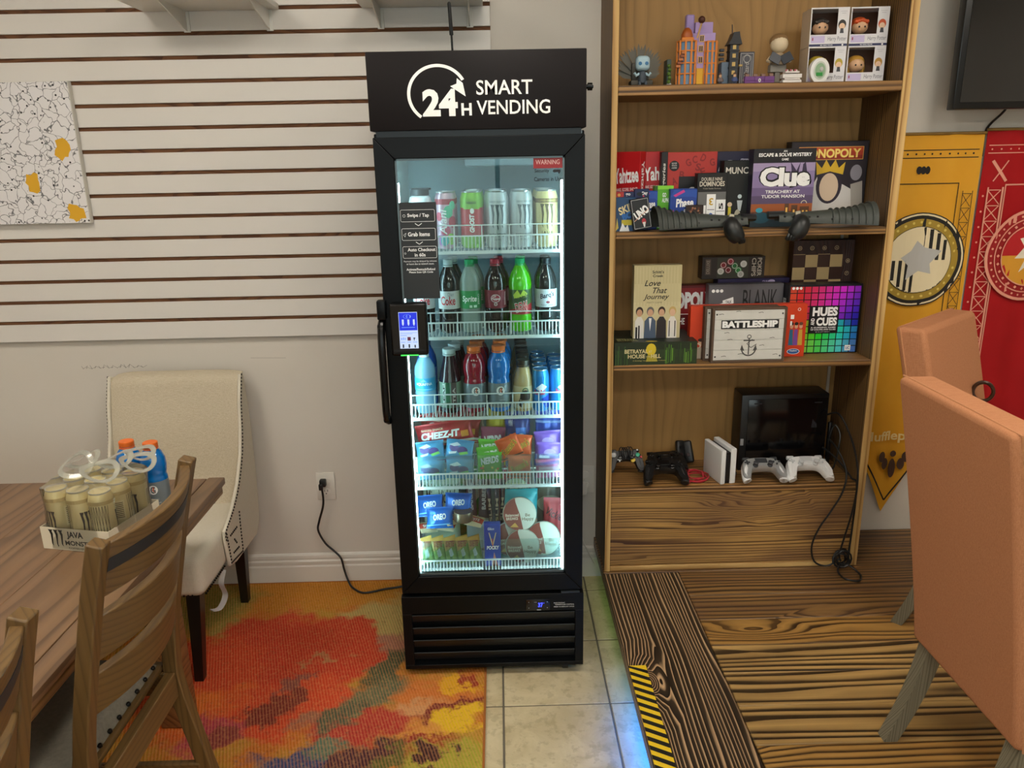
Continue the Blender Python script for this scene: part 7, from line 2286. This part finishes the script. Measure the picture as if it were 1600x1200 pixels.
pb = thing('purple_brick_wall', 'low purple toy brick wall with a small white badge', 'toy building', (.826, 2.562, Z1))
pur = C('#6a3a7a', .35)
for k in range(2):
    for i in range(3):
        G().ab(-.046 + i * .031, -.0155 + i * .031, -.008, .008, k * .012, k * .012 + .0117, pur, .0006, 1).obj('brick', pb)
for i in range(4):
    G().ab(-.044 + i * .025, -.032 + i * .025, -.006, .006, .0237, .031, C('#8a6a5a', .4), .0006, 1).obj('top_brick', pb)
p = Print(.01, .014); p.disc(.5, .5, .004, W_, .0055, 12); p.text('8', .3, .7, .25, .75, K_, .03); p.put(pb, lambda x, y, e: (x - .005, -.0084 - e, y + .005), 'badge_print')
# brick-built bust with a book: generic figure
bs_ = thing('brick_bust', 'brick-built cream figure holding an open dark book on a grey pedestal', 'figurine', (.908, 2.640, Z1))
cre = C('#d9c7a6', .5)
G().ab(-.018, .018, -.015, .015, 0, .012, C('#4a4640', .5), .001, 1).ab(-.008, .008, -.008, .008, .012, .042, C('#7a746a', .5), .001, 1).obj('pedestal', bs_)
G().ab(-.026, .026, -.012, .014, .042, .066, C('#8a857c', .5), .002, 1).obj('lower_body', bs_)
G().lathe([(.024, .064), (.026, .078), (.018, .096), (.010, .102)], C('#a89478', .5), (0, 0, 0), 16).obj('torso', bs_)
G().ball((0, -.004, .126), .028, cre, 18, 12, (1.0, .9, .95)).obj('head', bs_)
G().ball((0, .002, .136), .028, C('#8a6a44', .6), 18, 12, (1.04, .95, .8)).obj('hair_cap', bs_)
for s in (-1, 1):
    G().tube([(s * .022, -.004, .090), (s * .036, -.014, .076), (s * .030, -.026, .074)], .006, cre, 8).obj('arm', bs_)
    G().box((s * .018, -.030, .082), (.036, .003, .030), C('#1c2430', .4), .0008, (R_(-15), s * R_(-28), 0), 1).obj('book_page', bs_)
hw_ = thing('white_brick_cake', 'small white toy brick cake stack with pink studs', 'toy', (.930, 2.572, Z1))
for k, (w, z) in enumerate(((.060, 0), (.050, .012), (.060, .018), (.044, .032))):
    G().ab(-w / 2, w / 2, -.014, .014, z, z + (.0115 if k in (0, 2) else .0055), C(('#e2ded8', '#cfc8c4', '#e2ded8', '#d8d0cc')[k], .4), .0008, 1).obj('brick', hw_)
for k in range(6):
    G().lathe([(.003, .0375), (.003, .043), (.0025, .0435)], C(('#c86a7a', '#e2ded8')[k % 2], .4), (-.018 + k * .0072, -.006 + .010 * (k % 2), 0), 10).obj('stud', hw_)

# window boxes with big-headed toys
carton = C('#dedde0', .5)
def window_box(label, cx, z, hair, hw2, style, y=2.60):
    W2, D2, H2 = .118, .085, .112
    t = thing('window_box', label, 'toy box', (cx, y + D2 / 2, z), R_(-3), 'boxed toy figures on the top bookcase shelf')
    g = G()
    g.ab(-W2 / 2, W2 / 2, D2 / 2 - .002, D2 / 2, 0, H2, carton).ab(-W2 / 2, W2 / 2, -D2 / 2, D2 / 2, 0, .0015, carton).ab(-W2 / 2, W2 / 2, -D2 / 2, D2 / 2, H2 - .0015, H2, carton)
    g.ab(-W2 / 2, -W2 / 2 + .0015, -D2 / 2, D2 / 2, 0, H2, C('#c9b8a0', .5)).ab(W2 / 2 - .0015, W2 / 2, -D2 / 2, D2 / 2, 0, H2, carton)
    g.obj('carton', t)
    f = G()
    f.ab(-W2 / 2, W2 / 2, -D2 / 2 - .001, -D2 / 2, 0, .034, carton).ab(.024, W2 / 2, -D2 / 2 - .001, -D2 / 2, .034, H2, carton).ab(-W2 / 2, .024, -D2 / 2 - .001, -D2 / 2, H2 - .004, H2, carton).ab(-W2 / 2, -W2 / 2 + .003, -D2 / 2 - .001, -D2 / 2, .034, H2 - .004, carton)
    f.obj('front_panel', t)
    G().ab(-W2 / 2 + .002, W2 / 2 - .002, D2 / 2 - .004, D2 / 2 - .003, .002, H2 - .002, C('#5f4030', .6)).obj('inner_card', t)
    p = Print(W2, .034)
    p.rect(0, 1, .0, .2, C('#2a2f5a')); p.rect(.04, .40, .3, .9, C('#c4b8dc')); p.text('Harry Potter', .48, .97, .36, .82, C('#6a6a78'), .0, .1); p.text('BIG HEAD FIGURE', .30, .62, .05, .15, W_, .01); p.disc(.88, .1, .003, W_, n=10); p.rect(.07, .1, .5, .75, C('#a03a5a'))
    p.put(t, lambda x, yy, e: (x - W2 / 2, -D2 / 2 - .0012 - e, yy), 'carton_print')
    q = Print(.033, .070)
    q.disc(.42, .38, .012, C(hair), .014, 18); q.disc(.42, .30, .009, C('#e4c0a0'), .0095, 18); q.poly([(.25, .02), (.62, .02), (.55, .22), (.3, .22)], C('#3a3a40'))
    q.line([(.2, .92), (.8, .92)], .001, C('#a8a8b0')); q.line([(.3, .84), (.7, .84)], .001, C('#a8a8b0'))
    q.put(t, lambda x, yy, e: (x + .025, -D2 / 2 - .0012 - e, yy + .036), 'portrait_print')
    fx = -.016
    h = G().ball((fx, -.006, .060), .024, C('#d8ac86', .5), 18, 12, (1.05, .9, .92)).obj('toy_head', t)
    hg = G().ball((fx, .001, .068), .026, C(hair, .5), 18, 12, (1.08, .9, .86))
    if style == 'long':
        for s in (-1, 1):
            hg.ball((fx + s * .022, .002, .050), .012, C(hair, .5), 10, 8, (.8, .9, 1.8))
    else:
        for k in range(5):
            hg.ball((fx - .016 + .008 * k, -.020, .078 - .002 * abs(k - 2)), .008, C(hair, .5), 8, 6, (1, .7, .8), (0, .5 - .2 * k, 0))
    hg.obj('toy_hair', h)
    for s in (-1, 1):
        G().ball((fx + s * .009, -.0275, .058), .0028, K_, 8, 6, (1, .5, 1.1)).obj('eye', h)
    G().lathe([(.014, .0045), (.016, .012), (.010, .036)], C('#2c2a30', .5), (fx, -.004, 0), 14).obj('toy_body', t)
    G().ab(fx - .003, fx + .003, -.0205, -.016, .026, .036, C('#8a2430', .5)).obj('toy_tie', t)
    return t
window_box('white window box with a black-haired big-headed toy, stacked above the oval case', 1.052, Z1 + .1125, '#2a2420', 0, 'short')
window_box('white window box with a red-haired big-headed toy, stacked above the long-haired toy', 1.178, Z1 + .1125, '#c8501c', 0, 'short')
window_box('white window box with a yellow-haired toy, half hidden by the white oval case', 1.052, Z1, '#b8a030', 0, 'short')
window_box('white window box with a long blond-haired toy beside the bookcase end panel', 1.178, Z1, '#b88a34', 0, 'long')
ov = thing('oval_case', 'white upright oval case with a green and silver window', 'case', (1.016, 2.570, Z1 + .0378))
def oval(rx, rz, y0, y1, m, nm, par):
    g = G().lathe([(1, y0), (1, y1)], m, (0, 0, 0), 28)
    g.v = [(a * rx, z, b * rz) for a, b, z in g.v]
    return g.obj(nm, par)
oval(.030, .0375, -.010, .010, C('#e6e6e4', .3), 'shell', ov)
oval(.020, .027, -.0112, -.009, C('#c9cfc4', .25), 'window', ov)
oval(.016, .022, -.0118, -.0100, C('#8fae8c', .3), 'inner_frame', ov)
G().ab(-.012, .008, -.013, -.0115, -.016, -.006, C('#1f8a34', .4), .0005, 1).obj('green_band', ov)
G().ball((.004, -.012, .004), .006, C('#b8b8b4', .3), 10, 8, (1, .4, 1.2)).obj('charm', ov)
